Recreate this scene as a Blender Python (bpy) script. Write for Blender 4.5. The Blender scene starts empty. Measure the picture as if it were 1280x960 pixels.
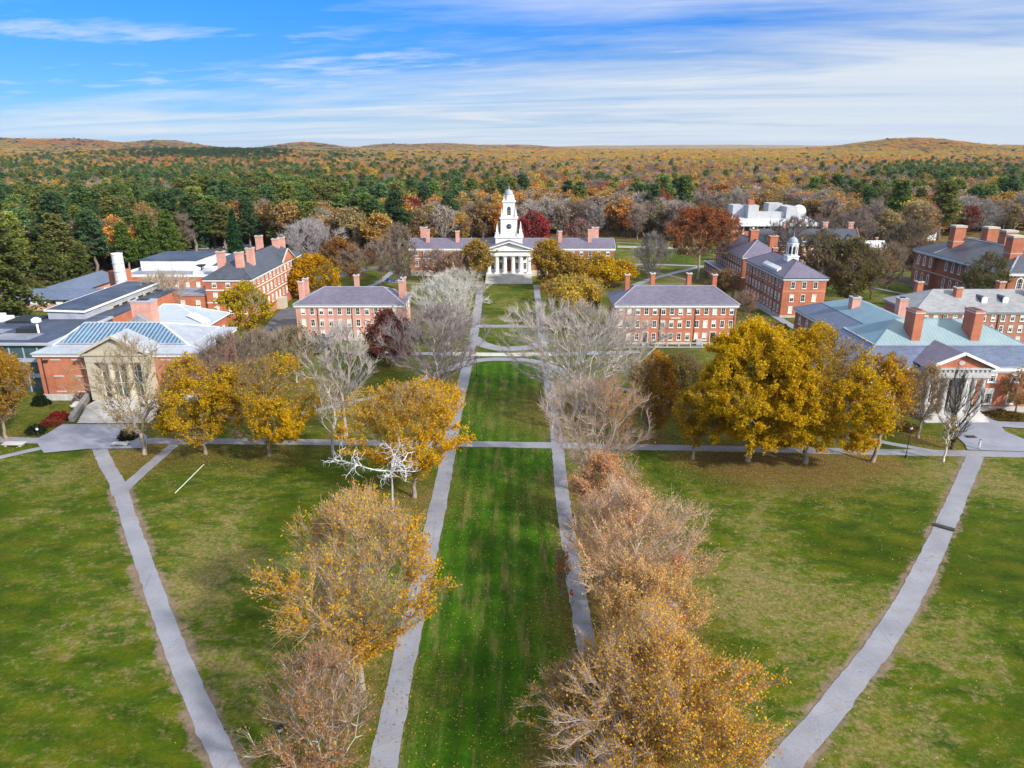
import bpy, math, random
import numpy as np
from mathutils import Vector

R_ = math.radians
SC = bpy.context.scene
COL = SC.collection
rng = np.random.default_rng(7)
random.seed(7)

# ---------------------------------------------------------------- camera geometry (used to turn a pixel of the photo into a ground point)
FPX = 888.0
PITCH = math.atan(297 / 888.0)
CAM_H = 50.0
_c, _s = math.cos(PITCH), math.sin(PITCH)

def ground(px, py, z=0.0):
    a = (px - 640) / FPX; b = (480 - py) / FPX
    r = (a, _c + b * _s, -_s + b * _c)
    t = (z - CAM_H) / r[2]
    return r[0] * t, r[1] * t

def height_at(py, Y):
    b = (480 - py) / FPX
    t = Y / (_c + b * _s)
    return CAM_H + (-_s + b * _c) * t

def depth_of(Y, z):
    return Y * _c - (z - CAM_H) * _s

# ---------------------------------------------------------------- objects
def tag(o, label=None, cat=None, group=None, kind=None):
    if label: o['label'] = label
    if cat: o['category'] = cat
    if group: o['group'] = group
    if kind: o['kind'] = kind
    return o

def link(name, me, parent=None):
    o = bpy.data.objects.new(name, me)
    COL.objects.link(o)
    if parent is not None: o.parent = parent
    return o

def empty(name, loc, label=None, cat=None, group=None, rz=0.0):
    o = bpy.data.objects.new(name, None)
    COL.objects.link(o)
    o.location = loc; o.rotation_euler = (0, 0, rz)
    o.empty_display_size = 0.5
    return tag(o, label, cat, group)

def kids(o):
    return [k for k in CHILD.get(o.name, [])]

def copy_tree(o, parent=None):
    c = o.copy(); COL.objects.link(c)
    if parent is not None: c.parent = parent
    for ch in list(o.children): copy_tree(ch, c)
    return c

# ---------------------------------------------------------------- fast quad meshes
def quad_mesh(name, V, F, mats, mi=None, v=None, smooth=False):
    V = np.asarray(V, np.float32); F = np.asarray(F, np.int32)
    me = bpy.data.meshes.new(name)
    me.vertices.add(len(V)); me.vertices.foreach_set('co', V.ravel())
    n = len(F)
    me.loops.add(n * 4); me.loops.foreach_set('vertex_index', F.ravel())
    me.polygons.add(n)
    me.polygons.foreach_set('loop_start', np.arange(0, n * 4, 4, dtype=np.int32))
    me.polygons.foreach_set('loop_total', np.full(n, 4, np.int32))
    if mi is not None: me.polygons.foreach_set('material_index', np.asarray(mi, np.int32))
    if smooth: me.polygons.foreach_set('use_smooth', np.ones(n, bool))
    if v is not None:
        at = me.attributes.new('v', 'FLOAT', 'FACE')
        at.data.foreach_set('value', np.asarray(v, np.float32))
    me.update(calc_edges=True)
    for m in mats: me.materials.append(m)
    return me

def frames(d):
    d = d / (np.linalg.norm(d, axis=1, keepdims=True) + 1e-9)
    up = np.tile(np.array([0., 0., 1.]), (len(d), 1))
    bad = np.abs(d[:, 2]) > 0.9
    up[bad] = (1., 0., 0.)
    a = np.cross(up, d); a /= np.linalg.norm(a, axis=1, keepdims=True) + 1e-9
    return d, a, np.cross(d, a)

def tubes(P0, P1, r0, r1, k=4):
    P0 = np.asarray(P0, float); P1 = np.asarray(P1, float)
    n = len(P0)
    d, a, b = frames(P1 - P0)
    th = np.arange(k) * 2 * np.pi / k
    ring = a[:, None, :] * np.cos(th)[None, :, None] + b[:, None, :] * np.sin(th)[None, :, None]
    A = P0[:, None, :] + ring * np.asarray(r0)[:, None, None]
    B = P1[:, None, :] + ring * np.asarray(r1)[:, None, None]
    V = np.concatenate([A, B], 1).reshape(-1, 3)
    base = (np.arange(n) * 2 * k)[:, None]
    i = np.arange(k)[None, :]; j = (i + 1) % k
    F = np.stack([base + i, base + j, base + j + k, base + i + k], 2).reshape(-1, 4)
    return V, F

def leaf_quads(Cc, size, r, flat=0.0, aspect=0.75):
    """random oriented small quads around the points Cc"""
    n = len(Cc)
    d = r.normal(size=(n, 3)); d[:, 2] *= (1 - flat)
    d /= np.linalg.norm(d, axis=1, keepdims=True) + 1e-9
    e = r.normal(size=(n, 3)); e[:, 2] *= (1 - flat)
    e -= d * (e * d).sum(1, keepdims=True)
    e /= np.linalg.norm(e, axis=1, keepdims=True) + 1e-9
    s = size * r.uniform(0.6, 1.3, n)[:, None] * 0.5
    d = d * s; e = e * s * aspect
    V = np.stack([Cc - d - e, Cc + d - e, Cc + d + e, Cc - d + e], 1).reshape(-1, 3)
    return V, np.arange(n * 4).reshape(-1, 4)

# ---------------------------------------------------------------- hard-surface mesh builder (world coordinates minus an origin)
class MB:
    def __init__(self, o=(0, 0, 0)):
        self.o = np.array(o, float); self.v = []; self.f = []; self.m = []
    def poly(self, pts, m=0):
        i = len(self.v)
        self.v += [tuple(p) for p in pts]
        self.f.append(tuple(range(i, i + len(pts)))); self.m.append(m)
    def mesh(self, V, F, m=0):
        i = len(self.v)
        self.v += [tuple(p) for p in V]
        for f in F: self.f.append(tuple(q + i for q in f)); self.m.append(m)
    def box(self, x0, x1, y0, y1, z0, z1, m=0):
        V = [(x0, y0, z0), (x1, y0, z0), (x1, y1, z0), (x0, y1, z0), (x0, y0, z1), (x1, y0, z1), (x1, y1, z1), (x0, y1, z1)]
        F = [(3, 2, 1, 0), (4, 5, 6, 7), (0, 1, 5, 4), (1, 2, 6, 5), (2, 3, 7, 6), (3, 0, 4, 7)]
        self.mesh(V, F, m)
    def frustum(self, a, z0, b, z1, m=0):
        """a, b = (x0, x1, y0, y1) rectangles at z0 and z1"""
        V = [(a[0], a[2], z0), (a[1], a[2], z0), (a[1], a[3], z0), (a[0], a[3], z0), (b[0], b[2], z1), (b[1], b[2], z1), (b[1], b[3], z1), (b[0], b[3], z1)]
        F = [(3, 2, 1, 0), (4, 5, 6, 7), (0, 1, 5, 4), (1, 2, 6, 5), (2, 3, 7, 6), (3, 0, 4, 7)]
        self.mesh(V, F, m)
    def lathe(self, cx, cy, prof, n=16, m=0, ph=0.0):
        V = []; F = []
        for (r, z) in prof:
            for k in range(n):
                t = 2 * math.pi * k / n + ph
                V.append((cx + r * math.cos(t), cy + r * math.sin(t), z))
        for i in range(len(prof) - 1):
            for k in range(n):
                k2 = (k + 1) % n
                F.append((i * n + k, i * n + k2, (i + 1) * n + k2, (i + 1) * n + k))
        F.append(tuple(range(n))[::-1]); F.append(tuple((len(prof) - 1) * n + k for k in range(n)))
        self.mesh(V, F, m)
    def tube(self, p0, p1, r0, r1=None, k=8, m=0):
        V, F = tubes([p0], [p1], [r0], [r0 if r1 is None else r1], k)
        F = [tuple(f) for f in F] + [tuple(range(k))[::-1], tuple(range(k, 2 * k))]
        self.mesh(V, F, m)
    def bar(self, p0, p1, w, h, m=0):
        """rectangular bar along p0-p1"""
        p0 = np.array(p0, float); p1 = np.array(p1, float)
        d = p1 - p0; d /= np.linalg.norm(d)
        up = np.array([0, 0, 1.]) if abs(d[2]) < .95 else np.array([0, 1., 0])
        a = np.cross(d, up); a /= np.linalg.norm(a); b = np.cross(a, d)
        a = a * w / 2; b = b * h / 2
        V = [p0 - a - b, p0 + a - b, p0 + a + b, p0 - a + b, p1 - a - b, p1 + a - b, p1 + a + b, p1 - a + b]
        F = [(3, 2, 1, 0), (4, 5, 6, 7), (0, 1, 5, 4), (1, 2, 6, 5), (2, 3, 7, 6), (3, 0, 4, 7)]
        self.mesh(V, F, m)
    def prism_y(self, tri, y0, y1, m=0):
        """polygon in XZ extruded along Y (tri counter-clockwise seen from the front)"""
        n = len(tri)
        V = [(x, y0, z) for x, z in tri] + [(x, y1, z) for x, z in tri]
        F = [tuple(range(n)), tuple(range(2 * n - 1, n - 1, -1))] + [(i, i + n, (i + 1) % n + n, (i + 1) % n) for i in range(n)]
        self.mesh(V, F, m)
    def prism_x(self, tri, x0, x1, m=0):
        n = len(tri)
        V = [(x0, y, z) for y, z in tri] + [(x1, y, z) for y, z in tri]
        F = [tuple(range(n))[::-1], tuple(range(n, 2 * n))] + [(i, (i + 1) % n, (i + 1) % n + n, i + n) for i in range(n)]
        self.mesh(V, F, m)
    def hip(self, x0, x1, y0, y1, z, rx0, rx1, ry0, ry1, rz, over=.6, th=.25, m=0, capm=None, cap=.28):
        """hip roof: eave rectangle (walls) with overhang, up to the rectangle or ridge rx/ry at rz"""
        X0, X1, Y0, Y1 = x0 - over, x1 + over, y0 - over, y1 + over
        V = [(X0, Y0, z), (X1, Y0, z), (X1, Y1, z), (X0, Y1, z), (rx0, ry0, rz), (rx1, ry0, rz), (rx1, ry1, rz), (rx0, ry1, rz)]
        D = [(X0, Y0, z - th), (X1, Y0, z - th), (X1, Y1, z - th), (X0, Y1, z - th)]
        for q in ((0, 1, 5, 4), (1, 2, 6, 5), (2, 3, 7, 6), (3, 0, 4, 7)):
            pts = []
            for k in q:
                if not any(np.allclose(V[k], p) for p in pts): pts.append(V[k])
            if len(pts) > 2: self.poly(pts, m)
        if rx1 - rx0 > .01 and ry1 - ry0 > .01: self.poly(V[4:8], m)
        fm = m if capm is None else capm
        for i in range(4):
            j = (i + 1) % 4
            self.poly([D[i], D[j], V[j], V[i]], fm)
        self.poly(D[::-1], fm)
        if capm is not None and cap > 0:
            for i in range(4):
                self.bar(V[i], V[i + 4], cap, .14, capm)
            if rx1 - rx0 > .3:
                self.bar(V[4], V[5], cap, .14, capm)
                if ry1 - ry0 > .3: self.bar(V[7], V[6], cap, .14, capm)
            if ry1 - ry0 > .3: self.bar(V[4], V[7], cap, .14, capm); self.bar(V[5], V[6], cap, .14, capm)
    def build(self, name, mats, parent=None, smooth=False):
        me = bpy.data.meshes.new(name)
        V = np.array(self.v, float) - self.o
        me.from_pydata([tuple(p) for p in V], [], self.f)
        me.polygons.foreach_set('material_index', np.array(self.m, np.int32))
        if smooth: me.polygons.foreach_set('use_smooth', np.ones(len(self.f), bool))
        if not isinstance(mats, (list, tuple)): mats = [mats]
        for mt in mats: me.materials.append(mt)
        me.update()
        return link(name, me, parent)

# ---------------------------------------------------------------- materials
class NT:
    def __init__(self, tree): self.t = tree
    def n(self, typ, **kw):
        nd = self.t.nodes.new(typ)
        ins = kw.pop('ins', {})
        for k, v in kw.items(): setattr(nd, k, v)
        for k, v in ins.items(): nd.inputs[k].default_value = v
        return nd
    def l(self, a, b): self.t.links.new(a, b)
    def math(self, op, a, b=None, clamp=False):
        nd = self.n('ShaderNodeMath', operation=op, use_clamp=clamp)
        for i, x in enumerate((a, b)):
            if x is None: continue
            if isinstance(x, (int, float)): nd.inputs[i].default_value = x
            else: self.l(x, nd.inputs[i])
        return nd.outputs[0]
    def mix(self, fac, a, b, blend='MIX'):
        nd = self.n('ShaderNodeMix', data_type='RGBA', blend_type=blend)
        for i, x in ((0, fac), (6, a), (7, b)):
            if isinstance(x, (int, float)): nd.inputs[i].default_value = x
            elif isinstance(x, tuple): nd.inputs[i].default_value = x if len(x) == 4 else x + (1,)
            else: self.l(x, nd.inputs[i])
        return nd.outputs[2]
    def noise(self, vec, scale, detail=4, rough=.55, dist=0.0):
        nd = self.n('ShaderNodeTexNoise', ins={'Scale': scale, 'Detail': detail, 'Roughness': rough, 'Distortion': dist})
        if vec is not None: self.l(vec, nd.inputs['Vector'])
        return nd.outputs[0]
    def ramp(self, fac, stops, interp='LINEAR'):
        nd = self.n('ShaderNodeValToRGB'); cr = nd.color_ramp; cr.interpolation = interp
        while len(cr.elements) < len(stops): cr.elements.new(.5)
        for e, (p, c) in zip(cr.elements, stops):
            e.position = p; e.color = (c, c, c, 1) if isinstance(c, (int, float)) else tuple(c) + (1,)
        self.l(fac, nd.inputs[0])
        return nd.outputs[0]
    def mapr(self, vec, scale=(1, 1, 1), rot=(0, 0, 0)):
        nd = self.n('ShaderNodeMapping', ins={'Scale': scale, 'Rotation': rot})
        self.l(vec, nd.inputs[0]); return nd.outputs[0]
    def attr(self, name, typ='GEOMETRY'):
        nd = self.n('ShaderNodeAttribute', attribute_name=name, attribute_type=typ); return nd

def new_mat(name):
    m = bpy.data.materials.new(name); m.use_nodes = True
    t = m.node_tree; t.nodes.clear()
    N = NT(t)
    out = N.n('ShaderNodeOutputMaterial')
    return m, N, out

def surf(name, c1, c2, scale=1.0, rough=.8, stretch=(1, 1, 1), metal=0.0, bump=0.0, detail=5, c3=None, fine=6.0, finev=.25, spec=.3, weather=0.0):
    """mottled surface: colour c1-c2 by noise plus finer value noise, object coordinates"""
    m, N, out = new_mat(name)
    tc = N.n('ShaderNodeTexCoord')
    v = N.mapr(tc.outputs['Object'], stretch)
    n1 = N.noise(v, scale, detail)
    stops = [(.3, c1), (.7, c2)] if c3 is None else [(.28, c1), (.5, c2), (.72, c3)]
    col = N.ramp(n1, stops)
    n2 = N.noise(v, scale * fine, 3, .7)
    k = N.math('MULTIPLY_ADD', n2, 2 * finev); k.node.inputs[2].default_value = 1 - finev
    col = N.mix(1.0, col, k, 'MULTIPLY')
    b = N.n('ShaderNodeBsdfPrincipled', ins={'Roughness': rough, 'Metallic': metal, 'Specular IOR Level': spec})
    N.l(col, b.inputs['Base Color'])
    if weather:
        # vertical run-off streaks and dull patches
        sw = N.noise(N.mapr(tc.outputs['Object'], (1.6, 1.6, .12)), 1.0, 6, .7)
        pw = N.noise(tc.outputs['Object'], .11, 4, .6)
        kk = N.math('ADD', N.math('MULTIPLY', N.ramp(sw, [(.35, 0.0), (.7, 1.0)]), .5), N.math('MULTIPLY', N.ramp(pw, [(.35, 0.0), (.65, 1.0)]), .5))
        km = N.math('MULTIPLY_ADD', kk, weather); km.node.inputs[2].default_value = 1 - weather * .55
        col = N.mix(1.0, col, km, 'MULTIPLY'); N.l(col, b.inputs['Base Color'])
    if bump:
        bp = N.n('ShaderNodeBump', ins={'Strength': bump, 'Distance': .1})
        N.l(n2, bp.inputs['Height']); N.l(bp.outputs[0], b.inputs['Normal'])
    N.l(b.outputs[0], out.inputs[0])
    return m

M = {}
M['brick'] = surf('brick', (.42, .14, .075), (.51, .19, .11), .35, .85, (1, 1, 2.2), fine=9, finev=.3, weather=.45)
M['brick_rose'] = surf('rose_brick', (.56, .28, .22), (.66, .36, .29), .3, .85, (1, 1, 2.2), fine=9, finev=.3, weather=.45)
M['brick_brown'] = surf('brown_brick', (.31, .11, .06), (.40, .16, .095), .35, .85, (1, 1, 2.2), fine=9, finev=.35, weather=.45)
M['brick_pale'] = surf('pale_brick', (.40, .20, .14), (.33, .15, .10), .35, .85, (1, 1, 2.2), fine=9, finev=.35, weather=.45)
M['white'] = surf('white_paint', (.74, .74, .72), (.82, .82, .8), .5, .5, fine=5, finev=.06)
M['cream'] = surf('cream_stone', (.44, .40, .32), (.52, .47, .38), .6, .7, fine=6, finev=.1)
M['granite'] = surf('pale_granite', (.44, .43, .42), (.56, .55, .53), .8, .75, fine=8, finev=.18, weather=.35)
M['slate'] = surf('purple_slate', (.115, .105, .155), (.175, .155, .215), .8, .55, (1, 2.2, 1), fine=5, finev=.35, bump=.3, weather=.35)
M['slate_dark'] = surf('dark_slate', (.045, .055, .075), (.09, .10, .13), .7, .5, (1, 2.2, 1), fine=5, finev=.35, bump=.3, weather=.35)
M['slate_blue'] = surf('blue_slate', (.09, .12, .19), (.14, .175, .26), .8, .5, (1, 2.2, 1), fine=5, finev=.35, bump=.3, weather=.35)
M['slate_grey'] = surf('weathered_slate', (.22, .23, .25), (.33, .33, .34), .5, .6, (1, 2.2, 1), fine=6, finev=.3, bump=.3, weather=.35)
M['lead'] = surf('lead_sheet', (.30, .34, .41), (.40, .43, .49), .4, .55, fine=5, finev=.12, weather=.35)
M['membrane'] = surf('roof_membrane', (.035, .05, .085), (.085, .105, .15), .16, .6, fine=8, finev=.2, weather=.35)
M['membrane_grey'] = surf('grey_roof_membrane', (.16, .18, .23), (.28, .30, .36), .16, .6, fine=8, finev=.2, weather=.35)
M['membrane_white'] = surf('white_roof_membrane', (.62, .63, .66), (.75, .76, .78), .2, .6, fine=8, finev=.1, weather=.35)
M['panel_grey'] = surf('grey_metal_panel', (.33, .35, .42), (.42, .44, .5), .4, .45, fine=5, finev=.12)
M['white_panel'] = surf('white_panel', (.40, .41, .43), (.47, .48, .49), .3, .5, fine=5, finev=.1)
M['dark'] = surf('dark_metal', (.02, .022, .026), (.035, .037, .04), 1, .5)
M['wood'] = surf('brown_wood', (.20, .075, .03), (.27, .11, .045), 1, .6)
M['steel'] = surf('brushed_steel', (.60, .61, .62), (.72, .73, .74), 1.5, .35, metal=.35)
M['asphalt'] = surf('asphalt', (.075, .08, .095), (.12, .125, .14), .3, .9, fine=14, finev=.25)
M['plaza'] = surf('plaza_paving', (.19, .20, .255), (.27, .28, .34), .22, .85, fine=12, finev=.2)

def path_mat():
    m, N, out = new_mat('pale_asphalt_path')
    tc = N.n('ShaderNodeTexCoord'); v = tc.outputs['Object']
    col = N.ramp(N.noise(v, .18, 5), [(.3, (.20, .21, .25)), (.7, (.285, .29, .33))])
    g = N.noise(v, 5.0, 4, .7)
    k = N.math('MULTIPLY_ADD', g, .55); k.node.inputs[2].default_value = .72
    col = N.mix(1.0, col, k, 'MULTIPLY')
    # cracks
    vo = N.n('ShaderNodeTexVoronoi', feature='DISTANCE_TO_EDGE', ins={'Scale': .16})
    N.l(N.mapr(v, (1, 1, 1)), vo.inputs['Vector'])
    cr = N.ramp(vo.outputs['Distance'], [(.0, 1.0), (.006, 0.0)])
    ck = N.math('MULTIPLY', cr, .45)
    col = N.mix(ck, col, (.12, .12, .14))
    st = N.ramp(N.noise(v, .45, 8, .75), [(.50, 0.0), (.72, .55)])
    col = N.mix(st, col, (.22, .19, .17))
    b = N.n('ShaderNodeBsdfPrincipled', ins={'Roughness': .9, 'Specular IOR Level': .2})
    N.l(col, b.inputs['Base Color'])
    bp = N.n('ShaderNodeBump', ins={'Strength': .25, 'Distance': .03}); N.l(g, bp.inputs['Height']); N.l(bp.outputs[0], b.inputs['Normal'])
    N.l(b.outputs[0], out.inputs[0]); return m
M['path'] = path_mat()

def striped(name, c1, c2, axis, freq, rough, metal=0.0, blotch=None):
    """standing seam / glazing: thin seams along an axis (object coordinates)"""
    m, N, out = new_mat(name)
    tc = N.n('ShaderNodeTexCoord'); v = tc.outputs['Object']
    sp = N.n('ShaderNodeSeparateXYZ'); N.l(v, sp.inputs[0])
    f = N.math('FRACT', N.math('MULTIPLY', sp.outputs[axis], freq))
    s = N.ramp(f, [(.0, 1.0), (.10, 1.0), (.16, 0.0), (1.0, 0.0)])
    base = N.ramp(N.noise(v, .22, 5, .6), [(.3, c1), (.7, blotch or c1)])
    col = N.mix(s, base, c2)
    k = N.math('MULTIPLY_ADD', N.noise(v, 2.0, 4, .7), .3); k.node.inputs[2].default_value = .85
    col = N.mix(1.0, col, k, 'MULTIPLY')
    b = N.n('ShaderNodeBsdfPrincipled', ins={'Roughness': rough, 'Metallic': metal, 'Specular IOR Level': .4})
    N.l(col, b.inputs['Base Color'])
    bp = N.n('ShaderNodeBump', ins={'Strength': .5, 'Distance': .06}); N.l(s, bp.inputs['Height']); N.l(bp.outputs[0], b.inputs['Normal'])
    N.l(b.outputs[0], out.inputs[0]); return m
M['copper'] = striped('green_copper', (.185, .275, .31), (.29, .39, .425), 0, 1 / .75, .6, blotch=(.25, .345, .375))
M['copper_side'] = striped('green_copper_side', (.12, .22, .29), (.22, .34, .40), 1, 1 / .75, .6, blotch=(.18, .29, .35))
M['seam_x'] = striped('pale_standing_seam', (.31, .37, .44), (.42, .47, .53), 0, 1 / .9, .55, blotch=(.38, .44, .50))
M['seam_y'] = striped('pale_standing_seam_side', (.31, .37, .44), (.42, .47, .53), 1, 1 / .9, .55, blotch=(.38, .44, .50))
M['gym_roof'] = striped('white_metal_roof', (.50, .52, .57), (.60, .62, .66), 0, 1 / 3.0, .45, blotch=(.58, .60, .64))

def glass(name, col, rough=.06):
    m, N, out = new_mat(name)
    tc = N.n('ShaderNodeTexCoord')
    c = N.ramp(N.noise(tc.outputs['Object'], .9, 3), [(.35, tuple(x * .6 for x in col)), (.65, col)])
    b = N.n('ShaderNodeBsdfPrincipled', ins={'Roughness': rough, 'Specular IOR Level': .7})
    N.l(c, b.inputs['Base Color'])
    N.l(b.outputs[0], out.inputs[0]); return m
M['glass'] = glass('window_glass', (.03, .034, .04))
M['skylight'] = glass('skylight_glass', (.045, .17, .31), .3)
M['sea_glass'] = glass('facade_glass', (.07, .13, .15), .08)
M['blind'] = surf('window_blind', (.66, .65, .60), (.74, .73, .69), .7, .8, fine=4, finev=.06)

def foliage(name, src):
    """leaf material: tint per tree (object colour, or the instance's attribute) with variation per leaf"""
    m, N, out = new_mat(name)
    if src == 'object':
        oi = N.n('ShaderNodeObjectInfo'); tint = oi.outputs['Color']
    else:
        tint = N.attr('tint', 'INSTANCER').outputs['Color']
    v = N.attr('v').outputs['Fac']
    k = N.math('MULTIPLY_ADD', v, .95); k.node.inputs[2].default_value = .5
    col = N.mix(1.0, tint, k, 'MULTIPLY')
    dry = N.math('LESS_THAN', N.math('FRACT', N.math('MULTIPLY', v, 13.7)), .16)
    col = N.mix(N.math('MULTIPLY', dry, .6), col, N.mix(1.0, col, (.62, .45, .5), 'MULTIPLY'))
    hs = N.n('ShaderNodeHueSaturation', ins={'Saturation': 1.0, 'Value': 1.0})
    vv = N.math('FRACT', N.math('MULTIPLY', v, 7.31))
    hh = N.math('MULTIPLY_ADD', vv, .056); hh.node.inputs[2].default_value = .474
    N.l(hh, hs.inputs['Hue']); N.l(col, hs.inputs['Color'])
    col = hs.outputs[0]
    d = N.n('ShaderNodeBsdfDiffuse'); N.l(col, d.inputs[0])
    t = N.n('ShaderNodeBsdfTranslucent'); N.l(col, t.inputs[0])
    mx = N.n('ShaderNodeMixShader', ins={0: .42}); N.l(d.outputs[0], mx.inputs[1]); N.l(t.outputs[0], mx.inputs[2])
    N.l(mx.outputs[0], out.inputs[0]); return m
M['leaf'] = foliage('leaves', 'object')
M['leaf_far'] = foliage('distant_leaves', 'instancer')

def bark(name, src='object'):
    m, N, out = new_mat(name)
    tc = N.n('ShaderNodeTexCoord')
    if src == 'object': tint = N.n('ShaderNodeObjectInfo').outputs['Color']
    else: tint = None
    k = N.math('MULTIPLY_ADD', N.noise(N.mapr(tc.outputs['Object'], (1, 1, .35)), 3.0, 4, .7), .9); k.node.inputs[2].default_value = .55
    if tint is None: col = N.mix(1.0, (.16, .13, .11), k, 'MULTIPLY')
    else: col = N.mix(1.0, tint, k, 'MULTIPLY')
    d = N.n('ShaderNodeBsdfDiffuse'); N.l(col, d.inputs[0]); N.l(d.outputs[0], out.inputs[0]); return m
M['bark'] = bark('bark')
M['bark_far'] = bark('distant_bark', 'const')
# ================================================================ THE SETTING
def smooth_line(pts, step=1.0):
    P = np.array(pts, float)
    Q = np.vstack([2 * P[0] - P[1], P, 2 * P[-1] - P[-2]])
    out = []
    for i in range(1, len(Q) - 2):
        n = max(2, int(np.linalg.norm(Q[i + 1] - Q[i]) / step))
        for t in np.linspace(0, 1, n, endpoint=False):
            a, b, c, d = Q[i - 1], Q[i], Q[i + 1], Q[i + 2]
            out.append(.5 * ((2 * b) + (c - a) * t + (2 * a - 5 * b + 4 * c - d) * t * t + (3 * b - a - 3 * c + d) * t ** 3))
    out.append(Q[-2])
    return np.array(out)

ZP = [0.03]
PATHS = []          # (centre line, half width) kept for the worn edges
def ribbon(name, pts, w, mat, kind='structure', worn=0.0, px=True, w1=None, ragged=.05):
    P = [ground(*p) for p in pts] if px else pts
    L = smooth_line(P)
    d = np.gradient(L, axis=0); d /= np.linalg.norm(d, axis=1, keepdims=True)
    nrm = np.stack([-d[:, 1], d[:, 0]], 1)
    ww = np.linspace(w, w if w1 is None else w1, len(L))[:, None] / 2
    r = np.random.default_rng(len(PATHS))
    A = L + nrm * (ww + r.normal(0, ragged, (len(L), 1))); B = L - nrm * (ww + r.normal(0, ragged, (len(L), 1)))
    z = ZP[0]; ZP[0] += .004
    V = np.concatenate([np.c_[A, np.full(len(A), z)], np.c_[B, np.full(len(B), z)]])
    n = len(L); i = np.arange(n - 1)
    F = np.stack([i + n, i + n + 1, i + 1, i], 1)
    o = link(name, quad_mesh(name, V, F, [mat]))
    tag(o, kind=kind)
    PATHS.append((L, w / 2, worn))
    return o

def sheet(name, pts, mat, px=True, kind='structure'):
    P = [ground(*p) for p in pts] if px else pts
    z = ZP[0]; ZP[0] += .004
    area = sum(P[i][0] * P[(i + 1) % len(P)][1] - P[(i + 1) % len(P)][0] * P[i][1] for i in range(len(P)))
    if area < 0: P = P[::-1]
    b = MB(); b.poly([(x, y, z) for x, y in P])
    return tag(b.build(name, mat), kind=kind)

CX = -1.2
ribbon('path', [(470, 1000), (478, 960), (515, 780), (546, 640), (560, 570), (569, 520), (583, 460), (594, 410), (598, 380), (600, 356)], 2.45, M['path'])
ribbon('path', [(775, 1000), (764, 960), (722, 745), (703, 620), (695, 540), (684, 465), (676, 410), (673, 380), (670, 356)], 2.1, M['path'])
ribbon('path', [(-40, 548), (60, 551), (300, 552), (640, 556), (1100, 565), (1330, 569)], 2.6, M['path'])
ribbon('path', [(305, 1000), (285, 960), (235, 850), (200, 760), (165, 660), (150, 612)], 2.05, M['path'], worn=1.0)
ribbon('path', [(150, 618), (146, 603), (134, 582), (122, 556)], 2.2, M['path'], worn=.35)
ribbon('path', [(149, 618), (163, 604), (190, 580), (218, 556)], 1.9, M['path'], worn=.3)
ribbon('path', [(940, 1000), (985, 950), (1060, 860), (1130, 760), (1180, 660), (1219, 570)], 2.45, M['path'], worn=.9)
ribbon('path', [(-30, 578), (0, 572), (40, 563), (75, 556)], 1.7, M['path'])
ribbon('path', [(368, 519), (430, 505), (490, 490), (540, 470), (572, 455)], 1.7, M['path'])
ribbon('path', [(700, 465), (745, 479), (790, 489), (832, 501), (880, 520)], 1.6, M['path'])
ribbon('path', [(1030, 543), (1080, 549), (1120, 556), (1175, 566)], 1.5, M['path'])
ribbon('path', [(588, 408), (640, 408), (684, 408)], 3.4, M['path'])
ribbon('path', [(590, 422), (602, 430), (622, 435.5), (645, 436), (668, 433), (684, 424)], 4.2, M['path'])
ribbon('road', [(560, 442.5), (600, 443.2), (640, 443.5), (690, 443)], 3.2, M['granite'])
ribbon('road', [(440, 441), (500, 442), (562, 442.5)], 2.6, M['plaza'])
ribbon('road', [(688, 443), (740, 442), (800, 440)], 2.6, M['plaza'])
ribbon('path', [(560, 463), (580, 455), (605, 450), (635, 449.5), (662, 451), (690, 459), (712, 470)], 2.8, M['path'])
# lawns behind, to the right of the hall, and the drives
ribbon('path', [(770, 303), (810, 305.5), (860, 310), (905, 318)], 1.8, M['path'])
ribbon('path', [(765, 330.5), (820, 331), (885, 333)], 3.4, M['path'])
ribbon('path', [(792, 357), (825, 346), (878, 333)], 3.2, M['path'])
ribbon('path', [(788, 334), (825, 342), (858, 350)], 1.4, M['path'])
ribbon('path', [(790, 356), (855, 355.5)], 1.4, M['path'])
ribbon('path', [(455, 361), (472, 354), (482, 347), (492, 338)], 2.4, M['path'])
ribbon('path', [(470, 352), (540, 355), (600, 353)], 1.6, M['path'])
ribbon('road', [(300, 362), (380, 352), (425, 345), (452, 338), (500, 331)], 6.5, M['asphalt'])
ribbon('path', [(928, 372), (960, 390), (990, 408), (1035, 430)], 2.6, M['path'])
ribbon('path', [(775, 434.5), (850, 434.5), (935, 434.5)], 1.7, M['path'])
ribbon('path', [(1030, 352), (1090, 360), (1140, 370)], 2.0, M['path'])
ribbon('road', [(960, 352), (1040, 340), (1100, 334), (1160, 330), (1240, 318)], 9, M['asphalt'])
ribbon('road', [(1075, 356), (1100, 346), (1138, 352), (1160, 372)], 5, M['asphalt'])
sheet('pavement', [(59, 543), (78, 531), (168, 531), (184, 546), (184, 561), (109, 562), (55, 567), (46, 554), (50, 547)], M['plaza'])
sheet('pavement', [(1209, 563), (1206, 556), (1196, 547), (1188, 541), (1198, 530), (1209, 518), (1240, 518), (1256, 540), (1300, 558), (1300, 566)], M['plaza'])
sheet('pavement', [(1233, 527), (1290, 529), (1290, 537), (1246, 534)], M['plaza'])
sheet('road', [(326, 416), (340, 398), (356, 384), (380, 386), (372, 414), (346, 421)], M['asphalt'])
sheet('parking_area', [(225, 309), (300, 303), (330, 312), (250, 320)], M['asphalt'])
sheet('parking_area', [(85, 362), (125, 352), (140, 362), (100, 375)], M['asphalt'])
sheet('parking_area', [(668, 299), (745, 300), (745, 303.5), (668, 302.5)], M['asphalt'])
sheet('parking_area', [(985, 442), (1060, 446), (1075, 425), (1000, 425)], M['asphalt'])

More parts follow.
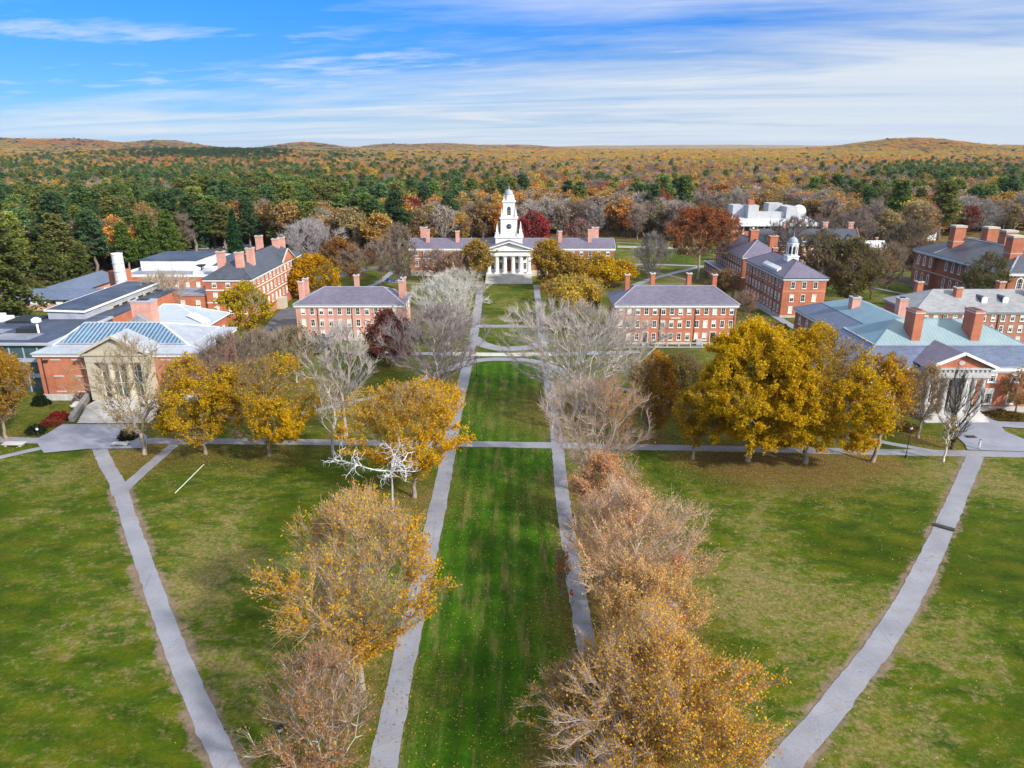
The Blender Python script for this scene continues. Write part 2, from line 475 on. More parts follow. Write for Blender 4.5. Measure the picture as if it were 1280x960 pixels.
# ---------------------------------------------------------------- terrain
def terrain(X, Y):
    X = np.asarray(X, float); Y = np.asarray(Y, float)
    def hill(cx, cy, a, sx, sy): return a * np.exp(-((X - cx) / sx) ** 2 - ((Y - cy) / sy) ** 2)
    h = 0 * X
    far = np.clip((Y - 1200) / 2500, 0, 1); h += 12 * far * far * (3 - 2 * far)
    h += hill(-2850, 5000, 62, 330, 600) + hill(-2330, 5050, 60, 230, 500) + hill(-3400, 4900, 70, 360, 700) + hill(-4300, 4900, 60, 500, 700)
    h += hill(-1720, 6200, 56, 300, 600) + hill(-700, 7200, 56, 420, 700) + hill(-1250, 7400, 42, 260, 600) + hill(100, 7200, 34, 420, 700)
    h += hill(3600, 11500, 56, 1600, 900) + hill(1300, 11500, 44, 1500, 900) + hill(5200, 12500, 46, 1200, 900)
    h += hill(2130, 4000, 44, 270, 500) + hill(2600, 4100, 26, 700, 500) + hill(1700, 4000, 14, 500, 500) + hill(4200, 4700, 22, 900, 600)
    h += hill(-830, 2250, 22, 420, 260) + hill(-1500, 2300, 8, 500, 260)
    h += np.clip((Y - 1500) / 3000, 0, 1) * (4 * np.sin(X / 410 + 1.3) * np.sin(Y / 530) + 2 * np.sin(X / 170 + Y / 260))
    return h

def axis(lo, hi, d, outer_lo, outer_hi, g=1.12, cap=260):
    a = list(np.arange(lo, hi + 1e-6, d)); s = d
    x = hi
    while x < outer_hi: s = min(s * g, cap); x += s; a.append(x)
    s = d; x = lo
    while x > outer_lo: s = min(s * g, cap); x -= s; a.insert(0, x)
    return np.array(a)

gx = axis(-112, 112, .8, -9500, 9500)
gy = axis(34, 215, .8, -150, 14000, 1.06, 200)
GX, GY = np.meshgrid(gx, gy)
GZ = terrain(GX, GY)
nx, ny = len(gx), len(gy)
Vg = np.stack([GX.ravel(), GY.ravel(), GZ.ravel()], 1)
ii, jj = np.meshgrid(np.arange(nx - 1), np.arange(ny - 1))
q = (jj * nx + ii).ravel()
Fg = np.stack([q, q + 1, q + nx + 1, q + nx], 1)

def dist_poly(P, L):
    """distance of the points P to the polyline vertices L (dense)"""
    out = np.full(len(P), 1e9)
    for k in range(0, len(L)):
        d = (P[:, 0] - L[k, 0]) ** 2 + (P[:, 1] - L[k, 1]) ** 2
        out = np.minimum(out, d)
    return np.sqrt(out)

def ground_attributes(tree_spots):
    P = Vg[:, :2]
    near = (np.abs(P[:, 0]) < 115) & (P[:, 1] > 33) & (P[:, 1] < 330)
    Q = P[near]
    worn = np.zeros(len(P)); litter = np.zeros(len(P)); forest = np.zeros(len(P))
    w = np.zeros(len(Q))
    for L, hw, a in PATHS:
        if a <= 0: continue
        d = dist_poly(Q, L) - hw
        w = np.maximum(w, a * np.clip(1 - np.maximum(d, 0) / 1.9, 0, 1))
    for L, hw, a in PATHS[:3]:
        d = dist_poly(Q, L) - hw
        w = np.maximum(w, .34 * np.clip(1 - np.maximum(d, 0) / .9, 0, 1))
    worn[near] = w
    li = np.zeros(len(Q))
    for (x, y, r, a) in tree_spots:
        d = np.hypot(Q[:, 0] - x, Q[:, 1] - y) / r
        li = np.maximum(li, a * np.exp(-d * d * .9))
    li = np.maximum(li, .42 * np.clip((Q[:, 1] - 118) / 4, 0, 1) * ((Q[:, 0] < -12) | (Q[:, 0] > 10)))
    litter[near] = li
    return worn, litter, forest

def ground_mat():
    m, N, out = new_mat('ground')
    ge = N.n('ShaderNodeNewGeometry'); v = ge.outputs['Position']
    sp = N.n('ShaderNodeSeparateXYZ'); N.l(v, sp.inputs[0]); x, y = sp.outputs[0], sp.outputs[1]
    worn = N.attr('worn').outputs['Fac']; lit = N.attr('litter').outputs['Fac']; fo = N.attr('forest').outputs['Fac']
    n_big = N.noise(v, .045, 4, .6, .6); n_mid = N.noise(N.mapr(v, (1, 1.5, 1)), .22, 6, .68, .4)
    n_fin = N.noise(v, 2.2, 5, .75); n_vf = N.noise(v, 9.0, 3, .7)
    # central mall lawn: even, dark, mown in stripes along the axis
    cen = N.math('MULTIPLY', N.math('GREATER_THAN', x, -9.6), N.math('LESS_THAN', x, 6.9))
    cen = N.math('MULTIPLY', cen, N.math('LESS_THAN', y, 171))
    green = N.ramp(n_mid, [(.25, (.016, .044, .002)), (.48, (.050, .085, .002)), (.72, (.115, .115, .006))])
    greenc = N.ramp(n_mid, [(.25, (.013, .049, .001)), (.55, (.031, .083, .002)), (.80, (.09, .103, .005))])
    st = N.math('SINE', N.math('MULTIPLY', x, 2 * math.pi / 2.3))
    stn = N.math('MULTIPLY', N.math('MULTIPLY_ADD', N.noise(N.mapr(v, (1.6, .02, 1)), 1.0, 3, .6), 1.2), .22)
    lum = N.math('MULTIPLY_ADD', st, .17); lum.node.inputs[2].default_value = .86
    lum = N.math('ADD', lum, stn)
    greenc = N.mix(1.0, greenc, lum, 'MULTIPLY')
    # side lawns: broad, slanting mower passes
    st2 = N.math('SINE', N.math('ADD', N.math('MULTIPLY', y, 1.5), N.math('MULTIPLY', x, .5)))
    l2 = N.math('MULTIPLY_ADD', st2, .10); l2.node.inputs[2].default_value = 1.0
    green = N.mix(1.0, green, l2, 'MULTIPLY')
    bigk = N.ramp(n_big, [(.35, .72), (.65, 1.25)])
    green = N.mix(1.0, green, bigk, 'MULTIPLY')
    # straw patches
    n_st = N.noise(N.mapr(v, (1, 1.4, 1)), .62, 10, .82, .3)
    thr = N.math('ADD', n_st, N.math('MULTIPLY', N.math('SUBTRACT', n_big, .5), .75))
    straw = N.ramp(thr, [(.485, 0.0), (.555, .42), (.65, .92)])
    green = N.mix(straw, green, N.ramp(n_fin, [(.3, (.12, .092, .026)), (.7, (.25, .20, .09))]))
    strawc = N.ramp(N.noise(N.mapr(v, (1.3, .18, 1)), .5, 7, .7), [(.50, 0.0), (.68, .75)])
    west = N.math('MULTIPLY', strawc, N.ramp(N.math('MULTIPLY_ADD', x, .08), [(.0, 1.0), (1.0, .0)]))
    greenc = N.mix(strawc, greenc, (.17, .135, .05))
    col = N.mix(cen, green, greenc)
    k = N.math('MULTIPLY_ADD', N.ramp(n_fin, [(.28, 0.0), (.72, 1.0)]), .62); k.node.inputs[2].default_value = .69
    col = N.mix(1.0, col, k, 'MULTIPLY')
    k = N.math('MULTIPLY_ADD', N.ramp(n_vf, [(.28, 0.0), (.72, 1.0)]), .6); k.node.inputs[2].default_value = .70
    col = N.mix(1.0, col, k, 'MULTIPLY')
    # leaf litter under the trees, worn soil along the curved paths
    lf = N.ramp(N.math('ADD', N.math('MULTIPLY', lit, .9), N.math('MULTIPLY', N.math('SUBTRACT', n_fin, .5), .9)), [(.30, 0.0), (.75, .85)])
    lcol = N.ramp(N.noise(v, 1.1, 5, .8), [(.3, (.085, .055, .022)), (.55, (.16, .105, .03)), (.75, (.25, .15, .03))])
    col = N.mix(lf, col, lcol)
    wf = N.ramp(N.math('ADD', N.math('MULTIPLY', worn, N.ramp(N.noise(v, .13, 4, .65), [(.32, .35), (.62, 1.12)])), N.math('ADD', N.math('MULTIPLY', N.math('SUBTRACT', n_st, .5), 1.7), N.math('MULTIPLY', N.math('SUBTRACT', n_fin, .5), .6))), [(.43, 0.0), (.68, .9)])
    wcol = N.ramp(N.noise(v, .8, 6, .75), [(.3, (.13, .09, .065)), (.55, (.21, .155, .115)), (.75, (.33, .27, .19))])
    col = N.mix(wf, col, wcol)
    # woodland floor and far canopy
    fcol = N.ramp(N.noise(v, .012, 8, .7), [(.3, (.09, .10, .03)), (.45, (.22, .14, .04)), (.58, (.32, .20, .05)), (.72, (.20, .15, .09))])
    kf = N.math('MULTIPLY_ADD', N.noise(v, .09, 5, .8), 1.6); kf.node.inputs[2].default_value = .2
    fcol = N.mix(1.0, fcol, kf, 'MULTIPLY')
    far = N.ramp(N.math('MULTIPLY', y, .0001), [(.032, 0.0), (.05, 1.0)])
    floor = N.ramp(N.noise(v, .4, 6, .75), [(.3, (.05, .036, .02)), (.7, (.12, .08, .04))])
    col = N.mix(fo, col, N.mix(far, floor, fcol))
    b = N.n('ShaderNodeBsdfPrincipled', ins={'Roughness': .95, 'Specular IOR Level': .1})
    N.l(col, b.inputs['Base Color'])
    hgt = N.math('ADD', N.math('MULTIPLY', n_fin, .5), N.math('MULTIPLY', n_vf, .5))
    bp = N.n('ShaderNodeBump', ins={'Strength': .7, 'Distance': .12}); N.l(hgt, bp.inputs['Height']); N.l(bp.outputs[0], b.inputs['Normal'])
    N.l(b.outputs[0], out.inputs[0]); return m
# ================================================================ BUILDINGS
WIN = {}
def win_meshes(w, h, blind, arch=False, sill=True, grid=(1, 1), frame=.13):
    """frame (white, with meeting rail, bars and sill) and pane, facing -Y, foot at the origin"""
    key = (round(w, 2), round(h, 2), blind, arch, grid, frame)
    if key in WIN: return WIN[key]
    b = MB(); t = frame; d = -.09
    hw = w / 2
    zt = h if not arch else h - hw
    b.box(-hw, -hw + t, d, .02, 0, zt); b.box(hw - t, hw, d, .02, 0, zt)
    b.box(-hw + t, hw - t, d, .02, 0, t * .8)
    if not arch:
        b.box(-hw + t, hw - t, d, .02, h - t, h)
    else:
        n = 8
        for k in range(n):
            a0, a1 = math.pi * k / n, math.pi * (k + 1) / n
            q = [(hw * math.cos(a0), zt + hw * math.sin(a0)), (hw * math.cos(a1), zt + hw * math.sin(a1)),
                 ((hw - t) * math.cos(a1), zt + (hw - t) * math.sin(a1)), ((hw - t) * math.cos(a0), zt + (hw - t) * math.sin(a0))]
            b.prism_y(q[::-1], d, .02)
        b.box(-.12, .12, d - .03, .02, h - .02, h + .3)
    bw = .055
    for i in range(1, grid[0] + 1):
        x = -hw + w * i / (grid[0] + 1); b.box(x - bw / 2, x + bw / 2, -.05, 0, t * .8, (h if not arch else h - .1) - t)
    for i in range(1, grid[1] + 1):
        z = zt * i / (grid[1] + 1); b.box(-hw + t, hw - t, -.055, 0, z - bw / 2, z + bw / 2)
    if sill: b.box(-hw - .1, hw + .1, -.16, .02, -.14, -.004)
    fo = b.build('frame_mesh', M['white']); fm = fo.data; bpy.data.objects.remove(fo)
    p = MB(); zb = zt * (1 - blind)
    if zb > .02: p.poly([(-hw + .02, -.02, .02), (hw - .02, -.02, .02), (hw - .02, -.02, zb), (-hw + .02, -.02, zb)], 0)
    if blind > 0: p.poly([(-hw + .02, -.025, zb), (hw - .02, -.025, zb), (hw - .02, -.025, zt - .01), (-hw + .02, -.025, zt - .01)], 1)
    if arch:
        a = [math.pi * k / 8 for k in range(9)]
        p.poly([((hw - .03) * math.cos(t_), -.02, zt - .01 + (hw - .03) * math.sin(t_)) for t_ in a], 0)
    po = p.build('pane_mesh', [M['glass'], M['blind']]); pm = po.data; bpy.data.objects.remove(po)
    WIN[key] = (fm, pm)
    return WIN[key]

class Bld:
    def __init__(self, name, origin, label, cat='building', group=None):
        self.o = origin
        self.e = empty(name, origin, label, cat, group)
        self.r = np.random.default_rng(int(abs(origin[0] * 31 + origin[1] * 17)) % 9999)
        self.nw = 0
    def mb(self): return MB(self.o)
    def put(self, name, b, mats, parent=None): return b.build(name, mats, parent if parent is not None else self.e)
    def box(self, name, mats, *a, parent=None):
        b = self.mb(); b.box(*a); return self.put(name, b, mats, parent)
    def win(self, face, p, plane, z, w=1.15, h=1.9, blind=None, arch=False, grid=(1, 1), sill=True, name='window', frame=.13):
        """face S/W/E/N; p = position along the wall"""
        if self.nw >= 99: return
        self.nw += 1
        if blind is None: blind = float(self.r.choice([0, 0, .35, .5, .75, 1.0], p=[.2, .2, .15, .15, .15, .15]))
        fm, pm = win_meshes(w, h, blind, arch, sill, grid, frame)
        loc = {'S': (p, plane, z), 'N': (p, plane, z), 'W': (plane, p, z), 'E': (plane, p, z)}[face]
        rz = {'S': 0, 'W': -math.pi / 2, 'E': math.pi / 2, 'N': math.pi}[face]
        f = link(name, fm, self.e)
        f.location = (loc[0] - self.o[0], loc[1] - self.o[1], loc[2] - self.o[2]); f.rotation_euler = (0, 0, rz)
        link('pane', pm, f)
        return f
    def chimney(self, x, y, z0, z1, wx=1.3, wy=1.6, mat='brick', parent=None, cap='granite'):
        b = self.mb()
        b.box(x - wx / 2, x + wx / 2, y - wy / 2, y + wy / 2, z0, z1 - .55)
        b.box(x - wx / 2 - .1, x + wx / 2 + .1, y - wy / 2 - .1, y + wy / 2 + .1, z1 - .55, z1 - .25)
        b.box(x - wx / 2 - .16, x + wx / 2 + .16, y - wy / 2 - .16, y + wy / 2 + .16, z1 - .25, z1, 1)
        b.box(x - wx / 4, x + wx / 4, y - wy / 4, y + wy / 4, z1, z1 + .22, 2)
        self.put('chimney', b, [M[mat], M[cap], M['dark']], parent)
    def cornice(self, x0, x1, y0, y1, z0, z1, out=.35, mat='white', name='cornice'):
        b = self.mb()
        b.box(x0 - out, x1 + out, y0 - out, y0 - .003, z0, z1); b.box(x0 - out, x1 + out, y1 + .003, y1 + out, z0, z1)
        b.box(x0 - out, x0 - .003, y0 - .003, y1 + .003, z0, z1); b.box(x1 + .003, x1 + out, y0 - .003, y1 + .003, z0, z1)
        o2 = out * .45; dz = (z1 - z0) * .55
        b.box(x0 - o2, x1 + o2, y0 - o2, y0 - .003, z0 - dz, z0 - .004); b.box(x0 - o2, x0 - .003, y0 - .003, y1, z0 - dz, z0 - .004)
        b.box(x1 + .003, x1 + o2, y0 - .003, y1, z0 - dz, z0 - .004)
        return self.put(name, b, M[mat])
    def belt(self, x0, x1, y0, y1, z, h=.28, mat='white', name='belt_course', out=.07):
        b = self.mb()
        b.box(x0 - out, x1 + out, y0 - out, y0 - .003, z, z + h); b.box(x0 - out, x0 - .003, y0 - .003, y1, z, z + h); b.box(x1 + .003, x1 + out, y0 - .003, y1, z, z + h)
        return self.put(name, b, M[mat])
    def pipe(self, face, p, plane, z0, z1):
        b = self.mb()
        if face == 'S': b.tube((p, plane - .1, z0), (p, plane - .1, z1), .09)
        else: b.tube((plane - .1, p, z0), (plane - .1, p, z1), .09)
        self.put('downpipe', b, M['dark'])
    def door(self, x, plane, z, w=1.3, h=2.4, mat='dark', fan=True):
        b = self.mb(); b.box(x - w / 2 - .18, x + w / 2 + .18, plane - .14, plane - .003, z, z + h + .55, 1); b.box(x - w / 2, x + w / 2, plane - .19, plane - .141, z, z + h, 0)
        if fan: b.box(x - w / 2, x + w / 2, plane - .185, plane - .142, z + h + .06, z + h + .42, 2)
        self.put('door', b, [M[mat], M['white'], M['glass']])
    def stoop(self, x, y0, y1, w, z, n=3, mat='granite', name='steps'):
        b = self.mb()
        for k in range(n):
            b.box(x - w / 2, x + w / 2, y0 + (y1 - y0) * k / n, y1, z * k / n, z * (k + 1) / n)
        self.put(name, b, M[mat])

# ---------------------------------------------------------------- the main hall at the end of the axis
def main_hall():
    B = Bld('main_hall', (CX, 295, 0), 'long brick hall with white clock tower and columned portico at the end of the lawn')
    x0, x1, y0, y1 = -41.0, 41.2, 288.0, 302.0; ez = 11.2
    B.box('wall', M['brick_brown'], x0, x1, y0, y1, 0, ez)
    B.belt(x0, x1, y0, y1, 0, 2.3, 'cream', 'basement_facing', .12)
    B.belt(x0, x1, y0, y1, 6.9, .3)
    B.cornice(x0, x1, y0, y1, ez - .75, ez - .02, .45)
    b = B.mb(); rz = 14.3
    pr = [(y0 - .6, ez), (295, rz), (y1 + .6, ez), (y1 + .6, ez - .001 + .0), (y0 - .6, ez - .0)]
    b.prism_x([(y0 - .6, ez), (y1 + .6, ez), (295, rz)], x0 - .4, x1 + .4, 0)
    b.bar((x0 - .45, 295, rz + .05), (x1 + .45, 295, rz + .05), .3, .16, 1)
    for xe in (x0 - .42, x1 + .42):
        for ys in (y0 - .6, y1 + .6): b.bar((xe, ys, ez + .05), (xe, 295, rz + .05), .22, .2, 1)
    roof = B.put('roof', b, [M['slate'], M['lead']])
    for px in (535, 572, 700, 737):
        x = (px - 640) / FPX * depth_of(293, 15)
        B.chimney(x, 292.6, 12.4, 17.6 if px in (572, 700) else 18.2, 1.5, 1.6, 'brick_rose', roof)
    for x in (-36.5, 34.5): B.chimney(x, 299.5, 11.6, 18.4, 2.8, 1.4, 'brick_rose', roof)
    xs = [-38.5 + 3.55 * k for k in range(9)] + [10.2 + 3.55 * k for k in range(9)]
    for i, x in enumerate(xs):
        B.win('S', x, y0, 8.2, 1.35, 2.1, blind=[0, .35, .5][i % 3], grid=(1, 1))
        B.win('S', x, y0, 4.0, 1.35, 2.4, arch=(i % 3 == 1), grid=(1, 2))
        if i % 2 == 0: B.win('S', x, y0 - .12, .75, 1.2, 1.1, blind=0, sill=False)
    for x in (x0 + 5, x0 + 19.5, 12.0, 37): B.pipe('S', x, y0, 0, ez - 1.2)
    # portico
    px0, px1 = -10.0, 7.6; pc = CX
    B.box('portico_wall', M['white'], px0 + .6, px1 - .6, 283.2, 287.85, 0, 12.0)
    b = B.mb()
    n = 13
    for k in range(n):
        y = 270.4 + (277.2 - 270.4) * k / n
        b.box(px0 - .3 + .02 * k, px1 + .3 - .02 * k, y, 283.2, 2.7 * k / n, 2.7 * (k + 1) / n)
    B.put('steps', b, [M['granite']])
    for k in range(6):
        x = px0 + .95 + (px1 - px0 - 1.9) * k / 5
        b = B.mb()
        b.box(x - .95, x + .95, 278.0 - .35, 279.9 - .35 + .35, 2.7, 3.05)
        b.lathe(x, 278.75, [(.86, 3.05), (.80, 3.3), (.76, 5.2), (.66, 9.0), (.70, 9.15), (.86, 9.35)], 14)
        b.box(x - .95, x + .95, 277.8, 279.7, 9.35, 9.62)
        B.put('column', b, M['white'])
    b = B.mb()
    b.box(px0, px1, 277.6, 287.9, 9.63, 11.35); b.box(px0 - .25, px1 + .25, 277.3, 287.9, 11.354, 11.6); b.box(px0 - .55, px1 + .55, 276.9, 287.9, 11.604, 12.0)
    B.put('entablature', b, M['white'])
    b = B.mb(); b.prism_y([(px0 + .3, 12.004), (px1 - .3, 12.004), (pc, 14.55)], 277.9, 287.8)
    B.put('pediment', b, M['white'])
    b = B.mb()
    for sx, xe in ((-1, px0 - .75), (1, px1 + .75)):
        b.bar((xe, 282.3, 12.12), (pc, 282.3, 15.0), 11.0, .28, 0); b.bar((xe, 276.72, 12.12), (pc, 276.72, 15.0), .3, .42, 1)
    B.put('portico_roof', b, [M['slate'], M['white']])
    B.door(pc, 283.2, 2.7, 2.1, 4.3, 'wood')
    for x in (-7.6, -4.4, 2.0, 5.2): B.win('S', x, 283.2, 7.3, 1.1, 1.3, blind=0, sill=False)
    for x in (-7.6, -4.4, 2.0, 5.2): B.win('S', x, 283.2, 3.6, 1.3, 2.6, blind=0, grid=(1, 2))
    b = B.mb(); b.tube((pc, 280, 9.6), (pc, 280, 8.5), .05); b.lathe(pc, 280, [(.1, 8.5), (.32, 8.35), (.28, 7.7), (.1, 7.5)], 8)
    B.put('hanging_lantern', b, M['dark'])
    # tower
    def stage(name, hw, ya, yb, z0, z1, corn, mat='white'):
        b = B.mb(); b.box(pc - hw, pc + hw, ya, yb, z0, z1 - corn)
        b.box(pc - hw - .2, pc + hw + .2, ya - .2, yb + .2, z1 - corn + .002, z1 - corn * .5); b.box(pc - hw - .42, pc + hw + .42, ya - .42, yb + .42, z1 - corn * .5 + .002, z1)
        for sx in (-1, 1): b.box(pc + sx * (hw - .35) - .35, pc + sx * (hw - .35) + .35, ya - .1, ya - .003, z0, z1 - corn - .003)
        return B.put(name, b, M[mat])
    ty = 289.0
    stage('tower_base', 5.3, ty - 5.3, ty + 5.3, 11.0, 16.2, .55)
    stage('clock_stage', 3.25, ty - 3.25, ty + 3.25, 16.2, 23.4, .7)
    bel = stage('belfry', 2.3, ty - 2.3, ty + 2.3, 23.4, 29.6, .6)
    b = B.mb(); b.lathe(pc, ty, [(1.75, 29.6), (1.75, 31.3), (2.0, 31.35), (2.0, 31.7)], 8, ph=math.pi / 8)
    B.put('lantern_stage', b, M['white'])
    b = B.mb(); b.lathe(pc, ty, [(1.72, 31.7), (1.70, 32.2), (1.5, 32.9), (1.1, 33.5), (.5, 33.95), (.14, 34.15), (.1, 34.5), (.26, 34.65), (.24, 34.85), (.07, 35.0), (.03, 36.4)], 16)
    B.put('dome', b, M['lead'])
    def obelisk(x, y, z0, z1, w):
        b = B.mb(); h = z1 - z0
        b.box(x - w, x + w, y - w, y + w, z0, z0 + h * .3); b.box(x - w * 1.25, x + w * 1.25, y - w * 1.25, y + w * 1.25, z0 + h * .3 + .002, z0 + h * .34)
        b.frustum((x - w * .75, x + w * .75, y - w * .75, y + w * .75), z0 + h * .34 + .002, (x - w * .12, x + w * .12, y - w * .12, y + w * .12), z1)
        B.put('pinnacle', b, M['white'])
    for sx in (-1, 1):
        for sy in (-1, 1):
            obelisk(pc + sx * 4.7, ty + sy * 4.7, 16.2, 21.2, .55)
            obelisk(pc + sx * 2.75, ty + sy * 2.75, 23.4, 27.2, .36)
            obelisk(pc + sx * 1.95, ty + sy * 1.95, 29.6, 31.9, .24)
    for sx in (-1, 1):
        b = B.mb()
        b.box(pc + sx * 3.9 - .8, pc + sx * 3.9 + .8, ty - 5.05, ty - 4.9, 17.0, 17.15)
        for k in range(4): b.box(pc + sx * 3.9 - .7 + k * .42, pc + sx * 3.9 - .62 + k * .42, ty - 5.02, ty - 4.94, 16.2, 17.0)
        B.put('balustrade', b, M['white'])
    # clock
    V = []; b = B.mb(); cz = 20.0; yf = ty - 3.25
    ring = [(1.02 * math.cos(2 * math.pi * k / 24), cz + 1.02 * math.sin(2 * math.pi * k / 24)) for k in range(24)]
    b.prism_y([(pc + x, z) for x, z in ring], yf - .12, yf - .003, 0)
    for k in range(12):
        a = 2 * math.pi * k / 12
        b.bar((pc + .74 * math.sin(a), yf - .135, cz + .74 * math.cos(a)), (pc + .92 * math.sin(a), yf - .135, cz + .92 * math.cos(a)), .03, .07, 1)
    b.bar((pc, yf - .16, cz), (pc + .62, yf - .16, cz + .18), .03, .09, 1); b.bar((pc, yf - .165, cz), (pc - .1, yf - .165, cz + .5), .03, .11, 1)
    B.put('clock', b, [M['clock_blue'], M['white']])
    B.win('S', pc, ty - 2.3, 24.2, 1.7, 3.5, blind=0, arch=True, grid=(1, 2), sill=False, name='belfry_window')

M['clock_blue'] = surf('clock_face_blue', (.012, .018, .06), (.02, .028, .08), 1, .4)
main_hall()

# ---------------------------------------------------------------- brick dormitories either side of the lawn
def dormitory(name, label, x0, x1, y0, y1, ez, rz, rx, mat, xs, rows, skip=(), roofm='slate', wh=1.95):
    B = Bld(name, ((x0 + x1) / 2, (y0 + y1) / 2, 0), label)
    B.box('wall', M[mat], x0, x1, y0, y1, 0, ez)
    B.cornice(x0, x1, y0, y1, ez - .55, ez - .03, .45)
    b = B.mb(); b.hip(x0, x1, y0, y1, ez + .22, rx[0], rx[1], (y0 + y1) / 2, (y0 + y1) / 2, rz, .6, .22, 0, 1, .25)
    B.roof = B.put('roof', b, [M[roofm], M['lead']])
    for r, z in enumerate(rows):
        for i, x in enumerate(xs):
            if (r, i) in skip: continue
            B.win('S', x, y0, z, 1.18, wh)
    for f, pl in (('W', x0), ('E', x1)):
        for z in rows:
            for k in range(3): B.win(f, y0 + (y1 - y0) * (k + .7) / 3.4, pl, z, 1.15, wh)
    return B

xs = [28.6 + 2.24 * k for k in range(14)]
B = dormitory('brick_dormitory', 'orange brick dormitory with three window rows and four chimneys behind the white rail fence',
              27.3, 59.0, 183, 197, 10.6, 14.4, (33.2, 54.4), 'brick', xs, (1.15, 4.55, 8.05), skip={(0, 3), (0, 11)})
for px, y in ((784, 191), (815.5, 193), (861, 193), (892.5, 191)):
    B.chimney((px - 640) / FPX * depth_of(y, 15.5), y, 12.6, 17.4, 1.15, 1.5, 'brick', B.roof)
B.belt(27.3, 59, 183, 197, 0, .55, 'granite', 'foundation', .08); B.belt(27.3, 59, 183, 197, 7.3, .16, 'brick_rose', 'belt_course', .05)
B.door(xs[3], 183, .55, 1.25, 2.3); B.door(xs[11], 183, .55, 1.25, 2.3)
B.stoop(xs[3], 180.4, 182.9, 2.0, .55); B.stoop(xs[11], 180.0, 182.9, 2.2, .55)
for x in (27.9, 39.0, 48.2, 58.5): B.pipe('S', x, 183, .6, 9.6)
B.box('plaque', M['white'], 41.9, 44.3, 182.94, 182.996, 7.0, 7.22)
B.box('utility_cabinet', M['panel_grey'], 48.8, 50.2, 181.8, 182.9, 0, 1.5)

xs = [-56.1 + 2.45 * k for k in range(11)]
B = dormitory('rose_dormitory', 'pale rose brick dormitory with chimney pairs at both ends behind the tall bare grey tree',
              -58.0, -29.3, 187, 201, 9.8, 13.4, (-51.6, -35.4), 'brick_rose', xs, (.9, 3.95, 7.1))
B.belt(-58, -29.3, 187, 201, 0, .6, 'granite', 'foundation', .08)
for x in (-52.2, -43.0, -35.3): B.pipe('S', x, 187, .6, 8.9)
for (x, y, z) in ((-57.3, 191.5, 15.4), (-57.3, 196.2, 15.4), (-30.2, 192.0, 15.6), (-30.2, 196.5, 15.6), (-43.3, 197, 16.2)):
    B.chimney(x, y, 9.9, z, 1.2, 1.5, 'brick_rose', B.roof)

# ---------------------------------------------------------------- hall with the white cupola, right
def cupola_hall():
    x0, x1, y0, y1, ez = 82.4, 95.4, 214.0, 250.0, 12.1
    B = Bld('cupola_hall', (88.9, 232, 0), 'red brick hall with white domed cupola on its purple hip roof')
    B.box('wall', M['brick'], x0, x1, y0, y1, 0, ez)
    B.belt(x0, x1, y0, y1, 0, .7, 'granite', 'foundation', .08); B.belt(x0, x1, y0, y1, 8.1, .2, 'brick_rose', 'belt_course', .05)
    B.cornice(x0, x1, y0, y1, ez - .5, ez - .02, .4)
    b = B.mb(); b.hip(x0, x1, y0, y1, ez + .2, 88.9, 88.9, 222.6, 242, 16.3, .6, .22, 0, 1, .22)
    roof = B.put('roof', b, [M['slate'], M['slate_dark']])
    for x in (85.3, 88.7, 92.1):
        B.win('S', x, y0, 9.0, 1.3, 2.1); B.win('S', x, y0, 5.0, 1.3, 2.2); B.win('S', x, y0, 1.4, 1.2, 2.2, blind=1.0)
    for k in range(11):
        y = 216.5 + 3.1 * k
        for z, h in ((9.0, 2.0), (5.0, 2.2), (1.4, 2.2)):
            B.win('W', y, x0, z, 1.15, h, blind=float((k * 3 + int(z)) % 3) * .35)
    B.pipe('W', 221, x0, 0, 11); B.pipe('W', 232, x0, 0, 11); B.pipe('W', 243, x0, 0, 11)
    # white skylight strip on the west slope
    b = B.mb()
    sl = lambda y, t: (x0 - .5 + 6.8 * t, y, ez + .3 + 4.1 * t)
    p = [sl(221.5, .12), sl(235, .12), sl(235, .30), sl(221.5, .30)]
    q = [(a[0], a[1], a[2] + .75) for a in p]
    b.mesh(p + q, [(0, 1, 2, 3), (7, 6, 5, 4), (0, 4, 5, 1), (1, 5, 6, 2), (2, 6, 7, 3), (3, 7, 4, 0)])
    B.put('skylight', b, M['white'], roof)
    B.chimney(90.2, 246, 13.5, 17.2, 1.5, 1.6, 'brick', roof)
    # cupola
    cx, cy = 89.0, 227.5
    b = B.mb(); b.box(cx - 1.75, cx + 1.75, cy - 1.75, cy + 1.75, 15.2, 16.9); b.box(cx - 1.95, cx + 1.95, cy - 1.95, cy + 1.95, 16.902, 17.1)
    b.lathe(cx, cy, [(1.55, 17.1), (1.55, 20.6), (1.85, 20.7), (1.85, 21.0)], 8, ph=math.pi / 8)
    for k in range(8):
        a = math.pi / 8 + k * math.pi / 4
        b.tube((cx + 1.6 * math.cos(a), cy + 1.6 * math.sin(a), 17.1), (cx + 1.6 * math.cos(a), cy + 1.6 * math.sin(a), 20.6), .16)
    c = B.put('cupola', b, M['white'])
    b = B.mb()
    for k in (4, 5, 6, 7):
        a = k * math.pi / 4; ux, uy = math.cos(a), math.sin(a); tx, ty = -uy, ux; r = 1.55 * math.cos(math.pi / 8) + .03
        P = [(cx + ux * r + tx * s * .38, cy + uy * r + ty * s * .38, z) for s, z in ((-1, 17.6), (1, 17.6), (1, 19.6), (.5, 20.1), (-.5, 20.1), (-1, 19.6))]
        b.poly(P)
    B.put('louvre_opening', b, M['dark'], c)
    b = B.mb(); b.lathe(cx, cy, [(1.5, 21.0), (1.45, 21.6), (1.15, 22.3), (.6, 22.8), (.12, 23.0), (.1, 23.4), (.03, 25.0)], 14)
    B.put('dome', b, M['lead'], c)
cupola_hall()

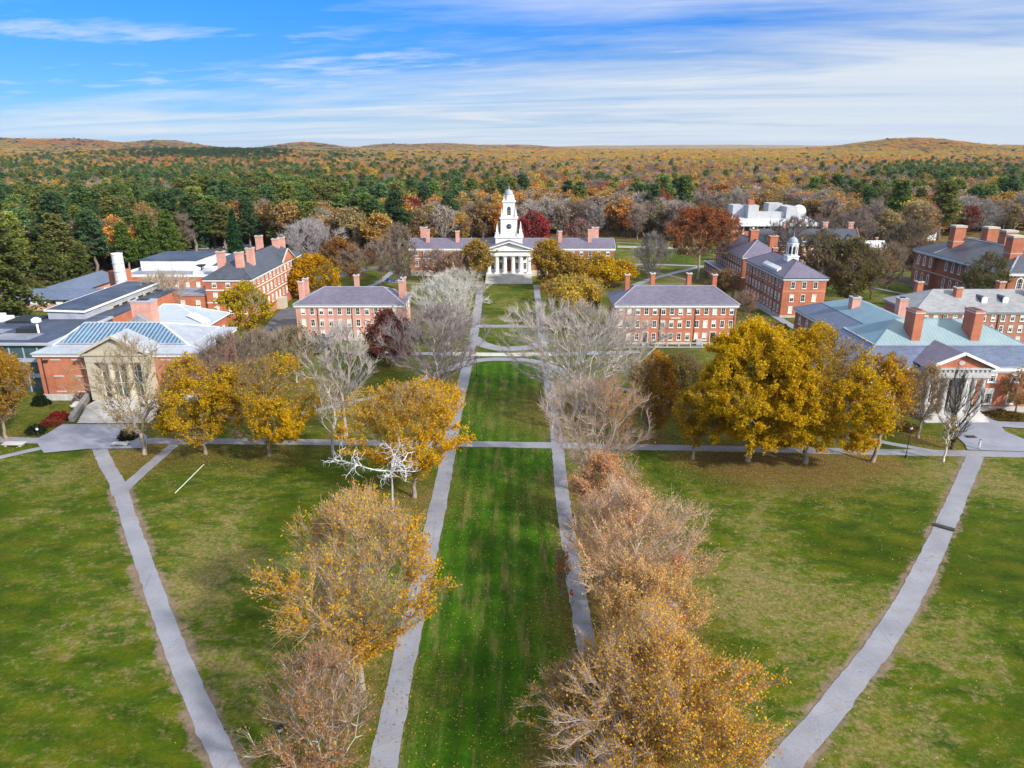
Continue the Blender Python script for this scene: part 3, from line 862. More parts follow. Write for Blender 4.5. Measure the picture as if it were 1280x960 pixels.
# ---------------------------------------------------------------- dark hall behind it
def back_hall():
    x0, x1, y0, y1, ez = 84.0, 98.0, 259.0, 294.0, 11.8
    B = Bld('classroom_hall', (91, 276, 0), 'brick hall with broad chimneys and flat roofed annex behind the cupola hall')
    B.box('wall', M['brick_brown'], x0, x1, y0, y1, 0, ez)
    B.cornice(x0, x1, y0, y1, ez - .45, ez - .02, .4)
    B.belt(x0, x1, y0, y1, 4.3, .35, 'cream')
    b = B.mb(); b.hip(x0, x1, y0, y1, ez + .2, 91, 91, 267, 286, 17.0, .6, .22, 0, 1, .22)
    roof = B.put('roof', b, [M['slate'], M['lead']])
    for x in (87.4, 92.5):
        B.win('S', x, y0, 8.6, 1.6, 2.2, grid=(2, 2)); B.win('S', x, y0, 5.1, 1.6, 3.0, grid=(2, 3), blind=.5); B.win('S', x, y0, 1.2, 1.5, 2.2, grid=(2, 2))
    for k in range(11):
        y = 261.5 + 2.95 * k
        B.win('W', y, x0, 8.9, 1.2, 1.9, blind=0); B.win('W', y, x0, 5.6, 1.2, 2.1, blind=.5)
    for x, y, z in ((87.3, 285, 18.6), (90.9, 271, 20.4), (97.3, 268, 18.6)): B.chimney(x, y, 11.9, z, 2.9, 2.2, 'brick', roof, cap='brick_rose')
    b = B.mb(); b.box(80.3, x0 - .004, 261, 297, 0, 4.6)
    an = B.put('annex', b, M['brick_brown'])
    b = B.mb(); b.box(80.0, x0 - .004, 260.7, 297.3, 4.604, 4.95, 0); b.box(80.5, x0 - .2, 261.3, 296.7, 4.954, 5.0, 1)
    B.put('annex_roof', b, [M['white'], M['membrane_grey']])
    for k in range(12): B.win('W', 263 + 2.85 * k, 80.3, 1.4, 1.3, 2.2, blind=[0, .5][k % 2])
back_hall()

# ---------------------------------------------------------------- science hall, left (dark hip roof, tall chimneys)
def hip_hall_left():
    x0, x1, y0, y1, ez = -89.2, -76.0, 205.0, 256.0, 13.4
    B = Bld('chimney_hall', (-82.6, 230, 0), 'tall brick hall with dark hip roof and six chimneys among the yellow trees')
    B.box('wall', M['brick'], x0, x1, y0, y1, 0, ez)
    for z in (10.1, 6.4): B.belt(x0, x1, y0, y1, z, .3)
    B.cornice(x0, x1, y0, y1, ez - .5, ez - .02, .45)
    b = B.mb(); b.hip(x0, x1, y0, y1, ez + .2, -82.6, -82.6, 213.5, 248, 18.0, .6, .22, 0, 1, .2)
    # cross gable on the east side
    b.prism_x([(234, ez + .2), (247, ez + .2), (240.5, 17.4)], -82.6, x1 + .55, 0)
    roof = B.put('roof', b, [M['slate_dark'], M['slate_dark']])
    b = B.mb(); b.prism_x([(234.6, ez + .24), (246.4, ez + .24), (240.5, 16.9)], x1 + .56, x1 + .62)
    gb = B.put('gable', b, M['brick'])
    b = B.mb(); b.bar((x1 + .7, 233.8, ez + .3), (x1 + .7, 240.5, 17.5), .4, .4); b.bar((x1 + .7, 247.2, ez + .3), (x1 + .7, 240.5, 17.5), .4, .4)
    B.put('gable_coping', b, M['cream'], gb)
    for x in (-86.6, -82.6, -78.6):
        B.win('S', x, y0, 11.0, 1.3, 1.5, blind=.35); B.win('S', x, y0, 7.4, 1.35, 2.1, blind=.75); B.win('S', x, y0, 3.3, 1.35, 2.3, blind=.75)
    for k in range(13):
        y = 208 + 3.7 * k
        for z, h in ((11.0, 1.5), (7.4, 2.1), (3.3, 2.3)): B.win('E', y, x1, z, 1.3, h)
    for x, y, z1 in ((-87.0, 213.5, 20.4), (-80.4, 210.5, 20.6), (-79.6, 217.5, 20.9), (-86.5, 246, 21.2), (-81.4, 247.5, 20.0), (-81.2, 253, 19.8)):
        B.chimney(x, y, 13.7, z1, 2.0, 2.0, 'brick_rose', roof, cap='cream')
    b = B.mb(); b.box(x1 + .003, x1 + 2.4, 226, 229.4, 0, 3.6); B.put('entrance_porch', b, M['cream'])
hip_hall_left()

# ---------------------------------------------------------------- flat roofed brick block with white rooftop plant, left
def flat_block():
    x0, x1, y0, y1, ez = -121.0, -89.4, 217.0, 262.0, 12.0
    B = Bld('flat_roof_block', (-105, 240, 0), 'flat roofed brick block with white rooftop plant rooms beside the dark hip roofed hall')
    B.box('wall', M['brick'], x0, x1, y0, y1, 0, ez)
    B.belt(x0, x1, y0, y1, 5.0, .25, 'brick_rose')
    b = B.mb(); b.box(x0 - .15, x1, y0 - .15, y0 + .35, ez + .002, ez + .7, 0); b.box(x0 - .15, x0 + .3, y0 + .35, y1, ez + .002, ez + .7, 0); b.box(x0 - .15, x1, y1, y1 + .3, ez + .002, ez + .7, 0); b.box(x0 + .3, x1, y0 + .35, y1, ez + .002, ez + .12, 1)
    B.put('parapet', b, [M['white'], M['membrane_grey']])
    b = B.mb(); b.box(-119, -101.0, 228, 247, ez + .124, 15.4, 0); b.box(-119.3, -100.7, 227.7, 247.3, 15.404, 15.7, 1)
    B.put('plant_room', b, [M['membrane_white'], M['membrane']])
    b = B.mb(); b.frustum((-100, -90, 236, 252), ez + .124, (-96, -93, 241, 247), 15.2, 0); B.put('roof_monitor', b, M['membrane'])
    b = B.mb(); b.box(-98.6, -90.2, 219, 221, ez + .124, 13.3, 0); b.box(-98.6, -90.2, 225, 228.5, ez + .124, 13.6, 0); b.box(-99, -90, 221.4, 224.6, ez + .124, 12.5, 1)
    B.put('roof_duct', b, [M['membrane_white'], M['membrane']])
    b = B.mb(); b.lathe(-97.5, 223, [(1.6, 14.8), (.9, 14.3), (.2, 14.1)], 14); b.tube((-97.5, 223, 12.5), (-97.5, 223, 14.2), .12)
    B.put('satellite_dish', b, M['dark'])
    # lower front range
    b = B.mb(); b.box(-108.5, -89.4, 206.0, 216.996, 0, 8.3, 0); b.box(-108.7, -89.4, 205.8, 217.0 - .01, 8.304, 8.9, 1)
    B.put('lower_wing', b, [M['brick'], M['membrane_grey']])
    for x in (-106, -101.5, -96.9, -92.4): B.win('S', x, 206, 5.2, 1.3, 1.9, blind=.75)
    B.box('stair_tower', M['brick'], -120.8, -116.5, 212, 216.99, 0, 14.6)
    for k in range(7): B.win('S', -113 + 3.3 * k, y0, 8.9, 1.2, 1.6, blind=1.0)
flat_block()

# the free standing white smoke stack
B = Bld('smoke_stack', (-115.6, 209, 0), 'white cylindrical smoke stack rising beside the flat roofed brick block', 'chimney')
b = B.mb(); b.lathe(-115.6, 209, [(1.75, 0), (1.62, 10), (1.5, 19.9), (1.6, 20.0), (1.6, 20.4), (1.3, 20.4), (1.3, 19.6)], 20); B.put('shaft', b, M['membrane_white'])
for z in (12.5, 15, 17.5):
    b = B.mb(); b.lathe(-115.6, 209, [(1.66, z), (1.66, z + .16)], 20); B.put('band', b, M['panel_grey'])

# ---------------------------------------------------------------- gallery with skylight roof and portico, left
def gallery():
    x0, x1, y0, y1, ez = -96.9, -64.4, 139.0, 160.0, 10.0
    B = Bld('art_gallery', (-80.6, 149, 0), 'brick gallery with blue glass skylight roof and cream pedimented portico')
    B.box('wall', M['brick'], x0, x1, y0, y1, 0, ez)
    B.belt(x0, x1, y0, y1, 0, 1.3, 'granite', 'foundation', .25)
    B.cornice(x0, x1, y0, y1, ez - .5, ez - .02, .5)
    # low lead skirt, then the hipped upper roof with the glazed south slope
    b = B.mb()
    b.hip(x0, x1, y0, y1, ez + .25, x0 + 2.0, x1 - 2.0, y0 + 2.4, y1 - 2.4, 11.0, .7, .27, 0, 0, 0)
    gx0, gx1, gy0, gy1, rz = x0 + 2.1, x1 - 2.1, y0 + 2.5, y1 - 2.5, 14.0
    b.hip(gx0, gx1, gy0, gy1, 11.05, -92.0, -75.8, 149.6, 149.6, rz, 0, .3, 0, 1, .3)
    roof = B.put('roof', b, [M['lead'], M['white']])
    # skylight lying on the south slope
    n = Vector((0, -(rz - 11.05), (149.6 - gy0))).normalized()
    off = Vector((0, n.y, n.z)) * .10
    A = [Vector((gx0 + .9, gy0 + .3, 11.05 + .3 * .43)), Vector((gx1 - 1.0, gy0 + .3, 11.05 + .3 * .43)), Vector((-75.9, 149.3, rz - .05)), Vector((-91.9, 149.3, rz - .05))]
    b = B.mb(); b.poly([tuple(p + off) for p in A]); sk = B.put('skylight', b, M['skylight'], roof)
    b = B.mb(); off2 = off * 1.9
    for k in range(1, 30):
        t = k / 30
        lo = A[0].lerp(A[1], t); xt = lo.x
        # bars run straight up the slope and stop at the hips
        zt = 1.0
        if xt < A[3].x: zt = (xt - A[0].x) / (A[3].x - A[0].x)
        if xt > A[2].x: zt = (A[1].x - xt) / (A[1].x - A[2].x)
        up = Vector((xt, A[0].y + (A[3].y - A[0].y) * zt, A[0].z + (A[3].z - A[0].z) * zt))
        if zt > .05: b.bar(tuple(lo + off2), tuple(up + off2), .20, .16)
    b.bar(tuple(A[0] + off2), tuple(A[1] + off2), .3, .3)
    B.put('glazing_bars', b, M['lead'], sk)
    # portico
    px0, px1 = -85.6, -73.0; yc = 136.4
    b = B.mb()
    b.box(px0, px1, yc, 138.98, 8.9, 10.4); b.box(px0 - .3, px1 + .3, yc - .3, 138.98, 10.404, 10.8)
    B.put('entablature', b, M['cream'])
    b = B.mb(); b.prism_y([(px0 + .2, 10.804), (px1 - .2, 10.804), (-79.3, 14.0)], yc + .3, 139.5); ped = B.put('pediment', b, M['cream'])
    b = B.mb()
    for xe in (px0 - .6, px1 + .6):
        b.bar((xe, 139.2, 10.85), (-79.3, 139.2, 14.35), 6.4, .3, 0); b.bar((xe, 135.9, 10.85), (-79.3, 135.9, 14.35), .35, .5, 1)
    B.put('portico_roof', b, [M['lead'], M['cream']], ped)
    for k in range(4):
        x = px0 + .8 + (px1 - px0 - 1.6) * k / 3
        b = B.mb()
        if k in (0, 3): b.box(x - .8, x + .8, yc + .1, 138.98, .9, 8.88)
        else:
            b.box(x - .8, x + .8, yc + .1, yc + 1.7, .9, 1.25); b.lathe(x, yc + .9, [(.72, 1.25), (.68, 1.5), (.66, 4), (.56, 8.4), (.72, 8.6)], 14); b.box(x - .75, x + .75, yc + .15, yc + 1.65, 8.6, 8.88)
        B.put('column', b, M['cream'])
    b = B.mb(); b.box(px0 + 1.7, px1 - 1.7, 138.6, 138.9, 1.0, 8.7); B.put('glass_front', b, M['sea_glass'])
    b = B.mb()
    for k in range(6): x = px0 + 1.75 + (px1 - px0 - 3.5) * k / 5; b.box(x - .09, x + .09, 138.45, 138.598, 1.0, 8.7)
    for z in (3.9, 6.4): b.box(px0 + 1.85, px1 - 1.85, 138.47, 138.596, z, z + .14)
    B.put('mullions', b, M['white'])
    # forecourt: broad granite flight
    b = B.mb(); n = 9
    for k in range(n):
        ya = 125.9 + 7.5 * k / n
        b.box(-82.9 - 2.4 * k / n * .9, -69.2 - .25 * k, ya, 139.0 - .02, .98 * k / n + (.03 if k == 0 else 0), .98 * (k + 1) / n)
    B.put('steps', b, M['granite'])
    b = B.mb()
    for s in (0, 1): b.bar((-84.2, 126.6, .45), (-87.6, 138.6, 1.2), .9, 1.2)
    B.put('cheek_wall', b, M['granite'])
    # blind brick panels with pale lintels
    for x in (-93.2, -88.9, -70.6, -67.0):
        for z in (8.6, 5.1, 1.75): B.box('lintel', M['granite'], x - 1.0, x + 1.0, 138.9, 138.997, z, z + .28)
        for z in (5.55, 2.1):
            b = B.mb()
            for xx in (-1.0, .94): b.box(x + xx, x + xx + .06, 138.95, 138.997, z, z + 2.7)
            b.box(x - .95, x + .95, 138.94, 138.996, z + 2.7, z + 2.76)
            B.put('brick_panel', b, M['brick_brown'])
    b = B.mb(); b.box(-95.6, -94.7, 138.6, 138.997, 8.3, 8.7); b.tube((-95.9, 138.9, 1.4), (-95.9, 138.9, 9.4), .09); B.put('downpipe', b, M['dark'])
    for k in range(3): B.win('E', 143 + 5.2 * k, x1, 7.6, 1.6, .7, blind=1.0, sill=False)
    # rear gallery with pale seamed roof, and the big chimney
    b = B.mb(); b.box(-86.5, -70.5, 160.0 + .004, 172, 0, 10.6); rw = B.put('rear_wing', b, M['brick'])
    b = B.mb()
    b.hip(-86.5, -70.5, 160.0 + .8, 172, 10.9, -83.5, -80.5, 167.5, 167.5, 14.2, .6, .3, 0, 1, .2)
    B.put('rear_roof', b, [M['seam_y'], M['white']], rw)
    b = B.mb(); b.bar((-71.3, 161.5, 11.3), (-75.5, 163.6, 12.55), 2.4, .3); B.put('roof_hatch', b, M['white'], rw)
    for k in range(3): B.win('E', 163 + 3 * k, -70.5, 8.0, 1.5, .6, blind=1.0, sill=False)
    B.chimney(-83.6, 158.8, 9.9, 17.0, 4.6, 3.0, 'brick_rose', roof, cap='lead')
    b = B.mb(); b.prism_y([(-87.2, 12.0), (-80.6, 12.0), (-83.9, 14.2)], 155.6, 157.2); B.put('chimney_gable', b, M['slate_grey'], roof)
gallery()

# ---------------------------------------------------------------- modern dark wing west of the gallery
def modern_wing():
    B = Bld('modern_wing', (-118, 165, 0), 'modern dark flat roofed wing with glass facade beside the skylight gallery')
    x0, x1, y0, y1, ez = -139.0, -97.2, 144.0, 169.0, 10.4
    b = B.mb(); b.box(x0, x1, y0 + .5, y1, 0, ez - .004); B.put('wall', b, M['sea_glass'])
    b = B.mb(); b.box(-111.2, x1, y1 + .004, 204, 0, ez - .004); b.box(-111.2, x1, y1 + .004, 204, ez, ez + .44, 1); B.put('rear_wing', b, [M['brick'], M['membrane']])
    b = B.mb()
    for k in range(15): x = x0 + (x1 - x0) * k / 14; b.box(x - .1, x + .1, y0 + .3, y0 + .497, 0, ez - .6)
    for z in (3.2, 6.6): b.box(x0, x1, y0 + .25, y0 + .296, z, z + .9, 1)
    B.put('mullions', b, [M['panel_grey'], M['lead']])
    b = B.mb(); b.box(x0 - .4, x1 + .3, y0 - .3, y1, ez, ez + .45, 0)
    b.box(x0, x1 - .5, y0 + .4, y1 - .4, ez + .452, ez + .5, 1)
    B.put('roof', b, [M['panel_grey'], M['membrane']])
    b = B.mb(); b.box(-139, -119.5, 162.5, 167, ez + .502, ez + 1.2, 0); b.box(-137, -121, 164.5, 166.5, ez + 1.202, ez + 1.9, 0)
    B.put('white_roof_strip', b, M['membrane_white']); B.box('white_roof_strip', M['membrane_white'], -139, -124, 152, 157.0, ez + .502, ez + .9)
    B.box('roof_well', M['dark'], -118.0, -111.6, 161.5, 168, ez + .502, ez + 1.0)
    B.box('roof_mat', M['membrane_grey'], -121, -112.5, 152.0, 156.0, ez + .502, ez + .56); B.box('roof_mat', M['membrane_grey'], -112, -103, 146.5, 152, ez + .502, ez + .54)
    b = B.mb(); b.tube((-104.6, 152.5, ez + .5), (-104.6, 152.5, ez + 3.0), .25); b.lathe(-104.6, 152.5, [(.3, ez + 2.7), (1.0, ez + 3.0), (1.0, ez + 3.6), (.4, ez + 4.0)], 12)
    b.box(-109.2, -105.4, 152.0, 154.5, ez + .55, ez + 1.6, 1)
    B.put('roof_vent', b, [M['white'], M['dark']])
    for x in (-97.9, -94.6): pass
    # grey metal penthouse running back, navy roof
    b = B.mb(); b.box(-110.5, -101.8, 165.6, 203, ez + .502, 12.6, 0)
    for k in range(5): b.box(-101.796, -101.7, 169 + 6.5 * k, 173 + 6.5 * k, 11.75, 12.45, 1)
    b.box(-105.5, -103.6, 165.45, 165.596, ez + .55, 12.3, 1)
    ph = B.put('penthouse', b, [M['panel_grey'], M['lead']])
    b = B.mb(); b.mesh([(-111.0, 165.1, 12.9), (-101.3, 165.1, 12.6), (-101.3, 203.4, 12.6), (-111.0, 203.4, 12.9), (-111.0, 165.1, 13.3), (-101.3, 165.1, 13.0), (-101.3, 203.4, 13.0), (-111.0, 203.4, 13.3)],
                       [(3, 2, 1, 0), (0, 1, 5, 4), (1, 2, 6, 5), (2, 3, 7, 6), (3, 0, 4, 7)], 0)
    b.poly([(-110.7, 165.4, 13.31), (-101.6, 165.4, 13.02), (-101.6, 203.1, 13.02), (-110.7, 203.1, 13.31)], 1)
    b.poly([(-111.0, 165.1, 13.3), (-101.3, 165.1, 13.0), (-101.3, 203.4, 13.0), (-111.0, 203.4, 13.3)], 0)
    B.put('penthouse_roof', b, [M['white'], M['membrane']], ph)
    b = B.mb(); b.box(-101.797, -101.6, 176, 202.9, ez + .504, 11.6); cb = B.put('cream_band', b, M['cream'], ph)
    for k in range(6): B.box('side_window', M['glass'], -101.598, -101.5, 178 + 4.2 * k, 180.6 + 4.2 * k, ez + .6, 11.4, parent=ph)
modern_wing()

# ---------------------------------------------------------------- low house behind, far left
def low_house():
    B = Bld('low_house', (-146, 232, 0), 'low brick building with blue grey gabled roofs beside the big pines')
    b = B.mb(); b.box(-158, -132, 224, 234, 0, 3.6, 0); b.box(-158, -146, 234.004, 262, 0, 3.6, 0); B.put('wall', b, M['brick_rose'])
    b = B.mb(); b.box(-157.5, -132.5, 223.9, 223.997, 2.0, 3.2, 0)
    for k in range(6): b.box(-156 + 4.1 * k, -154.2 + 4.1 * k, 223.84, 223.898, 2.1, 3.1, 1)
    B.put('window_band', b, [M['white'], M['glass']])
    b = B.mb(); b.prism_x([(223, 3.65), (235, 3.65), (229, 6.2)], -159, -132.4, 0); b.prism_y([(-159, 3.68), (-145, 3.68), (-152, 6.5)], 229.5, 263, 0)
    b.bar((-132.3, 223, 3.8), (-132.3, 229, 6.35), .3, .3, 1); b.bar((-132.3, 235, 3.8), (-132.3, 229, 6.35), .3, .3, 1)
    B.put('roof', b, [M['slate_blue'], M['white']])
    b = B.mb(); b.prism_x([(223.6, 3.66), (234.4, 3.66), (229, 5.9)], -132.39, -132.3); B.put('gable', b, M['brick'])
low_house()

# ---------------------------------------------------------------- library, right (slate skirt under a green copper roof)
def library():
    x0, x1, y0, y1, ez = 67.5, 107.5, 132.0, 156.0, 9.4
    B = Bld('library', (87.5, 144, 0), 'brick library with green copper upper roof and white columned portico')
    B.box('wall', M['brick'], x0, x1, y0, y1, 0, ez)
    B.belt(x0, x1, y0, y1, 0, 1.15, 'granite', 'foundation', .2)
    B.cornice(x0, x1, y0, y1, ez - .8, ez - .02, .6)
    b = B.mb(); b.hip(x0, x1, y0, y1, ez + .2, x0 + 5, x1 - 5, y0 + 5, y1 - 5, 12.35, .7, .25, 0, 1, .2)
    roof = B.put('roof', b, [M['slate_blue'], M['lead']])
    b = B.mb(); X0, X1, Y0, Y1 = x0 + 4.9, x1 - 4.9, y0 + 4.9, y1 - 4.9
    z0, z1, ry = 12.42, 16.1, 144.0; rx0, rx1 = 79.5, 95.5
    b.poly([(X0, Y0, z0), (X1, Y0, z0), (rx1, ry, z1), (rx0, ry, z1)], 0); b.poly([(X1, Y1, z0), (X0, Y1, z0), (rx0, ry, z1), (rx1, ry, z1)], 0)
    b.poly([(X0, Y1, z0), (X0, Y0, z0), (rx0, ry, z1)], 1); b.poly([(X1, Y0, z0), (X1, Y1, z0), (rx1, ry, z1)], 1)
    for p, q in (((X0, Y0), (X1, Y0)), ((X0, Y0), (X0, Y1)), ((X1, Y0), (X1, Y1)), ((X0, Y1), (X1, Y1))): b.bar(p + (z0,), q + (z0,), .3, .25, 2)
    for p, q in (((X0, Y0, z0), (rx0, ry, z1)), ((X1, Y0, z0), (rx1, ry, z1)), ((rx0, ry, z1), (rx1, ry, z1))): b.bar(p, q, .22, .14, 0)
    B.put('copper_roof', b, [M['copper'], M['copper_side'], M['lead']], roof)
    for x in (81.0, 92.9):
        b = B.mb(); b.box(x - .9, x + .9, 138.0, 141.6, 12.8, 18.5, 0); b.box(x - 1.0, x + 1.0, 137.9, 141.7, 18.5, 18.8, 1); b.box(x - 1.0, x + 1.0, 137.9, 141.7, 18.8, 19.1, 0); b.box(x - .6, x + .6, 138.4, 141.2, 19.1, 19.2, 2)
        B.put('chimney', b, [M['brick'], M['granite'], M['dark']], roof)
    # windows with stone surrounds
    for x in (70.5, 74.6, 93.8, 98.3, 102.6, 105.6):
        B.win('S', x, y0, 6.2, 1.7, 2.0, grid=(2, 1), frame=.3, blind=.35); B.win('S', x, y0, 1.7, 1.7, 3.3, grid=(2, 2), frame=.3, blind=.35)
    for y in (136, 141, 146, 151): B.win('W', y, x0, 6.2, 1.5, 1.9, blind=.35, frame=.25); B.win('W', y, x0, 1.7, 1.5, 2.9, blind=.35, frame=.25)
    # portico
    px0, px1, yc, pc = 78.9, 90.9, 128.2, 84.9
    b = B.mb(); b.box(px0, px1, yc, 131.98, 8.3, 10.0); b.box(px0 - .3, px1 + .3, yc - .3, 131.38, 10.004, 10.3)
    for k in range(14): x = px0 + .3 + (px1 - px0 - .6) * k / 13; b.box(x - .16, x + .16, yc - .22, yc - .003, 9.6, 9.98)
    B.put('entablature', b, M['granite'])
    b = B.mb(); b.prism_y([(px0 + .3, 10.304), (px1 - .3, 10.304), (pc, 12.9)], yc + .2, 131.2); ped = B.put('pediment', b, M['brick'])
    b = B.mb(); b.lathe(0, 0, [(.01, 0), (.6, 0), (.6, .1), (.45, .1)], 16)
    V = [(pc + v[0], yc + .19 - v[2], 11.25 + v[1] * .75) for v in b.v]; b2 = B.mb(); b2.mesh(V, b.f); B.put('oculus', b2, M['granite'], ped)
    b = B.mb()
    for xe in (px0 - .7, px1 + .7): b.bar((xe, 127.75, 10.35), (pc, 127.75, 13.25), .35, .5, 1)
    # roof running back into the main slope
    b.mesh([(px0 - .7, 127.6, 10.3), (pc, 127.6, 13.2), (px1 + .7, 127.6, 10.3), (px0 - .7, 133.0, 10.3), (pc, 138.0, 13.2), (px1 + .7, 133.0, 10.3)], [(0, 1, 4, 3), (1, 2, 5, 4)], 0)
    B.put('portico_roof', b, [M['slate'], M['white']], ped)
    for k, x in enumerate((79.7, 81.4, 83.1, 86.7, 88.4, 90.1)):
        b = B.mb(); b.box(x - .6, x + .6, yc + .2, yc + 1.4, .9, 1.2); b.lathe(x, yc + .8, [(.56, 1.2), (.52, 1.45), (.5, 4), (.42, 7.8), (.58, 8.0)], 14); b.box(x - .6, x + .6, yc + .2, yc + 1.4, 8.0, 8.28)
        B.put('column', b, M['granite'])
    b = B.mb(); b.box(px0 + .2, px1 - .2, 131.8, 131.997, 1.15, 8.2); B.put('portico_wall', b, M['granite'])
    B.door(84.9, 131.8, .95, 1.9, 3.2, 'wood'); B.win('S', 84.9, 131.8, 5.4, 2.4, 1.8, grid=(3, 1), blind=0)
    for x in (81.6, 88.6): B.win('S', x, 131.8, 2.0, 1.5, 4.2, grid=(2, 3), blind=0)
    b = B.mb()
    for k in range(5): b.box(px0 - .2, px1 + .2, 126.0 + .5 * k, 131.9 if k == 4 else 128.6, .9 * k / 5 + (.04 if k == 0 else 0), .9 * (k + 1) / 5)
    B.put('steps', b, M['granite'])
    # rear stack wing, two-tier roof, and its west wall
    a0, a1, b0, b1, z = 75.7, 97.0, 156.004, 186.0, 9.0
    b = B.mb(); b.box(a0, a1, b0, b1, 0, z); rw = B.put('rear_wing', b, M['brick_pale'])
    b = B.mb(); b.box(a0 - .45, a0 - .003, b0 + 1, b1 + .4, z - .6, z - .02); b.box(a0 - .003, a1, b1 + .003, b1 + .4, z - .6, z - .02); B.put('rear_cornice', b, M['white'], rw)
    b = B.mb(); b.hip(a0, a1, b0 + 1, b1, z + .2, a0 + 4.6, a1 - 4.6, b0 + 2, b1 - 4.6, 11.6, .6, .2, 0, 2, .16)
    X0, X1, Y0, Y1 = a0 + 4.5, a1 - 4.5, b0 - 3, b1 - 4.5
    b.poly([(X0, Y1, 11.66), (X0, Y0, 11.66), (86.3, Y0, 13.9), (86.3, Y1 - 5, 13.9)], 1); b.poly([(X1, Y0, 11.66), (X1, Y1, 11.66), (86.3, Y1 - 5, 13.9), (86.3, Y0, 13.9)], 1); b.poly([(X1, Y1, 11.66), (X0, Y1, 11.66), (86.3, Y1 - 5, 13.9)], 3)
    B.put('rear_roof', b, [M['slate_blue'], M['copper_side'], M['lead'], M['copper']], rw)
    for k in range(6):
        B.win('W', 159.5 + 4.6 * k, a0, 5.6, 1.3, 2.2, arch=True, blind=.35, frame=.2); B.win('W', 159.5 + 4.6 * k, a0, 1.5, 1.3, 2.4, blind=.35, frame=.2)
    for x, y in ((83.5, 170.5), (94.2, 169.0)): B.chimney(x, y, 10.5, 15.4, 2.0, 2.0, 'brick_rose', rw, cap='lead')
library()

# ---------------------------------------------------------------- dormitory with weathered roof and dormers, right edge
def dormer_hall():
    x0, x1, y0, y1, ez = 104.5, 152.0, 180.0, 196.0, 9.4
    B = Bld('dormer_hall', (128, 188, 0), 'long brick dormitory with weathered grey roof and small white dormers behind the library')
    B.box('wall', M['brick_pale'], x0, x1, y0, y1, 0, ez)
    B.cornice(x0, x1, y0, y1, ez - .45, ez - .02, .4, 'cream'); B.belt(x0, x1, y0, y1, 0, .6, 'granite', 'foundation', .08)
    b = B.mb(); b.hip(x0, x1, y0, y1, ez + .2, x0 + 8, x1 - 8, 188, 188, 13.8, .7, .22, 0, 1, .2)
    roof = B.put('roof', b, [M['slate_grey'], M['lead']])
    for i in range(18):
        x = 107.2 + 2.5 * i
        for z in (7.0, 4.1, 1.1): B.win('S', x, y0, z, 1.15, 1.75, arch=(i % 4 == 3), blind=[0, .35, .5][(i + int(z)) % 3], frame=.16)
    for x in (105.9, 111.6, 121.0, 126.0, 135.8): B.pipe('S', x, y0, 0, 8.6)
    for x, y in ((112.0, 194), (117.6, 185.5), (134.6, 194.2), (136.6, 185.5), (146, 186)): B.chimney(x, y, 10.4, 14.9, 1.6, 1.6, 'brick', roof, cap='cream')
    for x in (123.3, 128.8, 141.5):
        b = B.mb(); zc = 11.3
        ring = [(x + .7 * math.cos(math.pi * k / 8), zc + 1.0 + .55 * math.sin(math.pi * k / 8)) for k in range(9)]
        b.prism_y([(x - .7, zc - .4), (x + .7, zc - .4)] + ring, 182.6, 183.0, 1)
        b.prism_y([(x - .78, zc - .4), (x + .78, zc - .4)] + [(x + .78 * math.cos(math.pi * k / 8), zc + 1.02 + .6 * math.sin(math.pi * k / 8)) for k in range(9)], 183.001, 187.4, 0)
        d = B.put('dormer', b, [M['slate_dark'], M['white']], roof)
dormer_hall()

# ---------------------------------------------------------------- commons hall, far right
def commons():
    x0, x1, y0, y1, ez = 153.2, 178.5, 218.0, 272.0, 13.0
    B = Bld('commons_hall', (166, 245, 0), 'large dark brick hall with arched windows and four massive chimneys behind the dormered hall')
    b = B.mb(); b.box(x0 + 1.2, x1, y0 + 13, y1 - 13, 0, ez); b.box(x0, x1, y0, y0 + 13 - .004, 0, ez); b.box(x0, x1, y1 - 13 + .004, y1, 0, ez)
    B.put('wall', b, M['brick_brown'])
    B.belt(x0, x1, y0, y1, 6.2, .3, 'cream'); B.cornice(x0, x1, y0, y1, ez - .7, ez - .02, .6)
    b = B.mb(); cx = (x0 + x1) / 2
    b.hip(x0, x1, y0, y1, ez + .2, 164.5, 167.2, 231, 261, 18.6, .7, .3, 0, 1, .5)
    roof = B.put('roof', b, [M['slate_dark'], M['lead']])
    b = B.mb()
    for yy in (y0 + 13, y1 - 13): b.bar((x0 - .4, yy, ez + .35), (x0 + 7.2, yy, 16.6), .5, .16)
    B.put('valley_flashing', b, M['lead'], roof)
    for k in range(13):
        y = y0 + 3.2 + 3.95 * k; pl = x0 if (y < y0 + 13 or y > y1 - 13) else x0 + 1.2
        if k in (3, 9): continue
        B.win('W', y, pl, 8.0, 1.5, 3.3, arch=True, blind=0, grid=(1, 3), frame=.26); B.win('W', y, pl, 1.7, 1.5, 3.6, arch=True, blind=0, grid=(1, 3), frame=.26)
    for x in (156.8, 162, 167.2, 172.4): B.win('S', x, y0, 7.6, 2.2, 4.0, arch=True, blind=0, grid=(2, 3), frame=.28); B.win('S', x, y0, 1.7, 1.7, 3.4, blind=0, grid=(1, 3), frame=.26)
    for x, y in ((159.6, 258.5), (168.3, 254.0), (167.6, 243.5), (160.0, 228.5)):
        b = B.mb(); b.box(x - 1.9, x + 1.9, y - 1.7, y + 1.7, 14.4, 22.6, 0); b.box(x - 2.1, x + 2.1, y - 1.9, y + 1.9, 22.6, 23.3, 1); b.box(x - 1.96, x + 1.96, y - 1.76, y + 1.76, 17.6, 17.9, 1)
        B.put('chimney', b, [M['brick'], M['cream']], roof)
commons()

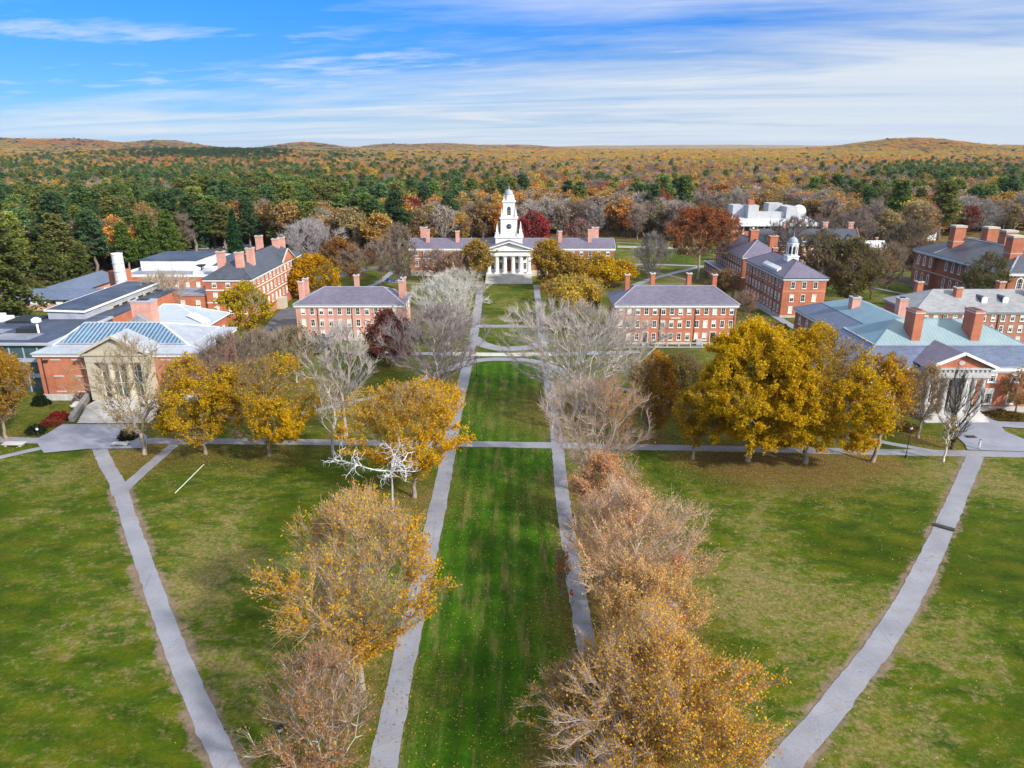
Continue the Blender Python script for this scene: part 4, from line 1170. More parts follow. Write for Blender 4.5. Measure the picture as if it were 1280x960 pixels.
# ---------------------------------------------------------------- white roofed gymnasium with an observatory dome
def gymnasium():
    x0, x1, y0, y1 = 119.0, 168.0, 400.0, 438.0
    B = Bld('science_center', (143, 419, 0), 'modern brick building with white metal roof, rooftop blocks and round observatory dome', 'building')
    B.box('wall', M['brick'], x0, x1, y0, y1, 0, 8.8)
    b = B.mb(); b.box(x0 + .5, x1, y0 - .15, y0 - .003, 5.6, 8.8, 0)
    for k in range(13): b.box(x0 + 1 + 3.8 * k, x0 + 1.8 + 3.8 * k, y0 - .35, y0 - .153, 1.0, 8.8, 1)
    B.put('glazing', b, [M['glass'], M['white']])
    b = B.mb()
    V = [(x0 - 3, y0 - 2.5, 9.2), (x1 + 2, y0 - 2.5, 9.2), (x1 + 6, y1, 12.0), (x0 - 7, y1, 12.0)]
    b.poly(V, 0); D = [(x, y, z - .8) for x, y, z in V]; b.poly(D[::-1], 1)
    for i in range(4): j = (i + 1) % 4; b.poly([D[i], D[j], V[j], V[i]], 1)
    B.put('roof', b, [M['gym_roof'], M['white']])
    for name, a in (('plant_room', (128.5, 135.5, 424, 434, 10, 17.6)), ('penthouse', (135.6, 141.5, 418, 430, 10, 18.0)), ('parapet_block', (141.6, 157.5, 420, 424, 10, 14.2)), ('lift_tower', (150.5, 158.5, 428, 437, 10, 18.4)), ('stair_block', (157.6, 163.5, 418, 434, 10, 17.2))):
        B.box(name, M['white_panel'], *a)
    b = B.mb(); b.box(136.5, 140.0, 422, 427, 18.004, 20.6); b.tube((139.5, 424, 20.6), (139.5, 424, 22.5), .3); b.tube((134.4, 426, 17.6), (134.4, 426, 24), .15); B.put('vent_stack', b, M['brick_brown'])
    b = B.mb(); r = 4.4; b.lathe(168.2, 428, [(r, 9), (r, 13.2)] + [(r * math.cos(t * math.pi / 16), 13.2 + r * math.sin(t * math.pi / 16)) for t in range(1, 8)] + [(.05, 13.2 + r)], 22)
    B.put('observatory_dome', b, M['membrane_white'])
gymnasium()

# ---------------------------------------------------------------- slate roofed house with dormers half hidden by bare trees
def dorm_back():
    x0, x1, y0, y1, ez = 106.5, 152.0, 312.0, 326.0, 9.6
    B = Bld('gabled_dormitory', (129, 319, 0), 'brick dormitory with steep slate roof, gable end and white dormers behind bare trees')
    B.box('wall', M['brick_brown'], x0, x1, y0, y1, 0, ez)
    B.cornice(x0, x1, y0, y1, ez - .4, ez - .02, .35)
    b = B.mb(); b.prism_x([(y0 - .5, ez), (y1 + .5, ez), (319, 15.6)], x0 + .2, x1 - .2, 0); roof = B.put('roof', b, M['slate_dark'])
    b = B.mb(); b.prism_x([(y0, ez + .004), (y1, ez + .004), (319, 16.0)], x0 - .3, x0 + .196); b.prism_x([(y0, ez + .004), (y1, ez + .004), (319, 16.0)], x1 - .196, x1 + .3); B.put('gable', b, M['brick_brown'])
    b = B.mb()
    for yy in (y0 - .2, y1 + .2): b.bar((x0 - .05, yy, ez + .2), (x0 - .05, 319, 16.1), .9, .25)
    B.put('coping', b, M['cream'])
    for i in range(8):
        x = 112 + 5 * i
        b = B.mb(); b.box(x - .9, x + .9, 312.6, 315.6, 10.6, 12.7, 0); b.prism_y([(x - 1.1, 12.704), (x + 1.1, 12.704), (x, 13.7)], 312.4, 316.4, 1); b.box(x - .55, x + .55, 312.5, 312.597, 11.0, 12.5, 2); B.put('dormer', b, [M['white'], M['slate_dark'], M['glass']], roof)
    for i in range(14):
        for z in (6.6, 3.6, .9): B.win('S', 108.6 + 3.2 * i, y0, z, 1.2, 1.8)
    for z in (10.6, 7, 3.6):
        for y in (315.4, 322.4): B.win('W', y, x0, z, 1.2, 1.8)
    for x in (121, 138.5, 149.8): B.chimney(x, 320.5, 13, 18.4, 2.2, 1.6, 'brick_rose', roof, cap='cream')
dorm_back()

def house(x, y, w, d, h, rz, wall, roof, name, label, rot=0.0):
    B = Bld(name, (x, y, 0), label, 'house'); B.e.rotation_euler = (0, 0, rot)
    B.box('wall', M[wall], x - w / 2, x + w / 2, y - d / 2, y + d / 2, 0, h)
    b = B.mb(); b.prism_x([(y - d / 2 - .4, h + .004), (y + d / 2 + .4, h + .004), (y, rz)], x - w / 2 - .3, x + w / 2 + .3); rf = B.put('roof', b, M[roof])
    B.chimney(x + w * .2, y + .6, h + 1, rz + 1.4, .9, .9, 'brick', rf)
    for k in range(3):
        for z in (1.0, 3.8):
            if z + 1.6 < h: B.win('S', x - w * .32 + w * .32 * k, y - d / 2, z, 1.0, 1.5)
    for k in (-.22, .22): B.win('W', y + d * k, x - w / 2, 1.0, 1.0, 1.5)
    B.door(x + w * .05 + .9, y - d / 2, .1, 1.0, 2.1)
x, y = ground(1003, 266); house(x, y, 13, 9, 7, 10.5, 'white', 'slate_grey', 'white_house', 'white wooden house among trees beyond the observatory dome')
x, y = ground(386, 290); house(x, y, 15, 9, 5, 9.0, 'cream', 'slate', 'forest_house', 'house with purple grey roof half hidden in the pine forest', .2)
x, y = ground(1148, 300); house(x, y, 14, 9, 6, 9.5, 'white', 'slate_grey', 'pale_house', 'pale house behind the arched window hall')
x, y = ground(1087, 322); house(x, y, 11, 8, 5, 8.0, 'white', 'membrane_white', 'white_cottage', 'small white cottage by the parked cars')
x, y = ground(1092, 300); house(x, y, 20, 9, 7, 10, 'brick_pale', 'slate_grey', 'brick_house', 'brick house with pale windows among the bare trees')
x, y = ground(125, 318); house(x, y, 16, 10, 4, 6.6, 'cream', 'slate_grey', 'grey_roof_house', 'low grey roofed house glimpsed between the pines')
# ================================================================ TREES
def grow(seed, H, R, trunk_h, n, shape='vase', bf=.35, gaps=9, forks=1, lean=0.0, edge=.45):
    """branch skeleton: points filling an uneven crown, joined to the trunk by a shortest-path tree"""
    r = np.random.default_rng(seed)
    ch = H - trunk_h
    # crown envelope
    def prof(t):
        if shape == 'vase': return np.sin(np.pi * np.clip(t, 0, 1) ** 1.15) ** .55 * (.55 + .45 * t)
        if shape == 'round': return np.sqrt(np.clip(1 - ((t - .45) / .56) ** 2, 0, 1))
        if shape == 'tall': return np.sqrt(np.clip(1 - ((t - .5) / .52) ** 2, 0, 1)) * (.8 + .2 * t)
        if shape == 'flat': return np.clip(t, 0, 1) ** .55 * np.sqrt(np.clip(1.04 - t ** 4, 0, 1))
        if shape == 'cone': return np.clip(1.02 - t, 0, 1) ** .8 * np.clip(t * 6 + .25, 0, 1)
        return np.ones_like(t)
    th = r.uniform(0, 2 * np.pi, n * 4); t = r.uniform(0.0, 1.0, n * 4) ** .85; f = r.uniform(0, 1, n * 4) ** edge
    lob = 1 + .20 * np.sin(th * 3 + seed + 2.5 * t) + .14 * np.sin(th * 5 + 2.1 * seed + t * 5) + .08 * np.sin(t * 11 + seed)
    rad = R * prof(t) * f * lob
    P = np.stack([rad * np.cos(th), rad * np.sin(th), trunk_h + t * ch * (.94 + .06 * np.sin(th * 4 + seed))], 1)
    for k in range(gaps):
        a = r.uniform(0, 2 * np.pi); tt = r.uniform(.1, .95); c = np.array([R * .95 * prof(np.array([tt]))[0] * np.cos(a), R * .95 * prof(np.array([tt]))[0] * np.sin(a), trunk_h + tt * ch])
        P = P[np.linalg.norm(P - c, axis=1) > R * r.uniform(.16, .34)]
    P = P[:n]; n = len(P)
    # trunk nodes
    nt = 5
    tz = np.linspace(0, trunk_h, nt); T = np.stack([lean * tz / H + r.normal(0, .012 * H, nt) * (tz > 0) * .5, r.normal(0, .012 * H, nt) * (tz > 0) * .5, tz], 1)
    pos = [p for p in T]; par = [-1] + list(range(nt - 1)); plen = list(tz * .25)
    if shape in ('tall', 'cone', 'round'):
        top = trunk_h + ch * (.55 if shape != 'cone' else .92)
        for z in np.linspace(trunk_h, top, 7)[1:]:
            par.append(len(pos) - 1); pos.append(np.array([T[-1][0] + r.normal(0, .15), T[-1][1] + r.normal(0, .15), z])); plen.append(plen[-1] + (z - pos[-2][2]) * .6)
    seeds = len(pos)
    A = np.array(pos); best = np.full(n, 1e9); bp = np.zeros(n, int)
    for i in range(nt - 1, seeds):
        d = np.linalg.norm(P - A[i], axis=1); down = np.clip(A[i][2] - P[:, 2], 0, None)
        c = d + bf * plen[i] + down * .9
        m = c < best; best[m] = c[m]; bp[m] = i
    done = np.zeros(n, bool)
    pos = [p for p in A]
    for _ in range(n):
        b = np.where(done, 1e9, best); j = int(b.argmin()); done[j] = True
        p0 = pos[bp[j]]; d = np.linalg.norm(P[j] - p0)
        # long joints get a curved middle node
        src = bp[j]
        if d > 1.6:
            mid = (p0 + P[j]) / 2 + r.normal(0, .07 * d, 3) + np.array([0, 0, .10 * d])
            pos.append(mid); par.append(src); plen.append(plen[src] + d * .5); src = len(pos) - 1
            d = np.linalg.norm(P[j] - mid)
        pos.append(P[j]); par.append(src); plen.append(plen[src] + d)
        for i in ((src, len(pos) - 1) if src == len(pos) - 2 else (len(pos) - 1,)):
            dd = np.linalg.norm(P - pos[i], axis=1); down = np.clip(pos[i][2] - P[:, 2], 0, None)
            c = dd + bf * plen[i] + down * .9
            m = (~done) & (c < best); best[m] = c[m]; bp[m] = i
    pos = np.array(pos); par = np.array(par)
    N = len(pos)
    cnt = np.zeros(N)
    haschild = np.zeros(N, bool); haschild[par[1:]] = True
    for i in range(N - 1, 0, -1):
        if not haschild[i]: cnt[i] += 1
        cnt[par[i]] += cnt[i]
    # soften the joints
    for _ in range(2):
        s = np.zeros((N, 3)); k = np.zeros(N)
        np.add.at(s, par[1:], pos[1:]); np.add.at(k, par[1:], 1)
        mv = (np.arange(N) >= seeds) & (k > 0)
        pos[mv] = .55 * pos[mv] + .2 * pos[par[mv]] + .25 * s[mv] / k[mv][:, None]
    return pos, par, cnt, seeds

def tree_meshes(name, seed, H, R, trunk_h=None, n=420, shape='vase', bf=.35, tr=None, twigs=7, twig_len=1.3, twig_r=.02, leaves=0, leaf=.3, keep=None,
                gaps=9, lean=0.0, limb=1.0, leaf_flat=0.0, clump=2.6, far=False, spread=.45, up=.45, edge=.45, droop=0.0):
    """returns meshes (trunk with limbs, twigs, leaves or None)"""
    r = np.random.default_rng(seed + 5000)
    if trunk_h is None: trunk_h = H * .2
    if tr is None: tr = .014 * H + .05
    pos, par, cnt, seeds = grow(seed, H, R, trunk_h, n, shape, bf, gaps, lean=lean, edge=edge)
    N = len(pos)
    rad = tr * (cnt / cnt.max()) ** .5 * limb; rad = np.maximum(rad, .022 * limb + .012)
    rad[:5] = tr * np.array([1.5, 1.15, 1.05, 1, 1])
    i = np.arange(1, N)
    r0 = np.minimum(rad[par[i]], rad[i] * 1.6 + .02); r0[par[i] < 4] = rad[par[i]][par[i] < 4]
    V, F = tubes(pos[par[i]], pos[i], r0, rad[i], 5)
    mb = M['bark_far'] if far else M['bark']
    trunk = quad_mesh(name + '_trunk', V, F, [mb], smooth=True)
    # twigs from the thin nodes
    thin = np.where((rad <= np.quantile(rad, .80)) & (np.arange(N) >= seeds))[0]
    base = np.repeat(thin, twigs)
    d = pos[base] - pos[par[base]]; d /= np.linalg.norm(d, axis=1, keepdims=True) + 1e-6
    c0 = np.array([pos[:, 0].mean(), pos[:, 1].mean(), trunk_h + .25 * (H - trunk_h)])
    outw = pos[base] - c0; outw /= np.linalg.norm(outw, axis=1, keepdims=True) + 1e-6
    dr = .45 * d + .5 * outw + np.array([0, 0, up]) + r.normal(0, spread, (len(base), 3)); dr /= np.linalg.norm(dr, axis=1, keepdims=True) + 1e-6
    L = twig_len * r.uniform(.45, 1.25, len(base))
    p0 = pos[base] + (pos[par[base]] - pos[base]) * r.uniform(0, .9, (len(base), 1))
    p1 = p0 + dr * L[:, None] - np.array([0, 0, 1]) * (droop * L ** 2)[:, None]
    V, F = tubes(p0, p1, np.full(len(base), twig_r), np.full(len(base), twig_r * .4), 3)
    tw = quad_mesh(name + '_branches', V, F, [mb])
    lf = None
    if leaves:
        k = r.integers(0, len(base), leaves)
        # leaves hang on in clumps: a smooth random field decides which twigs still carry them
        ph = r.uniform(0, 6.28, 6); w = r.normal(0, 2.6 / R, (6, 3))
        field = np.sin(p1 @ w.T + ph).sum(1) / 2.4
        pr = 1 / (1 + np.exp(-clump * field))
        if keep is not None: pr = pr * keep((p1[:, 2] - trunk_h) / (H - trunk_h), np.hypot(p1[:, 0], p1[:, 1]) / R, p1)
        k = k[r.uniform(0, 1, leaves) < pr[k]]
        t = r.uniform(.25, 1.05, (len(k), 1))
        Cc = p0[k] + (p1[k] - p0[k]) * t + r.normal(0, leaf * .8, (len(k), 3))
        V, F = leaf_quads(Cc, leaf, r, leaf_flat)
        v = np.clip(.5 + .22 * field[k] * .5 + r.normal(0, .2, len(k)), 0, 1)
        lf = quad_mesh(name + '_leaves', V, F, [M['leaf_far' if far else 'leaf']], v=v)
    return trunk, tw, lf

def place_tree(name, meshes, x, y, label, leafc=(.3, .2, .03), barkc=(.2, .16, .13), twigc=None, scale=1.0, rz=0.0, group=None, z=0.0, cat='tree', sz=None):
    trunk, tw, lf = meshes
    e = empty(name, (x, y, z), label, cat, group, rz)
    e.scale = (scale, scale, scale if sz is None else sz)
    o = link('trunk', trunk, e); o.color = tuple(barkc) + (1,)
    if tw is not None: o = link('branches', tw, e); o.color = tuple(barkc if twigc is None else twigc) + (1,)
    if lf is not None: o = link('crown', lf, e); o.color = tuple(leafc) + (1,)
    return e

GOLD = (.64, .38, .012); GOLD2 = (.60, .335, .018); ORANGE = (.50, .23, .035); AMBER = (.40, .21, .05); OCHRE = (.32, .22, .03)
BUFF = (.38, .25, .14); RUST = (.23, .10, .035); BROWN = (.19, .12, .06); OLIVE = (.15, .13, .035)
GREY = (.36, .33, .31); PALE = (.52, .48, .44); TAN = (.27, .215, .17); DARKB = (.10, .082, .07); ROSYB = (.33, .25, .215)
SPOTS = []      # (x, y, radius, amount) of leaf litter
TREE_AT = []
def named_tree(seed, px, py, top, wpx, label, kind='elm_tree', lit=.6, xy=None, RR=None, HH=None, hs=1.0, **kw):
    X, Y = ground(px, py) if xy is None else xy
    H = (height_at(top, Y) if HH is None else HH) * hs
    R = 1.08 * (wpx / 2 / FPX * depth_of(Y, H * .6)) if RR is None else RR
    pk = {k: kw.pop(k) for k in list(kw) if k in ('leafc', 'barkc', 'twigc', 'group', 'rz')}
    ms = tree_meshes(kind, seed, H, R, **kw)
    SPOTS.append((X, Y, R * 1.25, lit)); TREE_AT.append((X, Y))
    return place_tree(kind, ms, X, Y, label, **pk)

G1 = 'old elms lining the straight paths'
low_keep = lambda t, rr, p: np.clip(1.15 - 1.1 * t, .08, 1) * np.clip(rr * 1.6, .2, 1)
# --- left row beside the straight path
named_tree(1, 452, 862, 628, 232, 'big elm, golden below and bare above, in front of the white metal tree', n=900, trunk_h=4.2, bf=.55, twigs=10, twig_len=1.7, twig_r=.017,
           leaves=92000, leaf=.15, clump=1.7, keep=lambda t, rr, p: np.clip(1.1 - .62 * ((t > .25) & (p[:, 0] > -3.2) & (p[:, 0] < 5.5) & (rr < .9)) - .2 * t, .1, 1), leafc=GOLD2, barkc=(.30, .25, .20), twigc=(.48, .37, .26), group=G1, spread=.4, limb=1.05)
named_tree(2, 408, 990, 838, 165, 'sparse elm with pale spreading limbs and few rusty leaves by the lower path', n=480, trunk_h=2.0, bf=.6, twigs=9, twig_len=1.3, twig_r=.013,
           leaves=12000, leaf=.13, leafc=(.42, .21, .08), barkc=(.40, .37, .34), twigc=(.33, .25, .19), group=G1, HH=13.5, limb=.8)
named_tree(3, 518, 622, 482, 168, 'rounded golden elm behind the white metal tree, orange top', n=800, trunk_h=4.0, bf=.5, twigs=9, twig_len=1.5, twig_r=.017,
           leaves=105000, leaf=.165, clump=1.5, keep=lambda t, rr, p: np.clip(1.15 - .35 * t, .15, 1), leafc=GOLD, barkc=(.28, .23, .19), twigc=(.38, .29, .21), group=G1, limb=.8)
named_tree(4, 549, 499, 384, 142, 'wide leafless grey elm with tangled twigs, next to the ring drive', n=900, trunk_h=4.0, bf=.5, twigs=9, twig_len=1.6, twig_r=.026, barkc=(.30, .26, .25), twigc=(.28, .24, .24), group=G1, lit=.5, limb=1.5)
named_tree(5, 561, 434, 348, 112, 'silvery leafless elm reaching over the path before the hall steps', n=620, trunk_h=4.5, bf=.5, twigs=10, twig_len=1.7, twig_r=.032, barkc=(.54, .52, .49), twigc=(.55, .53, .49), group=G1, lit=.5, limb=1.5)
named_tree(6, 572, 395, 338, 84, 'pale leafless elm close to the hall steps', n=420, trunk_h=4, bf=.5, twigs=9, twig_len=1.7, twig_r=.035, barkc=(.48, .45, .42), twigc=(.50, .47, .42), group=G1, lit=.5)
# --- right row
named_tree(11, 727, 512, 380, 224, 'huge spreading leafless grey elm in front of the orange brick dormitory', n=1500, trunk_h=3.4, bf=.48, twigs=10, twig_len=1.6, twig_r=.025, barkc=(.54, .50, .45), twigc=(.45, .40, .36), group=G1, lit=.75, hs=1.0, limb=1.7)
named_tree(12, 740, 622, 476, 168, 'half bare elm with thick pale limbs and amber leaves by the path crossing', n=640, trunk_h=4.5, bf=.55, twigs=10, twig_len=1.6, twig_r=.018, leaves=18000, leaf=.15, keep=lambda t, rr, p: np.clip(.25 + .75 * (p[:, 0] > 0), .1, 1), leafc=ORANGE, barkc=(.40, .34, .29), twigc=(.41, .32, .26), group=G1, lit=.7)
named_tree(13, 783, 772, 620, 200, 'rosy tan elm crown thinning to bare twigs around the red boom lift', n=1000, trunk_h=3.0, bf=.6, twigs=9, twig_len=1.6, twig_r=.016, leaves=75000, leaf=.125, clump=1.4, keep=lambda t, rr, p: np.clip(.6 + .5 * (rr > .7), .1, 1), leafc=(.68, .41, .18), barkc=(.46, .40, .35), twigc=(.56, .42, .33), group=G1, lit=.85, limb=1.15)
named_tree(14, 812, 972, 742, 262, 'widest near elm dotted with yellow leaves over purple grey twigs', n=1300, trunk_h=3.0, bf=.62, twigs=12, twig_len=1.5, twig_r=.013, leaves=135000, leaf=.135, clump=1.7, keep=lambda t, rr, p: np.clip(1.05 - .6 * t, .2, 1), leafc=(.64, .37, .04), barkc=(.33, .28, .26), twigc=(.46, .36, .31), group=G1, lit=1.0, RR=9.8, HH=13.6, limb=1.05)
named_tree(15, 735, 890, 800, 110, 'small half bare elm on the path edge beside the widest near elm', n=380, trunk_h=2.5, bf=.6, twigs=10, twig_len=1.2, twig_r=.013, leaves=16000, leaf=.13, leafc=(.45, .27, .06), barkc=(.24, .2, .18), twigc=(.36, .28, .24), group=G1, lit=.9, RR=5.0, HH=9.5, xy=(5.6, 47.5))
named_tree(16, 701, 745, 690, 24, 'slender orange leaved sapling at the edge of the mown centre lawn', n=120, trunk_h=1.4, twigs=7, twig_len=.8, twig_r=.012, leaves=900, leaf=.19, leafc=ORANGE, barkc=(.24, .2, .17), kind='sapling', lit=.4)
named_tree(17, 690, 535, 484, 34, 'small silvery bare sapling beside the straight path', n=110, trunk_h=1.2, twigs=8, twig_len=1.0, twig_r=.02, barkc=(.5, .48, .45), kind='sapling', lit=.3)
named_tree(18, 790, 860, 700, 190, 'peach coloured half bare elm between the boom lift and the widest near elm', n=720, trunk_h=3.0, bf=.6, twigs=8, twig_len=1.5, twig_r=.014, leaves=60000, leaf=.12, clump=1.5, leafc=(.68, .42, .12), barkc=(.38, .33, .29), twigc=(.50, .385, .31), group=G1, lit=.9, limb=1.1, xy=(13.2, 58.2), HH=11.2, RR=6.8)
named_tree(19, 760, 690, 560, 120, 'small rosy elm filling the gap below the half bare elm with thick pale limbs', n=420, trunk_h=2.5, bf=.6, twigs=10, twig_len=1.4, twig_r=.017, leaves=14000, leaf=.17, leafc=(.58, .31, .13), barkc=(.3, .25, .22), twigc=(.50, .38, .31), group=G1, lit=.8, limb=.8, xy=(11.8, 84.5), HH=11.5, RR=5.4)
# --- left lawn edge
G2 = 'trees along the cross path by the gallery'
named_tree(21, 432, 545, 403, 96, 'tall vase shaped leafless tree with silver limbs in front of the rose dormitory', n=430, trunk_h=5.5, bf=.7, twigs=8, twig_len=1.5, twig_r=.026, barkc=(.34, .29, .25), twigc=(.46, .43, .41), kind='bare_tree', group=G2, lit=.55, limb=1.7, hs=1.0)
named_tree(22, 417, 568, 470, 46, 'slim bare young tree with a pale trunk at the lawn edge', n=150, trunk_h=4, bf=.6, twigs=7, twig_len=1.2, twig_r=.018, leaves=160, leaf=.22, leafc=BROWN, barkc=(.46, .42, .38), twigc=(.36, .29, .24), kind='young_tree', group=G2, lit=.35)
yk = lambda t, rr, p: np.clip(.35 + rr * .9, .2, 1)
named_tree(23, 337, 569, 449, 112, 'golden maple with leafy rounded clumps, further from the gallery steps', n=560, trunk_h=3.4, shape='round', bf=.4, twigs=9, twig_len=1.4, twig_r=.02, leaves=120000, leaf=.19, keep=yk, leafc=(.56, .35, .012), barkc=(.26, .22, .17), twigc=(.24, .18, .12), kind='maple_tree', group=G2, gaps=13)
named_tree(24, 257, 568, 446, 100, 'golden maple with a bronze half bare top, nearer the gallery steps', n=560, trunk_h=3.4, shape='round', bf=.4, twigs=9, twig_len=1.4, twig_r=.02, leaves=105000, leaf=.19, keep=lambda t, rr, p: np.clip(1.25 - .9 * t, .15, 1), leafc=(.56, .36, .012), barkc=(.22, .18, .14), twigc=(.27, .17, .12), kind='maple_tree', group=G2, gaps=10)
named_tree(25, 181, 568, 422, 136, 'thin leaved tan tree with a pale trunk in front of the gallery portico', n=480, trunk_h=4.0, bf=.65, twigs=7, twig_len=1.5, twig_r=.021, leaves=12000, leaf=.19, keep=low_keep, leafc=(.36, .24, .04), barkc=(.37, .31, .24), twigc=(.34, .27, .18), kind='thin_tree', group=G2, lit=.8)
named_tree(26, 8, 548, 438, 92, 'amber and gold tree cut by the frame beside the dark glass wing', n=480, trunk_h=3.0, bf=.45, twigs=9, twig_len=1.4, twig_r=.02, leaves=45000, leaf=.22, leafc=(.42, .24, .025), barkc=(.26, .21, .16), kind='maple_tree', group=G2)
named_tree(27, 290, 492, 418, 74, 'dark twiggy leafless tree at the gallery corner', n=420, trunk_h=2.6, bf=.4, twigs=11, twig_len=1.6, twig_r=.027, barkc=(.17, .14, .12), twigc=(.23, .18, .15), kind='bare_tree', group=G2, lit=.7)
named_tree(28, 328, 484, 414, 66, 'brown bare tree with silver limbs in the thicket behind the maples', n=380, trunk_h=2.6, bf=.5, twigs=10, twig_len=1.5, twig_r=.027, barkc=(.36, .32, .29), twigc=(.27, .21, .17), kind='bare_tree', group=G2, lit=.7)
named_tree(29, 371, 478, 412, 82, 'spreading tan leafless tree at the edge of the thicket near the rose dormitory', n=460, trunk_h=2.6, bf=.5, twigs=10, twig_len=1.5, twig_r=.027, leaves=1500, leaf=.35, leafc=OLIVE, barkc=(.40, .35, .28), twigc=(.33, .27, .19), kind='bare_tree', group=G2, lit=.7)
named_tree(30, 262, 500, 440, 60, 'purple brown bare tree squeezed between gallery wall and bronze topped maple', n=330, trunk_h=2.6, bf=.45, twigs=10, twig_len=1.4, twig_r=.027, barkc=(.17, .14, .125), twigc=(.24, .185, .17), kind='bare_tree', group=G2, lit=.7)
named_tree(32, 488, 458, 392, 56, 'dark maroon leaved beech at the corner of the rose dormitory', n=420, trunk_h=1.6, shape='round', bf=.4, twigs=8, twig_len=1.2, twig_r=.028, leaves=20000, leaf=.38, leafc=(.17, .055, .04), barkc=(.14, .11, .10), kind='beech_tree', lit=.6)
named_tree(33, 316, 436, 357, 66, 'bright yellow tree with white limbs below the dark hip roofed hall', n=430, trunk_h=3.2, bf=.5, twigs=8, twig_len=1.4, twig_r=.028, leaves=22000, leaf=.4, keep=lambda t, rr, p: np.clip(.2 + t, .1, 1), leafc=(.44, .32, .015), barkc=(.44, .40, .32), kind='linden_tree', lit=.6)
named_tree(34, 396, 372, 322, 62, 'rounded deep gold tree behind the rose dormitory roof', n=420, trunk_h=2.5, shape='round', bf=.4, twigs=7, twig_len=1.3, twig_r=.03, leaves=22000, leaf=.5, leafc=(.48, .27, .01), barkc=(.2, .16, .12), kind='maple_tree', lit=.5)
named_tree(35, 368, 368, 330, 40, 'thin orange brown tree against the side of the dark hip roofed hall', n=280, trunk_h=3, twigs=8, twig_len=1.4, twig_r=.03, leaves=4500, leaf=.4, leafc=(.36, .20, .04), barkc=(.25, .19, .14), kind='maple_tree', lit=.5)
named_tree(36, 210, 408, 340, 78, 'pale wide bare tree rising between the gallery roof and the flat brick block', n=430, trunk_h=4, bf=.55, twigs=9, twig_len=1.7, twig_r=.03, barkc=(.48, .43, .34), twigc=(.42, .36, .28), kind='bare_tree', lit=.5)
named_tree(37, 392, 338, 276, 84, 'silver purple leafless tree mass beyond the tall chimneys', n=620, trunk_h=3.5, bf=.45, twigs=11, twig_len=2.0, twig_r=.045, barkc=(.36, .32, .31), twigc=(.40, .36, .37), kind='bare_tree', lit=.4)
named_tree(38, 446, 360, 308, 48, 'russet brown tree beside the drive behind the rose dormitory', n=360, trunk_h=2.8, bf=.45, twigs=9, twig_len=1.6, twig_r=.04, leaves=4500, leaf=.5, leafc=(.27, .14, .045), barkc=(.2, .16, .14), twigc=(.28, .21, .17), kind='oak_tree', lit=.5)
named_tree(39, 425, 340, 300, 40, 'orange brown oak at the forest edge by the drive', n=300, trunk_h=2.8, twigs=8, twig_len=1.6, twig_r=.04, leaves=9000, leaf=.55, leafc=(.30, .15, .04), barkc=(.2, .16, .14), kind='oak_tree', lit=.5)
named_tree(40, 503, 363, 282, 52, 'tall brown leafless tree with a pale trunk at the end of the long hall', n=480, trunk_h=4.5, bf=.55, twigs=10, twig_len=1.8, twig_r=.042, leaves=1600, leaf=.5, leafc=(.22, .15, .05), barkc=(.27, .23, .2), twigc=(.27, .215, .185), kind='oak_tree', lit=.6)
named_tree(41, 545, 352, 312, 42, 'small brown twiggy tree in front of the long hall west wing', n=320, trunk_h=2.4, bf=.45, twigs=10, twig_len=1.5, twig_r=.042, leaves=900, leaf=.5, leafc=(.3, .16, .06), barkc=(.2, .16, .14), twigc=(.32, .245, .22), kind='crabapple_tree', lit=.6)
named_tree(42, 570, 356, 316, 44, 'rosy brown spreading tree in front of the west wing next to the portico', n=340, trunk_h=2.2, bf=.4, twigs=10, twig_len=1.5, twig_r=.042, leaves=1800, leaf=.5, leafc=(.3, .16, .06), barkc=(.17, .135, .12), twigc=(.33, .25, .225), kind='crabapple_tree', lit=.6)
named_tree(43, 597, 356, 302, 46, 'olive gold tree hiding the wall beside the portico columns', n=380, trunk_h=2.6, bf=.4, twigs=8, twig_len=1.4, twig_r=.042, leaves=9000, leaf=.5, leafc=(.36, .24, .05), barkc=(.2, .16, .13), twigc=(.33, .26, .2), kind='oak_tree', lit=.7)
# --- in front of the hall's right wing
G3 = 'golden trees in front of the long hall'
named_tree(45, 686, 362, 301, 44, 'bronze oak with an upright crown touching the right side of the portico', n=430, trunk_h=2.8, shape='tall', bf=.4, twigs=8, twig_len=1.4, twig_r=.042, leaves=12000, leaf=.5, leafc=(.44, .28, .025), barkc=(.15, .12, .10), kind='oak_tree', group=G3, lit=.7)
named_tree(46, 708, 362, 318, 56, 'brown gold oak with dark gaps in front of the hall wing', n=430, trunk_h=2.5, bf=.4, twigs=8, twig_len=1.5, twig_r=.042, leaves=11000, leaf=.5, leafc=(.44, .27, .03), barkc=(.15, .12, .10), kind='oak_tree', group=G3, lit=.7)
named_tree(47, 742, 360, 320, 58, 'bright yellow maple in front of the hall wing end', n=430, trunk_h=2.4, shape='round', bf=.4, twigs=7, twig_len=1.4, twig_r=.042, leaves=20000, leaf=.5, leafc=(.58, .37, .012), barkc=(.18, .14, .1), kind='maple_tree', group=G3, lit=.7)
named_tree(48, 775, 358, 328, 40, 'smaller deep yellow maple outermost before the hall wing end', n=320, trunk_h=2.2, shape='round', bf=.4, twigs=7, twig_len=1.3, twig_r=.042, leaves=13000, leaf=.5, leafc=(.56, .34, .012), barkc=(.18, .14, .1), kind='maple_tree', group=G3, lit=.7)
named_tree(49, 722, 408, 349, 84, 'broad pale gold elm by the upper right path before the hall', n=560, trunk_h=3, bf=.45, twigs=9, twig_len=1.6, twig_r=.035, leaves=18000, leaf=.42, leafc=(.54, .38, .05), barkc=(.3, .25, .2), twigc=(.38, .31, .22), kind='elm_tree', group=G3, lit=.7)
